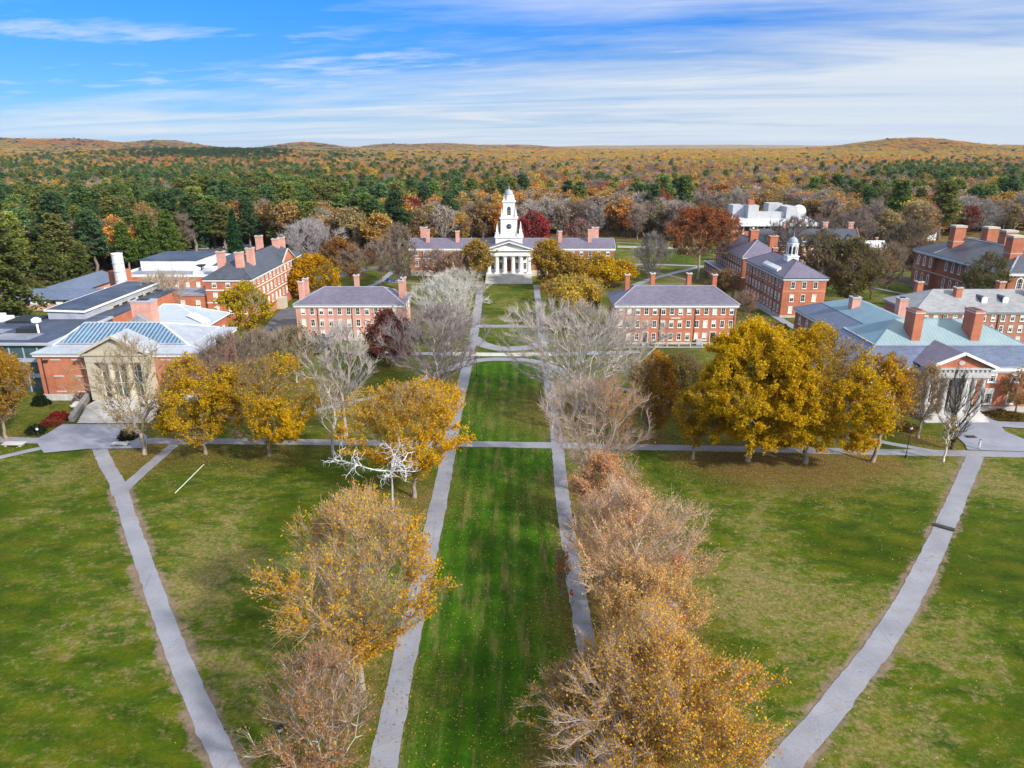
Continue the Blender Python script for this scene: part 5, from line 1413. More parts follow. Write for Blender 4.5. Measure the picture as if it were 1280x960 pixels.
named_tree(50, 690, 380, 352, 34, 'little amber tree at the end of the upper path', n=220, trunk_h=2, twigs=8, twig_len=1.3, twig_r=.035, leaves=4200, leaf=.42, leafc=(.40, .23, .05), barkc=(.25, .2, .16), kind='elm_tree', group=G3, lit=.7)
# --- right side, by the library
G4 = 'golden trees along the cross path by the library'
named_tree(51, 866, 574, 484, 62, 'short gold tree with a pale trunk, first of the row by the library', n=380, trunk_h=3.0, bf=.4, twigs=9, twig_len=1.2, twig_r=.02, leaves=26000, leaf=.21, leafc=(.54, .33, .015), barkc=(.34, .29, .22), twigc=(.28, .21, .14), kind='maple_tree', group=G4, lit=.9)
dk = lambda t, rr, p: np.clip(.6 + rr * .7, .5, 1.4)
named_tree(52, 934, 577, 409, 142, 'very large dense golden zelkova on a stout trunk, farther from the library portico', n=900, trunk_h=4.4, shape='round', bf=.38, twigs=10, twig_len=1.5, twig_r=.02, leaves=330000, leaf=.185, keep=dk, leafc=(.62, .405, .012), barkc=(.33, .28, .22), twigc=(.24, .18, .12), kind='zelkova_tree', group=G4, gaps=16, lit=1.0)
named_tree(53, 1006, 579, 414, 146, 'very large dense golden zelkova with ragged low boughs, nearer the library portico', n=900, trunk_h=4.4, shape='round', bf=.38, twigs=10, twig_len=1.5, twig_r=.02, leaves=330000, leaf=.185, keep=dk, leafc=(.60, .385, .012), barkc=(.33, .28, .22), twigc=(.24, .18, .12), kind='zelkova_tree', group=G4, gaps=16, lit=1.0)
named_tree(54, 1090, 578, 446, 92, 'leaning amber tree with open lower branches at the library path', n=480, trunk_h=4.4, bf=.45, twigs=9, twig_len=1.4, twig_r=.02, leaves=40000, leaf=.22, keep=lambda t, rr, p: np.clip(.2 + 1.1 * t, .1, 1), leafc=(.52, .29, .015), barkc=(.30, .24, .17), twigc=(.26, .19, .13), kind='maple_tree', group=G4, lit=.9, lean=2.5)
named_tree(55, 1147, 548, 460, 54, 'sandy half bare tree screening the library portico columns', n=380, trunk_h=3.5, bf=.55, twigs=9, twig_len=1.4, twig_r=.021, leaves=7000, leaf=.19, keep=lambda t, rr, p: np.clip(.3 + .6 * t, .1, 1), leafc=(.40, .25, .09), barkc=(.33, .27, .2), twigc=(.36, .28, .21), kind='maple_tree', group=G4, lit=.8)
named_tree(56, 1189, 562, 462, 62, 'dark upswept leafless tree in front of the library steps', n=170, trunk_h=1.4, bf=.95, twigs=6, twig_len=1.5, twig_r=.018, barkc=(.075, .06, .05), twigc=(.11, .09, .075), kind='bare_tree', group=G4, lit=.7, limb=1.1, up=.9, spread=.25)
named_tree(57, 1179, 577, 520, 26, 'staked sapling with a white trunk beside the library plaza', n=110, trunk_h=2.8, twigs=7, twig_len=.8, twig_r=.014, leaves=600, leaf=.2, leafc=(.30, .22, .05), barkc=(.62, .58, .52), twigc=(.3, .24, .18), kind='sapling', group=G4, lit=.4)
named_tree(58, 1268, 520, 468, 56, 'thin orange tree in front of the library windows', n=220, trunk_h=2.4, bf=.5, twigs=8, twig_len=1.2, twig_r=.02, leaves=2600, leaf=.26, leafc=(.40, .23, .05), barkc=(.28, .22, .17), twigc=(.34, .26, .19), kind='young_tree', group=G4, lit=.5)
named_tree(59, 812, 548, 446, 58, 'narrow orange maple with drifting leaves left of the short gold tree', n=420, trunk_h=2.6, bf=.45, shape='tall', twigs=9, twig_len=1.4, twig_r=.022, leaves=30000, leaf=.22, keep=lambda t, rr, p: np.clip(.3 + .9 * (p[:, 0] > -1.0), .1, 1.2), leafc=(.45, .23, .02), barkc=(.24, .19, .15), twigc=(.32, .24, .18), kind='maple_tree', group=G4, lit=.9)
named_tree(60, 846, 508, 444, 70, 'olive brown tree with thin leaves below the white rail fence', n=420, trunk_h=2.0, shape='round', bf=.4, twigs=10, twig_len=1.4, twig_r=.025, leaves=20000, leaf=.23, leafc=(.22, .17, .045), barkc=(.17, .14, .10), twigc=(.22, .17, .11), kind='oak_tree', lit=.8)
# --- right background
named_tree(71, 872, 349, 260, 82, 'tall oak with a rust red crown and long pale trunk beyond the orange dormitory', n=620, trunk_h=9.5, shape='round', bf=.42, twigs=9, twig_len=1.9, twig_r=.045, leaves=20000, leaf=.55, keep=lambda t, rr, p: np.clip(.25 + .85 * t, .1, 1.2), leafc=(.31, .105, .03), barkc=(.36, .33, .26), twigc=(.27, .19, .13), kind='oak_tree', lit=.6)
named_tree(72, 814, 352, 292, 48, 'small leafless tree with fine upright twigs on the back lawn', n=420, trunk_h=2.5, bf=.7, twigs=11, twig_len=1.9, twig_r=.042, barkc=(.17, .145, .13), twigc=(.30, .27, .24), kind='bare_tree', lit=.4)
named_tree(73, 905, 372, 338, 44, 'brown small tree against the side of the classroom hall', n=300, trunk_h=2.0, twigs=9, twig_len=1.4, twig_r=.035, leaves=2500, leaf=.4, leafc=(.30, .16, .05), barkc=(.19, .15, .12), twigc=(.26, .19, .14), kind='crabapple_tree', lit=.6)
named_tree(74, 928, 402, 365, 40, 'rosy brown bare shrub tree beside the cupola hall wall', n=260, trunk_h=1.4, twigs=9, twig_len=1.3, twig_r=.03, leaves=900, leaf=.35, leafc=(.3, .17, .07), barkc=(.19, .15, .12), twigc=(.29, .205, .17), kind='crabapple_tree', lit=.6)
named_tree(75, 946, 432, 398, 54, 'low reddish brown tree between the orange dormitory and the cupola hall', n=260, trunk_h=1.2, twigs=9, twig_len=1.2, twig_r=.03, leaves=2200, leaf=.35, leafc=(.27, .14, .07), barkc=(.19, .15, .12), twigc=(.30, .21, .17), kind='crabapple_tree', lit=.7)
named_tree(76, 665, 318, 264, 36, 'crimson maple beside the clock tower', n=400, trunk_h=2.0, shape='round', bf=.4, twigs=6, twig_len=1.6, twig_r=.04, leaves=17000, leaf=.6, leafc=(.35, .045, .05), barkc=(.15, .12, .1), kind='maple_tree', lit=.4)
named_tree(77, 724, 312, 274, 36, 'dusky pink red tree beyond the hall roof', n=340, trunk_h=2.0, shape='round', bf=.4, twigs=9, twig_len=1.6, twig_r=.045, leaves=4500, leaf=.6, leafc=(.27, .11, .10), barkc=(.18, .15, .13), twigc=(.34, .24, .22), kind='maple_tree', lit=.4)
DKB = dict(bf=.42, twigs=11, twig_len=1.9, twig_r=.042, kind='bare_tree', lit=.5)
named_tree(81, 1020, 378, 290, 76, 'dark leafless oak pressing against the white cupola', n=560, trunk_h=3.2, barkc=(.12, .10, .085), twigc=(.185, .15, .12), leaves=3000, leaf=.5, leafc=(.15, .12, .035), **DKB)
named_tree(82, 1058, 384, 300, 80, 'dark olive tinged oak on the grass beyond the cupola hall', n=560, trunk_h=3.0, barkc=(.12, .10, .085), twigc=(.21, .175, .12), leaves=7500, leaf=.5, leafc=(.17, .14, .035), **DKB)
named_tree(83, 1088, 374, 316, 50, 'low brown bare tree at the parking drive', n=380, trunk_h=2.4, barkc=(.14, .115, .095), twigc=(.25, .185, .135), leaves=2500, leaf=.45, leafc=(.26, .15, .05), **DKB)
named_tree(84, 1128, 345, 276, 70, 'tall dark bare tree beside the arched window hall', n=520, trunk_h=4, barkc=(.12, .10, .085), twigc=(.20, .16, .125), leaves=2600, leaf=.5, leafc=(.2, .14, .04), **DKB)
named_tree(85, 982, 335, 272, 56, 'bare grey brown tree in front of the white roofed science building', n=420, trunk_h=3.5, barkc=(.14, .115, .1), twigc=(.22, .18, .155), **DKB)
named_tree(86, 1012, 326, 270, 70, 'dark bare tree over the steep slate dormitory roof', n=420, trunk_h=3.5, barkc=(.13, .11, .095), twigc=(.19, .155, .135), **DKB)
named_tree(87, 1060, 325, 262, 76, 'wide brown leafless tree behind the brick house by the parked cars', n=440, trunk_h=3.5, barkc=(.15, .12, .1), twigc=(.25, .195, .165), **DKB)
named_tree(88, 1222, 395, 318, 58, 'dark thin tree with olive leaves against the arched window hall', n=330, trunk_h=2.4, barkc=(.11, .09, .07), twigc=(.17, .14, .10), leaves=5000, leaf=.42, leafc=(.14, .14, .03), **DKB)
named_tree(89, 905, 322, 268, 40, 'pinkish red tree at the corner of the white roofed science building', n=300, trunk_h=3, bf=.42, twigs=8, twig_len=1.7, twig_r=.045, leaves=6000, leaf=.55, leafc=(.34, .09, .07), barkc=(.2, .15, .13), kind='maple_tree', lit=.4)
named_tree(90, 478, 350, 300, 44, 'brown leafless tree between the drive and the long hall', n=340, trunk_h=3.2, bf=.5, twigs=10, twig_len=1.7, twig_r=.042, barkc=(.2, .165, .14), twigc=(.29, .225, .185), kind='bare_tree', lit=.5)
named_tree(91, 1108, 362, 306, 56, 'brown leafless tree on the grass strip before the arched window hall', n=400, trunk_h=2.4, barkc=(.15, .12, .1), twigc=(.26, .2, .155), leaves=1500, leaf=.45, leafc=(.28, .17, .06), **DKB)
named_tree(92, 1145, 352, 300, 46, 'rusty thin leaved tree at the corner of the arched window hall', n=340, trunk_h=2.4, barkc=(.15, .12, .1), twigc=(.25, .185, .14), leaves=3500, leaf=.45, leafc=(.30, .16, .05), **DKB)
# ================================================================ FOREST
def conifer_meshes(name, seed, H, R, bare=.3, dens=1.0, spruce=False, far=False):
    r = np.random.default_rng(seed)
    z = np.linspace(0, H, 9); T = np.stack([r.normal(0, .012 * H, 9) * (z > 0), r.normal(0, .012 * H, 9) * (z > 0), z], 1)
    rad = np.interp(z, [0, H], [.020 * H + .05, .03])
    V, F = tubes(T[:-1], T[1:], rad[:-1], rad[1:], 6)
    P0 = []; P1 = []; Cc = []; Vv = []
    zz = bare * H
    while zz < H * .985:
        t = (zz - bare * H) / (H * (1 - bare))
        if spruce: L = R * (1 - t) ** .85 + .25
        else: L = R * (np.sqrt(max(0, 1 - t ** 2.2)) * (.62 + .38 * np.sin(3.1 * min(1, t * 1.4 + .25))) + .15)
        k = int(r.integers(4, 7)); a0 = r.uniform(0, 6.28)
        for q in range(k):
            if not spruce and r.uniform() < .16: continue
            a = a0 + q * 6.283 / k + r.normal(0, .25); l = L * r.uniform(.6, 1.15)
            base = np.array([np.interp(zz, z, T[:, 0]), np.interp(zz, z, T[:, 1]), zz])
            lift = (-.12 if spruce else .22) * l * (1 - .5 * t) + r.normal(0, .12 * l)
            tip = base + np.array([np.cos(a) * l, np.sin(a) * l, lift])
            P0.append(base); P1.append(tip)
            m = max(3, int(l * 5.0 * dens))
            for s in r.uniform(.25, 1.03, m):
                w = .30 * l * (1.05 - s) + .25
                c = base + (tip - base) * s + np.array([r.normal(0, w * .6), r.normal(0, w * .6), r.normal(.1, .18)])
                Cc.append(c); Vv.append(.35 + .3 * s)
        zz += (.42 if spruce else .62) * (H / 22) * r.uniform(.7, 1.3) * (1.15 - .4 * t)
    V2, F2 = tubes(np.array(P0), np.array(P1), np.full(len(P0), .07), np.full(len(P0), .02), 3)
    Vt = np.vstack([V, V2]); Ft = np.vstack([F, F2 + len(V)])
    trunk = quad_mesh(name + '_trunk', Vt, Ft, [M['bark_far' if far else 'bark']])
    Cc = np.array(Cc); Vv = np.array(Vv)
    rep = 3
    Cc = np.repeat(Cc, rep, 0) + r.normal(0, .28, (len(Cc) * rep, 3)); Vv = np.repeat(Vv, rep) + r.normal(0, .17, len(Cc))
    Vq, Fq = leaf_quads(Cc, .62, r, .45, .55)
    crown = quad_mesh(name + '_crown', Vq, Fq, [M['leaf_far' if far else 'leaf']], v=np.clip(Vv, 0, 1))
    return trunk, None, crown

PINES = [conifer_meshes('pine', 11 + k, 24, 5.2, b, d) for k, (b, d) in enumerate(((.30, 1.0), (.22, 1.1), (.40, .95), (.15, 1.0)))]
SPRUCE = [conifer_meshes('spruce', 31 + k, 20, 3.6, .05, 1.2, True) for k in range(2)]
def deciduous(name, seed, leaves, far=False, **kw):
    a = dict(n=230, trunk_h=4.5, bf=.42, twigs=8, twig_len=2.0, twig_r=.05, gaps=7, limb=1.0, spread=.5)
    a.update(kw)
    return tree_meshes(name, seed, 19, 6.2, leaves=leaves, leaf=.62, far=far, **a)
LEAFY = [deciduous('oak', 51 + k, 5600, shape=s) for k, s in enumerate(('round', 'vase', 'tall'))]
THIN = [deciduous('oak', 61 + k, 1700, shape=s, twigs=10) for k, s in enumerate(('vase', 'round'))]
BARE = [deciduous('bare', 71 + k, 0, shape=s, twigs=13) for k, s in enumerate(('vase', 'round', 'tall'))]

def px_of(X, Y, Z=0.0):
    f = Y * _c - (Z - CAM_H) * _s; u = Y * _s + (Z - CAM_H) * _c
    return 640 + FPX * X / f, 480 - FPX * u / f
# edge of the woods in the photograph: (px x, px y of the first trunks)
EDGE = [(-300, 385), (-60, 372), (0, 368), (60, 352), (118, 350), (150, 336), (215, 322), (262, 316), (330, 306), (362, 312), (415, 322), (470, 326), (520, 312), (560, 309), (640, 302), (700, 296), (770, 298), (800, 300), (860, 304), (884, 302), (905, 280), (990, 278), (1000, 292), (1060, 304), (1100, 310), (1150, 309), (1200, 296), (1290, 290), (1400, 288), (1700, 290)]
EX = np.array([e[0] for e in EDGE], float); EY = np.array([e[1] for e in EDGE], float)
CLEAR = [(105, 180, 392, 452), (-126, -86, 200, 268), (-164, -128, 216, 268), (146, 186, 210, 280), (102, 156, 306, 330), (-45, 45, 284, 306)]
for o in list(SC.objects):
    if o.get('category') == 'house': CLEAR.append((o.location.x - 10, o.location.x + 10, o.location.y - 9, o.location.y + 6))

def in_woods(X, Y):
    px, py = px_of(X, Y)
    ok = py < np.interp(px, EX, EY)
    for a, b, c, d in CLEAR: ok &= ~((X > a) & (X < b) & (Y > c) & (Y < d))
    return ok

def scatter(y0, y1, step, half=.80, jit=.45, seed=1, pad=30):
    r = np.random.default_rng(seed)
    ys = np.arange(y0, y1, step); out = []
    for y in ys:
        w = half * y + pad; xs = np.arange(-w, w, step)
        out.append(np.stack([xs + r.uniform(-jit, jit, len(xs)) * step, y + r.uniform(-jit, jit, len(xs)) * step], 1))
    return np.vstack(out)

def conifer_share(px, py, Y, r):
    left = np.interp(px, [0, 300, 420, 480, 560, 640, 800, 1000, 1100, 1280], [.64, .60, .52, .38, .18, .08, .06, .05, .11, .22])
    # pine ridge far left, pine stand far right
    ridge = np.exp(-((px - 290) / 130) ** 2 - ((py - 196) / 9) ** 2); stand = np.exp(-((px - 1180) / 75) ** 2 - ((py - 232) / 13) ** 2)
    rust = np.exp(-((px - 260) / 150) ** 2 - ((py - 212) / 6) ** 2)
    fade = np.interp(Y, [300, 600, 1000, 2500], [1.1, .95, .5, .25])
    return np.clip(left * fade * (1 - .8 * rust) + .9 * ridge + .8 * stand, 0, .95)

def tints(px, py, Y, con, r, X_):
    n = len(px); t = np.zeros((n, 3))
    u = r.uniform(0, 1, n)
    dec = np.array([(.25, .115, .04), (.22, .14, .07), (.31, .155, .05), (.27, .175, .06), (.34, .21, .05), (.23, .18, .08), (.30, .23, .17), (.28, .21, .165)])
    fld = np.sin(X_ / 83 + 2.1 * np.sin(Y / 140)) + np.sin(Y / 71 + 1.4 * np.sin(X_ / 120)) + np.sin((X_ + Y) / 190)
    pal = dec[np.clip(((fld + 3) / 6 * len(dec) + r.normal(0, 1.3, n)), 0, len(dec) - 1).astype(int)]
    red = u < .03; pal[red] = (.22, .045, .035)
    gold = np.interp(Y, [500, 1100, 2000], [.12, .26, .72]) * np.interp(px, [0, 200, 420, 700, 900], [.9, .5, .6, 1.0, 1.15])  # autumn gold, raised far off: sunlit patches put into the tree colour
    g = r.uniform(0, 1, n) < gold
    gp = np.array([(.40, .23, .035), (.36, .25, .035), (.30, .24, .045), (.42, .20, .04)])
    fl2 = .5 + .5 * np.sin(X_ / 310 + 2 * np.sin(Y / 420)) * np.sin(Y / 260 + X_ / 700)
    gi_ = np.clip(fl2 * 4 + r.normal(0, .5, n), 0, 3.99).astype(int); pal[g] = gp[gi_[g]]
    # orange oak belt below the far pine ridge
    belt = np.exp(-((px - 250) / 170) ** 2 - ((py - 211) / 6) ** 2) > r.uniform(.2, .9, n)
    pal[belt] = np.array([(.36, .16, .05), (.30, .13, .045)])[r.integers(0, 2, int(belt.sum()))]
    grn = np.array([(.095, .140, .036), (.068, .112, .040), (.125, .145, .034), (.060, .105, .046), (.11, .115, .034)])
    t[:] = pal
    t[con] = grn[r.integers(0, 5, int(con.sum()))] * r.uniform(.85, 1.25, (int(con.sum()), 1))
    amp = np.interp(Y, [500, 2000], [.22, .09]); return t * (1 + amp * r.uniform(-1, 1, n))[:, None] * np.interp(Y, [300, 900, 2200, 3800], [1.5, 1.55, 1.6, 1.65])[:, None]  # gain grows with distance: sunlight on the hills put into the tints

rf = np.random.default_rng(99)
Pn = scatter(225, 620, 10.2, seed=3)
Pn = Pn[in_woods(Pn[:, 0], Pn[:, 1])]
dmin = np.min(np.hypot(Pn[:, None, 0] - np.array(TREE_AT)[None, :, 0], Pn[:, None, 1] - np.array(TREE_AT)[None, :, 1]), 1)
Pn = Pn[dmin > 6.0]
pxn, pyn = px_of(Pn[:, 0], Pn[:, 1])
vis = (pxn > -40) & (pxn < 1320)
Pn = Pn[vis]; pxn = pxn[vis]; pyn = pyn[vis]
share = conifer_share(pxn, pyn, Pn[:, 1], rf)
con = rf.uniform(0, 1, len(Pn)) < share
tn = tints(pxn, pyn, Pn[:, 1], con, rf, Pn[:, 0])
# depth behind the wood's edge decides what stays a tree of its own
edge_y = np.interp(pxn, EX, EY)
rank = np.argsort(edge_y - pyn + rf.uniform(0, 3, len(Pn)))
WHERE = [(-400, 150, 'beyond the low brick building'), (150, 260, 'behind the flat roofed brick block'), (260, 370, 'behind the dark hip roofed hall'), (370, 500, 'beyond the rose dormitory'),
         (500, 630, 'behind the west hall wing'), (630, 780, 'behind the east hall wing'), (780, 890, 'at the end of the back lawn'), (890, 1010, 'around the science building'), (1010, 1150, 'by the brick house'), (1150, 1700, 'behind the arched window hall')]
def where(px):
    for a, b, s in WHERE:
        if a <= px < b: return s
    return WHERE[-1][2]
def hue(c):
    r_, g_, b_ = c
    if g_ > r_: return 'deep green'
    if r_ > 3.2 * g_: return 'crimson'
    if b_ > .5 * r_: return 'grey brown'
    if g_ > .58 * r_ and r_ > .27: return 'golden'
    if r_ > .29: return 'orange'
    if g_ < .5 * r_: return 'rust red'
    return 'brown'
KIND_CAP = {'pine_tree': 250, 'broadleaf_tree': 255, 'leafless_tree': 120}
made = {k: 0 for k in KIND_CAP}; used = np.zeros(len(Pn), bool)
deep = lambda k: 'at the wood edge' if k < 14 else 'deep in the wood'
for i in rank:
    X, Y = Pn[i]; c = tn[i]; u = rf.uniform()
    if con[i]: kind = 'pine_tree'
    elif u < .34 or (c[2] > .5 * c[0]): kind = 'leafless_tree'
    else: kind = 'broadleaf_tree'
    if made[kind] >= KIND_CAP[kind]: continue
    made[kind] += 1; used[i] = True
    rz = rf.uniform(0, 6.28); s = rf.uniform(.85, 1.2); dd = deep(edge_y[i] - pyn[i])
    z = float(terrain(X, Y))
    if kind == 'pine_tree':
        if rf.uniform() < .14: ms = SPRUCE[int(rf.integers(2))]; lab = 'narrow layered spruce'; s *= rf.uniform(.8, 1.05); sz = s
        else:
            q = int(rf.integers(4)); ms = PINES[q]; lab = ['tall half bare pine', 'broad dense pine', 'high crowned pine', 'full boughed pine'][q]; sz = s * rf.uniform(.9, 1.15)
        place_tree(kind, ms, X, Y, f'{lab} {dd} {where(pxn[i])}', leafc=c, barkc=(.22, .18, .15), scale=s * 1.38, sz=sz * 1.06, rz=rz, group='pines of the wood behind the campus', z=z)
    elif kind == 'leafless_tree':
        pale = rf.uniform() < .3
        bc = np.array(GREY if pale else (.25, .20, .17)) * rf.uniform(.8, 1.2)
        ms = BARE[int(rf.integers(3))] if rf.uniform() < .6 else THIN[int(rf.integers(2))]
        thin = ms[2] is not None
        lab = ('pale grey' if pale else 'brown grey') + (' thin leaved tree' if thin else ' bare tree')
        place_tree(kind, ms, X, Y, f'{lab} {dd} {where(pxn[i])}', leafc=c, barkc=bc * .8, twigc=bc, scale=s * 1.2, sz=s, rz=rz, group='leafless trees of the wood behind the campus', z=z)
    else:
        ms = LEAFY[int(rf.integers(3))]
        place_tree(kind, ms, X, Y, f'{hue(c)} broadleaf tree {dd} {where(pxn[i])}', leafc=c, barkc=(.17, .14, .12), twigc=(.23, .18, .14), scale=s * 1.22, sz=s, rz=rz, group='broadleaf trees of the wood behind the campus', z=z)

# big pines at the far left edge, nearer than the wood
for (px, py, top, q, lab) in ((18, 418, 272, 3, 'huge spreading green pine beside the low brick building, cut by the frame'), (72, 372, 300, 1, 'broad green pine with drooping boughs behind the low brick building'), (105, 358, 305, 1, 'bushy green pine next to the grey roofed house'),
                              (190, 336, 268, 3, 'full bright green pine behind the white smoke stack'), (214, 334, 262, 3, 'tall bright green pine nearest the flat brick block'), (162, 340, 278, 1, 'green pine rising over the white smoke stack')):
    X, Y = ground(px, py); h = height_at(top, Y); s = h / 24
    place_tree('pine_tree', PINES[q], X, Y, lab, leafc=(.13, .20, .04) if 150 < px else (.125, .150, .04), barkc=(.25, .21, .16), scale=s * (1.25 if px < 60 else 1.1), sz=s, rz=px * .7, group='large pines beside the buildings')
X, Y = ground(296, 325); place_tree('spruce_tree', SPRUCE[0], X, Y, 'tall narrow spruce behind the tall chimneys', leafc=(.04, .105, .04), barkc=(.2, .16, .13), scale=height_at(262, Y) / 20)
X, Y = ground(352, 308); place_tree('spruce_tree', SPRUCE[1], X, Y, 'olive tinted spruce beside the forest house', leafc=(.13, .13, .05), barkc=(.2, .16, .13), scale=height_at(266, Y) / 20)

# ---- the rest of the wood and the far hills: one mass, scattered as instances on a cloud of points
def distant_forest():
    r = np.random.default_rng(5)
    rest = Pn[~used]
    pts = [rest]; size = [np.full(len(rest), 1.34)]
    for y0, y1, st, sc in ((620, 1100, 10.6, 1.36), (1100, 1900, 12.5, 1.45), (1900, 3200, 17, 2.1), (3200, 5600, 27, 3.1), (5600, 8200, 48, 4.8)):
        p = scatter(y0, y1, st, .80, seed=int(y0)); p = p[in_woods(p[:, 0], p[:, 1])]
        pts.append(p); size.append(np.full(len(p), sc))
    P = np.vstack(pts); S = np.concatenate(size)
    px, py = px_of(P[:, 0], P[:, 1], terrain(P[:, 0], P[:, 1]))
    # clearings: a thin scatter of gaps
    gap = np.sin(P[:, 0] / 97 + 2 * np.sin(P[:, 1] / 160)) * np.sin(P[:, 1] / 131 + P[:, 0] / 300) > .88
    P, S, px, py = P[~gap], S[~gap], px[~gap], py[~gap]
    n = len(P)
    cs = conifer_share(px, py, P[:, 1], r)
    cl = .5 + .5 * np.sin(P[:, 0] / 70 + 1.7 * np.sin(P[:, 1] / 90)) * np.sin(P[:, 1] / 60 + .6)
    farc = np.clip((P[:, 1] - 900) / 1500, 0, 1)
    con = r.uniform(0, 1, n) < np.clip(cs * ((1 - farc) * (.25 + 1.5 * cl) + farc * 1.7 * (cl > .66)), 0, 1)
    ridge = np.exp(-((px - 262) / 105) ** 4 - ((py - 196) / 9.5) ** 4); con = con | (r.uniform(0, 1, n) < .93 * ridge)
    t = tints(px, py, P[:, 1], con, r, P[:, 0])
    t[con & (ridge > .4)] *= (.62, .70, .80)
    Z = terrain(P[:, 0], P[:, 1])
    pick = np.where(con, r.integers(0, 3, n), 3 + r.integers(0, 3, n))
    bare = (~con) & (r.uniform(0, 1, n) < np.interp(P[:, 1], [500, 1500, 3000], [.42, .22, .05]) * (.5 + cl))
    pick[bare] = 6 + r.integers(0, 2, int(bare.sum()))
    t[bare] = np.array([(.38, .30, .27), (.44, .37, .34), (.33, .26, .22)])[r.integers(0, 3, int(bare.sum()))]
    me = bpy.data.meshes.new('distant_forest'); me.vertices.add(n)
    me.vertices.foreach_set('co', np.stack([P[:, 0], P[:, 1], Z - .3], 1).astype(np.float32).ravel())
    def put(name, typ, arr, key):
        a = me.attributes.new(name, typ, 'POINT'); a.data.foreach_set(key, np.ascontiguousarray(arr).ravel())
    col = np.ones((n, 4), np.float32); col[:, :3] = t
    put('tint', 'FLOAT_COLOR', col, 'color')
    put('pick', 'INT', pick.astype(np.int32), 'value')
    sc = S * r.uniform(.8, 1.2, n); zz = np.where(S > 1.6, .80, 1.04) * r.uniform(.82, 1.15, n)
    put('scl', 'FLOAT_VECTOR', np.stack([sc, sc, zz], 1).astype(np.float32), 'vector')
    put('rot', 'FLOAT_VECTOR', np.stack([0 * sc, 0 * sc, r.uniform(0, 6.28, n)], 1).astype(np.float32), 'vector')
    o = link('distant_forest', me); tag(o, 'mixed autumn forest of pines and rusty broadleaf trees rolling to the horizon', 'forest', kind='stuff')
    # prototypes: meshes kept out of the scene, used only through the instancer
    protos = bpy.data.collections.new('forest_trees')
    def join(name, parts):
        V = []; F = []; mi = []; vv = []; k = 0; mats = []
        for q in parts:
            if q is None: continue
            v = np.zeros(len(q.vertices) * 3, np.float32); q.vertices.foreach_get('co', v); f = np.zeros(len(q.loops), np.int32); q.loops.foreach_get('vertex_index', f)
            V.append(v.reshape(-1, 3)); F.append(f.reshape(-1, 4) + k); k += len(q.vertices); mats.append(q.materials[0]); mi.append(np.full(len(q.polygons), len(mats) - 1))
            if 'v' in q.attributes:
                a = np.zeros(len(q.polygons), np.float32); q.attributes['v'].data.foreach_get('value', a); vv.append(a)
            else: vv.append(r.uniform(.2, .8, len(q.polygons)).astype(np.float32))
        m = quad_mesh(name, np.vstack(V), np.vstack(F), mats, np.concatenate(mi), np.concatenate(vv))
        protos.objects.link(bpy.data.objects.new(name, m))
    for k in range(3): a = conifer_meshes('far_pine', 111 + k, 23, 5.0, (.25, .35, .18)[k], .62, far=True); join(f'proto_{k}_pine', a)
    for k in range(3): a = deciduous('far_oak', 151 + k, 2600, far=True, n=120, shape=('round', 'vase', 'tall')[k], twigs=3); join(f'proto_{3 + k}_oak', (a[0], a[2]))
    for k in range(2):
        a = deciduous('far_bare', 171 + k, 0, far=True, n=130, shape=('vase', 'round')[k], twigs=13, twig_r=.06)
        a[1].materials[0] = M['leaf_far']; join(f'proto_{6 + k}_bare', (a[0], a[1]))
    g = bpy.data.node_groups.new('scatter_forest', 'GeometryNodeTree')
    g.interface.new_socket('Geometry', in_out='INPUT', socket_type='NodeSocketGeometry'); g.interface.new_socket('Geometry', in_out='OUTPUT', socket_type='NodeSocketGeometry')
    nd = g.nodes; gi = nd.new('NodeGroupInput'); go = nd.new('NodeGroupOutput')
    ci = nd.new('GeometryNodeCollectionInfo'); ci.inputs['Collection'].default_value = protos; ci.inputs['Separate Children'].default_value = True; ci.inputs['Reset Children'].default_value = True
    ip = nd.new('GeometryNodeInstanceOnPoints'); ip.inputs['Pick Instance'].default_value = True
    def na(name, typ):
        a = nd.new('GeometryNodeInputNamedAttribute'); a.data_type = typ; a.inputs['Name'].default_value = name; return a
    g.links.new(gi.outputs[0], ip.inputs['Points']); g.links.new(ci.outputs[0], ip.inputs['Instance'])
    g.links.new(na('pick', 'INT').outputs['Attribute'], ip.inputs['Instance Index']); g.links.new(na('scl', 'FLOAT_VECTOR').outputs['Attribute'], ip.inputs['Scale'])
    er = nd.new('FunctionNodeEulerToRotation'); g.links.new(na('rot', 'FLOAT_VECTOR').outputs['Attribute'], er.inputs[0]); g.links.new(er.outputs[0], ip.inputs['Rotation'])
    g.links.new(ip.outputs[0], go.inputs[0])
    md = o.modifiers.new('scatter', 'NODES'); md.node_group = g
    print('forest points', n, 'individuals', made)
distant_forest()
# ================================================================ GROUND SHEET (after the trees are known)
worn, litter, forest = ground_attributes(SPOTS)
gxf, gyf = Vg[:, 0], Vg[:, 1]
okf = np.zeros(len(Vg), bool); m_ = gyf > 60
pxv, pyv = px_of(gxf[m_], gyf[m_]); okf[m_] = pyv < np.interp(pxv, EX, EY) + 1.5
forest[okf] = 1.0
gm = quad_mesh('ground', Vg, Fg, [ground_mat()], smooth=True)
for nme, arr in (('worn', worn), ('litter', litter), ('forest', forest)):
    a = gm.attributes.new(nme, 'FLOAT', 'POINT'); a.data.foreach_set('value', arr.astype(np.float32))
tag(link('ground', gm), kind='structure')

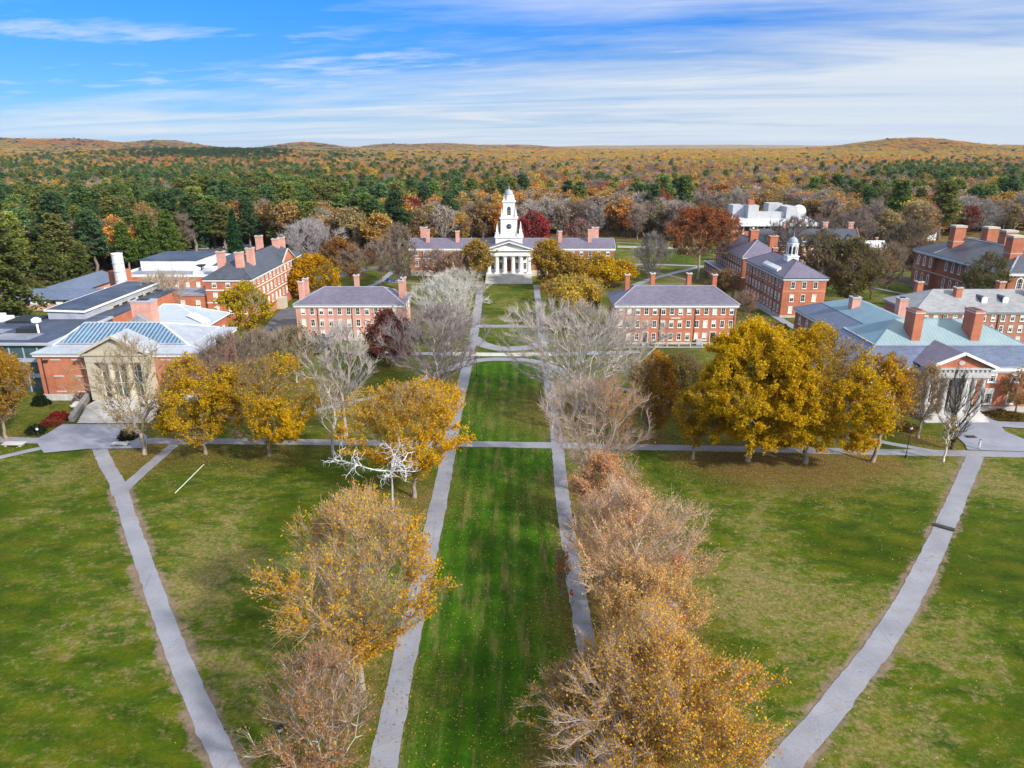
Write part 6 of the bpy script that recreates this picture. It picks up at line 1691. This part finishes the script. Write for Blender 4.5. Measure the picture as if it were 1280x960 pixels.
# fallen leaves lying on lawns and paths
def fallen_leaves():
    r = np.random.default_rng(21); C = []
    for (x, y, rad, a) in SPOTS:
        if y > 150: continue
        k = int(1100 * a * (rad / 8) ** 1.3); d = rad * np.abs(r.normal(0, .7, k)); th = r.uniform(0, 6.283, k)
        C.append(np.stack([x + d * np.cos(th), y + d * np.sin(th)], 1))
    k = 1900; C.append(np.stack([r.uniform(-9, 7, k), 46 + 90 * r.uniform(0, 1, k) ** 1.3], 1))
    k = 1800; C.append(np.stack([r.uniform(8, 60, k), r.uniform(46, 110, k)], 1))
    C = np.vstack(C); C = C[(C[:, 1] > 40) & (C[:, 1] < 165)]
    ok = ~((C[:, 0] < -64) & (C[:, 1] > 124)) & ~((C[:, 0] > 66) & (C[:, 1] > 125))
    C = C[ok]; n = len(C)
    Cc = np.c_[C, r.uniform(.13, .19, n)]
    V, F = leaf_quads(Cc, .105, r, .75, .8)
    o = link('fallen_leaves', quad_mesh('fallen_leaves', V, F, [M['leaf']], v=r.uniform(.1, 1, n)))
    o.color = (.44, .31, .09, 1)
    tag(o, 'fallen yellow leaves strewn over the lawns under the elms', 'leaves', kind='stuff')
fallen_leaves()

# ================================================================ SMALL THINGS
def metal_tree():
    """tall branching white metal sculpture: trunk with wandering bare boughs"""
    X, Y = ground(497, 668); r = np.random.default_rng(8)
    e = empty('metal_tree', (X, Y, 0), 'white bare metal tree with wandering crooked boughs among the golden elms', 'sculpture')
    def walk(p, d, L, r0, n, wander, grav=0.0):
        pts = [np.array(p, float)]; d = np.array(d, float); d /= np.linalg.norm(d)
        for k in range(n):
            d = d + r.normal(0, wander, 3) + np.array([0, 0, grav]); d /= np.linalg.norm(d); pts.append(pts[-1] + d * L / n)
        return np.array(pts), np.linspace(r0, r0 * .35, n + 1)
    segs = []
    tr, rr = walk((0, 0, 0), (.05, .1, 1), 9.5, .24, 8, .06); rr = np.linspace(.20, .12, 9); segs.append((tr, rr))
    top = tr[-1]
    mains = [((.7, .2, .55), 5.5), ((.25, .3, .9), 5.0), ((-.25, .4, .8), 4.2), ((.9, -.1, .1), 4.6), ((-.9, -.05, .06), 7.0), ((.5, -.5, .2), 4.0), ((-.5, -.4, .3), 3.2), ((.1, .6, .5), 4.5)]
    crooked = []
    for d, L in mains:
        a, b = walk(top, d, L, .115, 9, .16 if L > 6 else .30, -.03); segs.append((a, b)); crooked.append(a)
        for k in range(3, len(a)):
            for _ in range(2):
                dd = r.normal(0, 1, 3); dd[2] = abs(dd[2]) * .6 - .1
                c, q = walk(a[k], dd, r.uniform(1.0, 2.4), b[k] * .7, 6, .38, -.07); segs.append((c, q))
                if r.uniform() < .6:
                    c2, q2 = walk(c[3], r.normal(0, 1, 3), r.uniform(.6, 1.3), q[3] * .7, 4, .4, -.1); segs.append((c2, q2))
    # the long bough reaching west carries a second tangle at its end
    a = crooked[4]
    for k in (5, 6, 7, 8, 9, 9):
        for _ in range(2):
            dd = np.array([r.normal(-.5, .7), r.normal(0, .7), r.uniform(-.1, .9)])
            c, q = walk(a[k], dd, r.uniform(1.8, 3.2), .075, 8, .36, -.06); segs.append((c, q))
            for j in (3, 5, 6):
                c2, q2 = walk(c[j], r.normal(0, 1, 3), r.uniform(.7, 1.5), q[j] * .75, 4, .4, -.08); segs.append((c2, q2))
    def mesh(name, S):
        P0 = np.vstack([s[0][:-1] for s in S]); P1 = np.vstack([s[0][1:] for s in S]); a = np.concatenate([s[1][:-1] for s in S]); b = np.concatenate([s[1][1:] for s in S])
        V, F = tubes(P0, P1, a, b, 6); return quad_mesh(name, V, F, [M['steel_white']], smooth=True)
    link('trunk', mesh('trunk', segs[:1]), e); link('branches', mesh('branches', segs[1:]), e)
M['steel_white'] = surf('polished_white_steel', (.50, .50, .51), (.60, .60, .60), 1.5, .35, metal=.3)
metal_tree()

def car(x, y, rz, col, label, van=False):
    key = (col, van)
    e = empty('parked_car', (x, y, .05), label, 'car', 'cars parked around the campus', rz)
    L, W = (4.5, 1.8) if not van else (5.2, 2.0); h1 = .9 if not van else 1.1; h2 = 1.45 if not van else 2.1
    b = MB(); b.prism_y([(-L / 2, .3), (L / 2, .3), (L / 2, .62), (L / 2 - .1, .8), (L * .22, h1), (-L / 2 + .08, h1), (-L / 2, .7)], -W / 2, W / 2); b.build('body', CARM[col], e)
    b = MB(); b.frustum((-L * .44, L * .24, -W / 2 + .06, W / 2 - .06), h1 - .02, (-L * .34 if not van else -L * .43, L * .06, -W / 2 + .2, W / 2 - .2), h2 - .06); b.build('window', M['glass'], e)
    b = MB(); b.box(-L * .345 if not van else -L * .435, L * .065, -W / 2 + .19, W / 2 - .19, h2 - .065, h2); b.build('roof', CARM[col], e)
    for sx in (-1, 1):
        for sy in (-1, 1):
            b = MB(); n = 14; cx, cy = sx * L * .3, sy * (W / 2 - .08)
            ring = [(cx + .33 * math.cos(2 * math.pi * k / n), .33 + .33 * math.sin(2 * math.pi * k / n)) for k in range(n)]
            b.prism_y(ring, cy - .1, cy + .1); ring = [(cx + .18 * math.cos(2 * math.pi * k / n), .33 + .18 * math.sin(2 * math.pi * k / n)) for k in range(n)]
            b.prism_y(ring, cy - .11, cy + .11, 1); b.build('wheel', [M['dark'], M['steel']], e)
    for sy in (-1, 1):
        b = MB(); b.box(L / 2 - .04, L / 2 + .02, sy * W * .35 - .16, sy * W * .35 + .16, .6, .74); b.build('headlight', M['white'], e)
CARM = {'white': surf('white_car_paint', (.72, .72, .72), (.75, .75, .75), 1, .25), 'black': surf('black_car_paint', (.015, .015, .018), (.02, .02, .022), 1, .25), 'silver': surf('silver_car_paint', (.42, .43, .45), (.46, .47, .48), 1, .3, metal=.3),
        'red': surf('red_car_paint', (.35, .03, .03), (.4, .035, .03), 1, .3), 'blue': surf('blue_car_paint', (.03, .06, .18), (.04, .07, .2), 1, .3)}
PLACE = {'white': 'white', 'black': 'black', 'silver': 'silver', 'red': 'dark red', 'blue': 'dark blue'}
for i, (px, py, rz, col, van, where_) in enumerate([
        (1080, 332, .2, 'white', True, 'van by the white cottage'), (1092, 335, .2, 'white', False, 'car next to the white van'), (1112, 330, 1.2, 'black', False, 'car under the tall dark bare tree'),
        (1120, 333, 1.3, 'silver', False, 'car beside the black one under the bare tree'), (1128, 328, 1.2, 'white', False, 'car close to the arched window hall'), (1103, 342, .3, 'black', False, 'car on the drive bend'),
        (118, 356, .1, 'black', False, 'car near the white smoke stack'), (124, 360, .1, 'silver', False, 'car parked beside the black car near the smoke stack'),
        (255, 312, 0, 'silver', False, 'car in the lot behind the brick block'), (270, 311, 0, 'black', False, 'car in the lot behind the brick block'), (285, 310, 0, 'white', False, 'car in the lot behind the brick block'), (305, 308, 0, 'blue', False, 'car in the lot behind the brick block'),
        (690, 301, 1.57, 'silver', False, 'car in the row behind the hall roof'), (698, 301, 1.57, 'black', False, 'car in the row behind the hall roof'), (707, 301, 1.57, 'white', False, 'car in the row behind the hall roof'), (716, 301, 1.57, 'blue', False, 'car in the row behind the hall roof'), (727, 301, 1.57, 'red', False, 'car in the row behind the hall roof'),
        (1030, 432, .05, 'white', False, 'car parked between the library wing and the cupola hall'), (490, 352, .5, 'blue', False, 'car at the end of the drive by the long hall')]):
    x, y = ground(px, py); car(x, y, rz, col, f'{PLACE[col]} {where_}' if van else f'{PLACE[col]} parked {where_}', van)

def lamp(px, py, h, label):
    x, y = ground(px, py)
    e = empty('street_lamp', (x, y, 0), label, 'street lamp', 'campus path lamps')
    b = MB(); b.lathe(0, 0, [(.16, 0), (.16, .5), (.07, .6), (.055, h - .5), (.09, h - .45)], 10); b.build('post', M['dark'], e)
    b = MB(); b.lathe(0, 0, [(.1, h - .45), (.2, h - .4), (.24, h - .02), (.2, h)], 8); b.build('lamp_glass', M['white'], e)
    b = MB(); b.lathe(0, 0, [(.3, h), (.26, h + .1), (.05, h + .28), (.03, h + .4)], 10); b.build('cap', M['dark'], e)
lamp(1132, 572, 5.6, 'thin black lamp post under the leaning amber tree'); lamp(356, 958, 4.2, 'black lamp post beside the sparse elm with pale limbs')
lamp(48, 545, 1.6, 'short post lamp at the shrub bed by the gallery'); lamp(688, 490, 4.2, 'black lamp post by the silvery bare sapling'); lamp(596, 470, 4.2, 'black lamp post at the ring drive beside the straight path'); lamp(858, 329, 4.5, 'lamp post on the back lawn below the tall rust red oak')

def slab(px, py, label, w=3.0, d=1.1):
    x, y = ground(px, py); e = empty('stone_bench', (x, y, 0), label, 'bench', 'granite slab benches on the gallery plaza')
    b = MB(); b.box(-w / 2, w / 2, -d / 2, d / 2, .36, .52); b.build('seat', M['granite'], e)
    for s in (-1, 1): b = MB(); b.box(s * w * .35 - .2, s * w * .35 + .2, -d * .4, d * .4, 0, .358); b.build('leg', M['granite'], e)
slab(18, 557, 'pale granite slab bench on the small grass island', 3.6, 1.4); slab(151, 557, 'pale granite slab bench on the plaza below the gallery portico', 2.8, 1.1)

# fence before the orange dormitory
e = empty('rail_fence', (45, 180, 0), 'low white rail fence in front of the orange brick dormitory', 'fence')
b = MB(); b.box(-10.5, 8.0, -.07, .07, 1.0, 1.22); b.build('rail', M['cream'], e)
for k in range(7):
    b = MB(); b.box(-10.4 + 3.05 * k - .13, -10.4 + 3.05 * k + .13, -.13, .13, 0, 1.3); b.build('post', M['cream'], e)
# low wall at the foot of the woods behind the right lawn
(xa, ya), (xb, yb) = ground(772, 309.5), ground(884, 312)
b = MB(); b.bar((xa, ya, .5), (xb, yb, .5), .5, 1.0); tag(b.build('stone_wall', M['granite']), 'low grey stone wall along the back lawn under the woods', 'wall')

# white pole lying across the lawn, dark mat on the curved path
(xa, ya), (xb, yb) = ground(219, 617), ground(255, 581)
b = MB(); b.tube((xa, ya, .09), (xb, yb, .09), .055); tag(b.build('white_pole', M['white']), 'long white pole lying on the lawn near the forked path', 'pole')
x, y = ground(1179, 659)
L = PATHS[6][0]; kk = int(np.argmin(np.hypot(L[:, 0] - x, L[:, 1] - y))); dx, dy = L[kk + 1] - L[kk - 1]; dl = math.hypot(dx, dy); dx, dy = dx / dl, dy / dl
b = MB(); z = .15
for w, hh in ((1.0, .055), (.7, .085)): b.bar((L[kk][0] - dy * 1.25, L[kk][1] + dx * 1.25, z + hh / 2 - .02), (L[kk][0] + dy * 1.25, L[kk][1] - dx * 1.25, z + hh / 2 - .02), w, hh)
tag(b.build('cable_ramp', M['dark']), 'black rubber ramp laid across the curved path', 'ramp')

# small red machine under the rosy elm
def red_machine():
    e = empty('boom_lift', (18.0, 66.6, -1.0), 'red boom lift raised into the rosy elm, red basket above a grey arm', 'lift')
    b = MB(); b.prism_y([(-1.1, 1.45), (1.0, 1.45), (1.2, 1.9), (.6, 2.5), (-.9, 2.5), (-1.2, 2.0)], -.7, .7); b.build('body', CARM['orange_red'], e)
    for s in (-1, 1): b = MB(); b.prism_y([(-1.2, 1.0), (1.2, 1.0), (1.35, 1.3), (1.2, 1.6), (-1.2, 1.6), (-1.35, 1.3)], s * .95 - .22, s * .95 + .22); b.build('track', M['dark'], e)
    b = MB(); b.bar((.3, 0, 2.5), (-1.9, .3, 5.0), .3, .3); b.bar((-1.9, .3, 5.0), (-.5, -.2, 8.3), .24, .24); b.bar((-2.3, .1, 8.15), (-.4, -.2, 8.0), .2, .22); b.build('boom', M['panel_grey'], e)
    b = MB(); x0, x1, y0, y1, z0, z1 = -.6, .9, -.95, .15, 8.2, 9.35
    b.box(x0, x1, y0, y1, z0, z0 + .12); b.box(x0, x1, y0, y0 + .06, z0 + .122, z1 - .35); b.box(x0, x1, y1 - .06, y1, z0 + .122, z1 - .35); b.box(x0, x0 + .06, y0 + .061, y1 - .061, z0 + .122, z1 - .35); b.box(x1 - .06, x1, y0 + .061, y1 - .061, z0 + .122, z1 - .35)
    for x in (x0, x1): b.bar((x, y0, z1), (x, y1, z1), .07, .07)
    for y in (y0, y1): b.bar((x0, y, z1), (x1, y, z1), .07, .07)
    for x in (x0, x1):
        for y in (y0, y1): b.bar((x, y, z0), (x, y, z1), .07, .07)
    b.build('basket', CARM['orange_red'], e)
    b = MB(); b.box(-1.15, -.65, -.5, .1, 8.4, 9.0); b.build('control_box', M['dark'], e)
CARM['orange_red'] = surf('red_orange_paint', (.55, .07, .03), (.62, .10, .045), 2, .4)
red_machine()

# shrubs: small leafy mounds by the buildings
def shrub(px, py, w, h, col, label, seed, n=1800, leaf=.22):
    x, y = ground(px, py); r = np.random.default_rng(seed)
    e = empty('shrub', (x, y, 0), label, 'shrub', 'shrubs planted beside the buildings')
    d = r.normal(size=(n, 3)); d /= np.linalg.norm(d, axis=1, keepdims=True); d[:, 2] = np.abs(d[:, 2])
    k = (.62 + .38 * r.uniform(0, 1, n)) * (1 + .15 * np.sin(5 * np.arctan2(d[:, 1], d[:, 0]) + seed) + .1 * np.sin(9 * d[:, 2]))
    C = d * k[:, None] * np.array([w / 2, w / 2 * .8, h]); C[:, 2] += .1
    V, F = leaf_quads(C, leaf, r); o = link('crown', quad_mesh('shrub_leaves', V, F, [M['leaf']], v=r.uniform(0, 1, n)), e); o.color = tuple(col) + (1,)
    a = r.uniform(0, 6.28, 9); V, F = tubes(np.zeros((9, 3)), np.stack([np.cos(a) * w * .3, np.sin(a) * w * .25, np.full(9, h * .7)], 1), np.full(9, .05), np.full(9, .02), 4)
    o = link('stems', quad_mesh('shrub_stems', V, F, [M['bark']]), e); o.color = (.13, .1, .08, 1)
shrub(52, 506, 3.6, 1.9, (.025, .035, .018), 'dark clipped evergreen shrub against the gallery foundation', 1)
shrub(74, 524, 4.2, 1.3, (.24, .03, .02), 'burgundy shrub bed beside the gallery steps', 2, 2600); shrub(64, 531, 4.0, 1.0, (.20, .045, .025), 'rusty red low shrub nearer the plaza lamp', 3)
shrub(45, 541, 3.4, 1.3, (.03, .045, .02), 'dark green low shrub by the short post lamp', 4); shrub(160, 549, 3.2, 1.6, (.03, .035, .018), 'dark round shrub at the foot of the thin leaved tan tree', 5)
shrub(102, 503, 3.4, 1.8, (.20, .17, .15), 'grey brown dried shrub at the top of the gallery steps', 6, 1500)
shrub(1255, 521, 7.5, .9, (.16, .11, .03), 'long brown shrub bed under the library windows', 7, 3200)
shrub(912, 436, 2.6, 1.4, (.06, .07, .02), 'small green shrub beside the dormitory door steps', 8); shrub(905, 433, 1.6, 1.2, (.5, .45, .2), 'pale flowering shrub by the dormitory cabinet', 9, 900)
shrub(398, 440, 7.5, 4.0, (.04, .048, .02), 'large dark evergreen shrub at the corner of the rose dormitory', 10, 5200, .35); shrub(352, 432, 5.0, 2.2, (.16, .05, .03), 'reddish hedge like shrub at the asphalt court', 11, 2600, .3)
shrub(1005, 422, 6.0, 1.8, (.12, .085, .03), 'brown shrub along the path by the cupola hall', 12, 2600, .3); shrub(975, 412, 5.0, 1.5, (.08, .075, .025), 'olive shrub at the foot of the cupola hall', 13, 2200, .3)
shrub(1040, 438, 5.0, 1.6, (.10, .09, .03), 'olive brown shrub beside the parked white car', 14, 2200, .3)
shrub(1130, 536, 5.0, 1.0, (.17, .12, .03), 'low brown shrub bed at the library path under the amber tree', 15, 2600, .25)

def boulder(px, py, s, label, seed):
    x, y = ground(px, py); r = np.random.default_rng(seed); b = MB()
    n = 10; prof = [(.2, 0), (.9, .15), (1.0, .5), (.7, .85), (.2, 1.0)]
    b.lathe(x, y, [(s * a, s * .9 * z) for a, z in prof], n)
    b.v = [(vx + r.normal(0, .09 * s), vy + r.normal(0, .09 * s), vz + r.normal(0, .05 * s)) for vx, vy, vz in b.v]
    tag(b.build('boulder', M['granite']), label, 'boulder', 'boulders beside the gallery steps')
boulder(97, 509, 1.3, 'largest grey boulder beside the gallery steps', 1); boulder(103, 502, 1.0, 'tan boulder nearest the gallery wall', 2); boulder(94, 518, .8, 'small low boulder at the burgundy shrub', 3)

# sandwich board and small sign by the library steps
def board(px, py, label):
    x, y = ground(px, py); e = empty('sandwich_board', (x, y, 0), label, 'sign', rz=.2)
    for s in (-1, 1):
        b = MB(); b.mesh([(-.4, s * .32, 0), (.4, s * .32, 0), (.4, s * .06, 1.25), (-.4, s * .06, 1.25), (-.4, s * .28, 0), (.4, s * .28, 0), (.4, s * .02, 1.25), (-.4, s * .02, 1.25)], [(0, 1, 2, 3), (7, 6, 5, 4), (0, 4, 5, 1), (1, 5, 6, 2), (2, 6, 7, 3), (3, 7, 4, 0)]); b.build('panel', M['white'], e)
board(1194, 533, 'white folding board on the library plaza behind the dark upswept tree')
x, y = ground(1213, 547); b = MB(); b.box(x - .9, x + .9, y - .5, y + .5, .16, .24); b.box(x - .6, x + .6, y - .3, y + .3, .24, .3); tag(b.build('drain_cover', M['dark']), 'dark metal drain cover in the library plaza', 'drain cover')

# ================================================================ PEOPLE
def skin_obj(name, pts, edges, radii, mat, parent, sub=2):
    me = bpy.data.meshes.new(name); me.from_pydata(pts, edges, []); o = link(name, me, parent)
    md = o.modifiers.new('skin', 'SKIN'); md.use_smooth_shade = True
    lay = me.skin_vertices[0] if me.skin_vertices else None
    if lay is None:
        bpy.context.view_layer.objects.active = o; lay = me.skin_vertices[0]
    for i, r in enumerate(radii): lay.data[i].radius = (r, r) if not isinstance(r, tuple) else r; lay.data[i].use_root = (i == 0)
    s = o.modifiers.new('sub', 'SUBSURF'); s.levels = sub; s.render_levels = sub
    me.materials.append(mat); return o
def person(px, py, rz, top, trousers, hair, label, walk=.22):
    x, y = ground(px, py); e = empty('person', (x, y, .17), label, 'person', rz=rz)
    skin = surf('skin', (.42, .25, .18), (.47, .29, .21), 3, .6); tm = surf('jacket_cloth', top, tuple(c * 1.15 for c in top), 4, .9); bm = surf('trouser_cloth', trousers, tuple(c * 1.1 for c in trousers), 4, .9); hm = surf('hair', hair, tuple(c * 1.3 for c in hair), 6, .7); shm = M['dark']
    w = walk
    P = [(0, 0, .98), (0, .0, 1.18), (0, .01, 1.42), (0, 0, 1.52), (0, -.01, 1.60), (0, -.015, 1.70),
         (-.18, 0, 1.42), (-.23, w * .5, 1.17), (-.22, w * .9 - .06, .94), (.18, 0, 1.42), (.23, -w * .5, 1.17), (.22, -w * .8 - .06, .94),
         (-.1, 0, .93), (-.11, -w * .7, .52), (-.11, -w * .8, .09), (-.11, -w * .8 - .17, .04), (.1, 0, .93), (.11, w * .4, .52), (.11, w * 1.1, .10), (.11, w * 1.1 - .16, .04)]
    E = [(0, 1), (1, 2), (2, 3), (3, 4), (4, 5), (2, 6), (6, 7), (7, 8), (2, 9), (9, 10), (10, 11), (0, 12), (12, 13), (13, 14), (14, 15), (0, 16), (16, 17), (17, 18), (18, 19)]
    R = [.14, .13, .12, .055, .09, .085, .06, .045, .03, .06, .045, .03, .085, .06, .042, .035, .085, .06, .042, .035]
    # fingers: five short chains from each palm
    for h, s in ((8, -1), (11, 1)):
        hx, hy, hz = P[h]
        for k in range(4):
            i = len(P); L = (.07, .08, .075, .06)[k]
            P += [(hx + s * .004, hy - .03 + .02 * k, hz - .09), (hx - s * .012, hy - .03 + .021 * k, hz - .09 - L)]; R += [.010, .008]; E += [(h, i), (i, i + 1)]
        i = len(P); P += [(hx - s * .01, hy - .055, hz - .06), (hx - s * .02, hy - .07, hz - .10)]; R += [.011, .009]; E += [(h, i), (i, i + 1)]
    # nose and ears
    i = len(P); P += [(0, -.115, 1.635)]; R += [.014]; E += [(4, i)]
    for s in (-1, 1): i = len(P); P += [(s * .092, .0, 1.64)]; R += [.016]; E += [(4, i)]
    skin_obj('body', P, E, R, skin, e, 2)
    q = [P[k] for k in (0, 1, 2, 6, 7, 9, 10)] + [(P[8][0], P[8][1], P[8][2] + .04), (P[11][0], P[11][1], P[11][2] + .04)]
    skin_obj('jacket', q, [(0, 1), (1, 2), (2, 3), (3, 4), (4, 7), (2, 5), (5, 6), (6, 8)], [.165, .155, .145, .08, .062, .08, .062, .05, .05], tm, e)
    q = [P[k] for k in (0, 12, 13, 14, 16, 17, 18)]
    skin_obj('trousers', q, [(0, 1), (1, 2), (2, 3), (0, 4), (4, 5), (5, 6)], [.155, .105, .08, .065, .105, .08, .065], bm, e)
    for a_, b_ in ((14, 15), (18, 19)): skin_obj('shoe', [(P[a_][0], P[a_][1] + .03, .05), (P[b_][0], P[b_][1] - .02, .045)], [(0, 1)], [.055, .05], shm, e, 1)
    skin_obj('hair', [(0, .03, 1.66), (0, .005, 1.745), (0, .06, 1.62)], [(0, 1), (0, 2)], [.10, .075, .07], hm, e, 1)
    b = MB()
    for s in (-1, 1): b.box(s * .035 - .014, s * .035 + .014, -.105, -.09, 1.655, 1.672)
    b.box(-.025, .025, -.104, -.088, 1.585, 1.593, 1); b.build('face', [M['dark'], surf('lips', (.35, .13, .11), (.38, .15, .12), 5, .6)], e)
person(714, 755, 2.6, (.55, .06, .03), (.55, .53, .5), (.09, .05, .03), 'person in a red orange jacket and pale trousers walking on the straight path')
person(1223, 562, .6, (.25, .42, .62), (.72, .70, .68), (.08, .05, .03), 'person in a light blue top and white trousers on the library plaza')
EXPOSURE = 0.85
# ================================================================ SKY, SUN, CAMERA
def make_world():
    w = bpy.data.worlds.new('World'); SC.world = w; w.use_nodes = True
    t = w.node_tree; t.nodes.clear(); N = NT(t)
    out = N.n('ShaderNodeOutputWorld'); bg = N.n('ShaderNodeBackground'); N.l(bg.outputs[0], out.inputs[0])
    sky = N.n('ShaderNodeTexSky', sky_type='NISHITA', sun_disc=False)
    sky.sun_elevation = R_(SUN_EL); sky.sun_rotation = math.atan2(SUN_D[0], SUN_D[1])
    sky.altitude = 100; sky.air_density = 1.0; sky.dust_density = .4; sky.ozone_density = 3.0
    tc = N.n('ShaderNodeTexCoord'); d = tc.outputs['Generated']
    nm = N.n('ShaderNodeVectorMath', operation='NORMALIZE'); N.l(d, nm.inputs[0])
    sp = N.n('ShaderNodeSeparateXYZ'); N.l(nm.outputs[0], sp.inputs[0]); x, y, z = sp.outputs
    # clear-air colour: deeper blue with height, then brightened overhead, out of view, for fill
    zc = N.math('MAXIMUM', z, 0.0)
    tint = N.ramp(zc, [(.0, (.30, .46, .82)), (.035, (.16, .32, .60)), (.10, (.115, .30, .59)), (.17, (.085, .335, .74)), (.30, (.10, .45, .85)), (.5, (.8, .9, 1.0))])
    tint.node.color_ramp.elements[0].color = (.30, .46, .82, 1)
    clear = N.mix(1.0, sky.outputs[0], tint, 'MULTIPLY')
    # high cloud: a layer seen in perspective, drawn out into streaks
    den = N.math('ADD', zc, .05)
    u = N.math('DIVIDE', x, den); vv = N.math('DIVIDE', y, den)
    cb = N.n('ShaderNodeCombineXYZ'); N.l(u, cb.inputs[0]); N.l(vv, cb.inputs[1]); cb.inputs[2].default_value = 5.3
    rot = N.mapr(cb.outputs[0], (1, 1, 1), (0, 0, R_(16)))
    c1 = N.noise(N.mapr(rot, (.13, .40, 1)), 1.0, 10, .62, .9)
    c2 = N.noise(N.mapr(rot, (.05, .16, 1)), 1.0, 5, .5, .4)
    c3 = N.noise(N.mapr(rot, (.9, 1.6, 1)), 1.0, 6, .62, .3)
    side = N.math('MULTIPLY_ADD', x, .31); side.node.inputs[2].default_value = .045
    low = N.ramp(zc, [(.0, .25), (.03, .18), (.075, .07), (.12, .0), (.22, .03), (.5, .28), (1.0, .34)])  # overhead stops: extra unseen cloud cover, added to lift the ambient light
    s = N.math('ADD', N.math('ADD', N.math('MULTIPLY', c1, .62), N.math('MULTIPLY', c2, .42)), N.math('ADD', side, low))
    s = N.math('ADD', s, N.math('MULTIPLY', N.math('SUBTRACT', c3, .5), .26))
    # small detached puffs low on the clear side
    c4 = N.noise(N.mapr(rot, (1.5, 2.6, 1)), 1.0, 5, .6, .2); c5 = N.noise(N.mapr(rot, (.28, .5, 1)), 1.0, 3, .5, .2)
    pf = N.math('MULTIPLY', N.ramp(N.math('ADD', N.math('MULTIPLY', c4, .6), N.math('MULTIPLY', c5, .55)), [(.60, 0.0), (.72, .55)]), N.ramp(zc, [(.03, .35), (.07, 1.0), (.12, 1.0), (.15, 0.0)]))
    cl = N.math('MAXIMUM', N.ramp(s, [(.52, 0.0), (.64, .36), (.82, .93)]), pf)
    ccol = N.mix(N.ramp(zc, [(.16, 0.0), (.45, 1.0)]), N.mix(N.ramp(c1, [(.35, 0.0), (.65, 1.0)]), (2.75, 3.15, 3.75), (3.55, 3.75, 3.95)), (5.5, 5.6, 5.7))  # overhead cloud, out of view, made brighter as fill light
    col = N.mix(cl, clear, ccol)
    gain = N.n('ShaderNodeVectorMath', operation='SCALE'); N.l(col, gain.inputs[0]); gain.inputs['Scale'].default_value = .235 / (SKY_STR * 2 ** EXPOSURE)
    col = gain.outputs[0]
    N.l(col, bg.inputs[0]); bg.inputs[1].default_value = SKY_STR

SUN_EL = 33.0
SUN_AZ = R_(132)                     # clockwise from straight ahead: behind the camera, to the right
SUN_D = (math.sin(SUN_AZ), math.cos(SUN_AZ))
SKY_STR = .13
HAZE = 3.0e-5
make_world()
sl = bpy.data.lights.new('sun', 'SUN'); sl.energy = 3.1; sl.angle = R_(3.0); sl.color = (1.0, .94, .85)
so = bpy.data.objects.new('sun', sl); COL.objects.link(so)
dv = Vector((-SUN_D[0] * math.cos(R_(SUN_EL)), -SUN_D[1] * math.cos(R_(SUN_EL)), -math.sin(R_(SUN_EL))))
so.rotation_euler = dv.to_track_quat('-Z', 'Y').to_euler()
so.location = (60, -60, 120)

cam = bpy.data.cameras.new('camera'); co = bpy.data.objects.new('camera', cam); COL.objects.link(co)
cam.sensor_width = 36; cam.sensor_fit = 'HORIZONTAL'; cam.lens = 36 * FPX / 1280
cam.clip_start = .5; cam.clip_end = 40000
co.location = (0, 0, CAM_H); co.rotation_euler = (math.pi / 2 - PITCH, 0, 0)
SC.camera = co
SC.view_settings.view_transform = 'Standard'; SC.view_settings.look = 'None'
SC.view_settings.gamma = 1.0; SC.view_settings.use_curve_mapping = False
SC.view_settings.exposure = EXPOSURE
SC.render.engine = 'CYCLES'
SC.cycles.use_denoising = True
SC.cycles.max_bounces = 6; SC.cycles.diffuse_bounces = 3; SC.cycles.transparent_max_bounces = 4
SC.cycles.use_adaptive_sampling = True

# the air: thin even haze round the whole scene
b = MB(); b.box(-9700, 9700, -170, 14300, -6, 150)
m_, N_, out_ = new_mat('haze')
pv = N_.n('ShaderNodeVolumePrincipled', ins={'Density': HAZE, 'Color': (.68, .82, 1.0, 1), 'Anisotropy': .2}); N_.l(pv.outputs[0], out_.inputs['Volume'])
ho = tag(b.build('haze', m_), 'thin pale haze over the far woods and hills', 'haze', kind='stuff')
SC.cycles.volume_bounces = 0
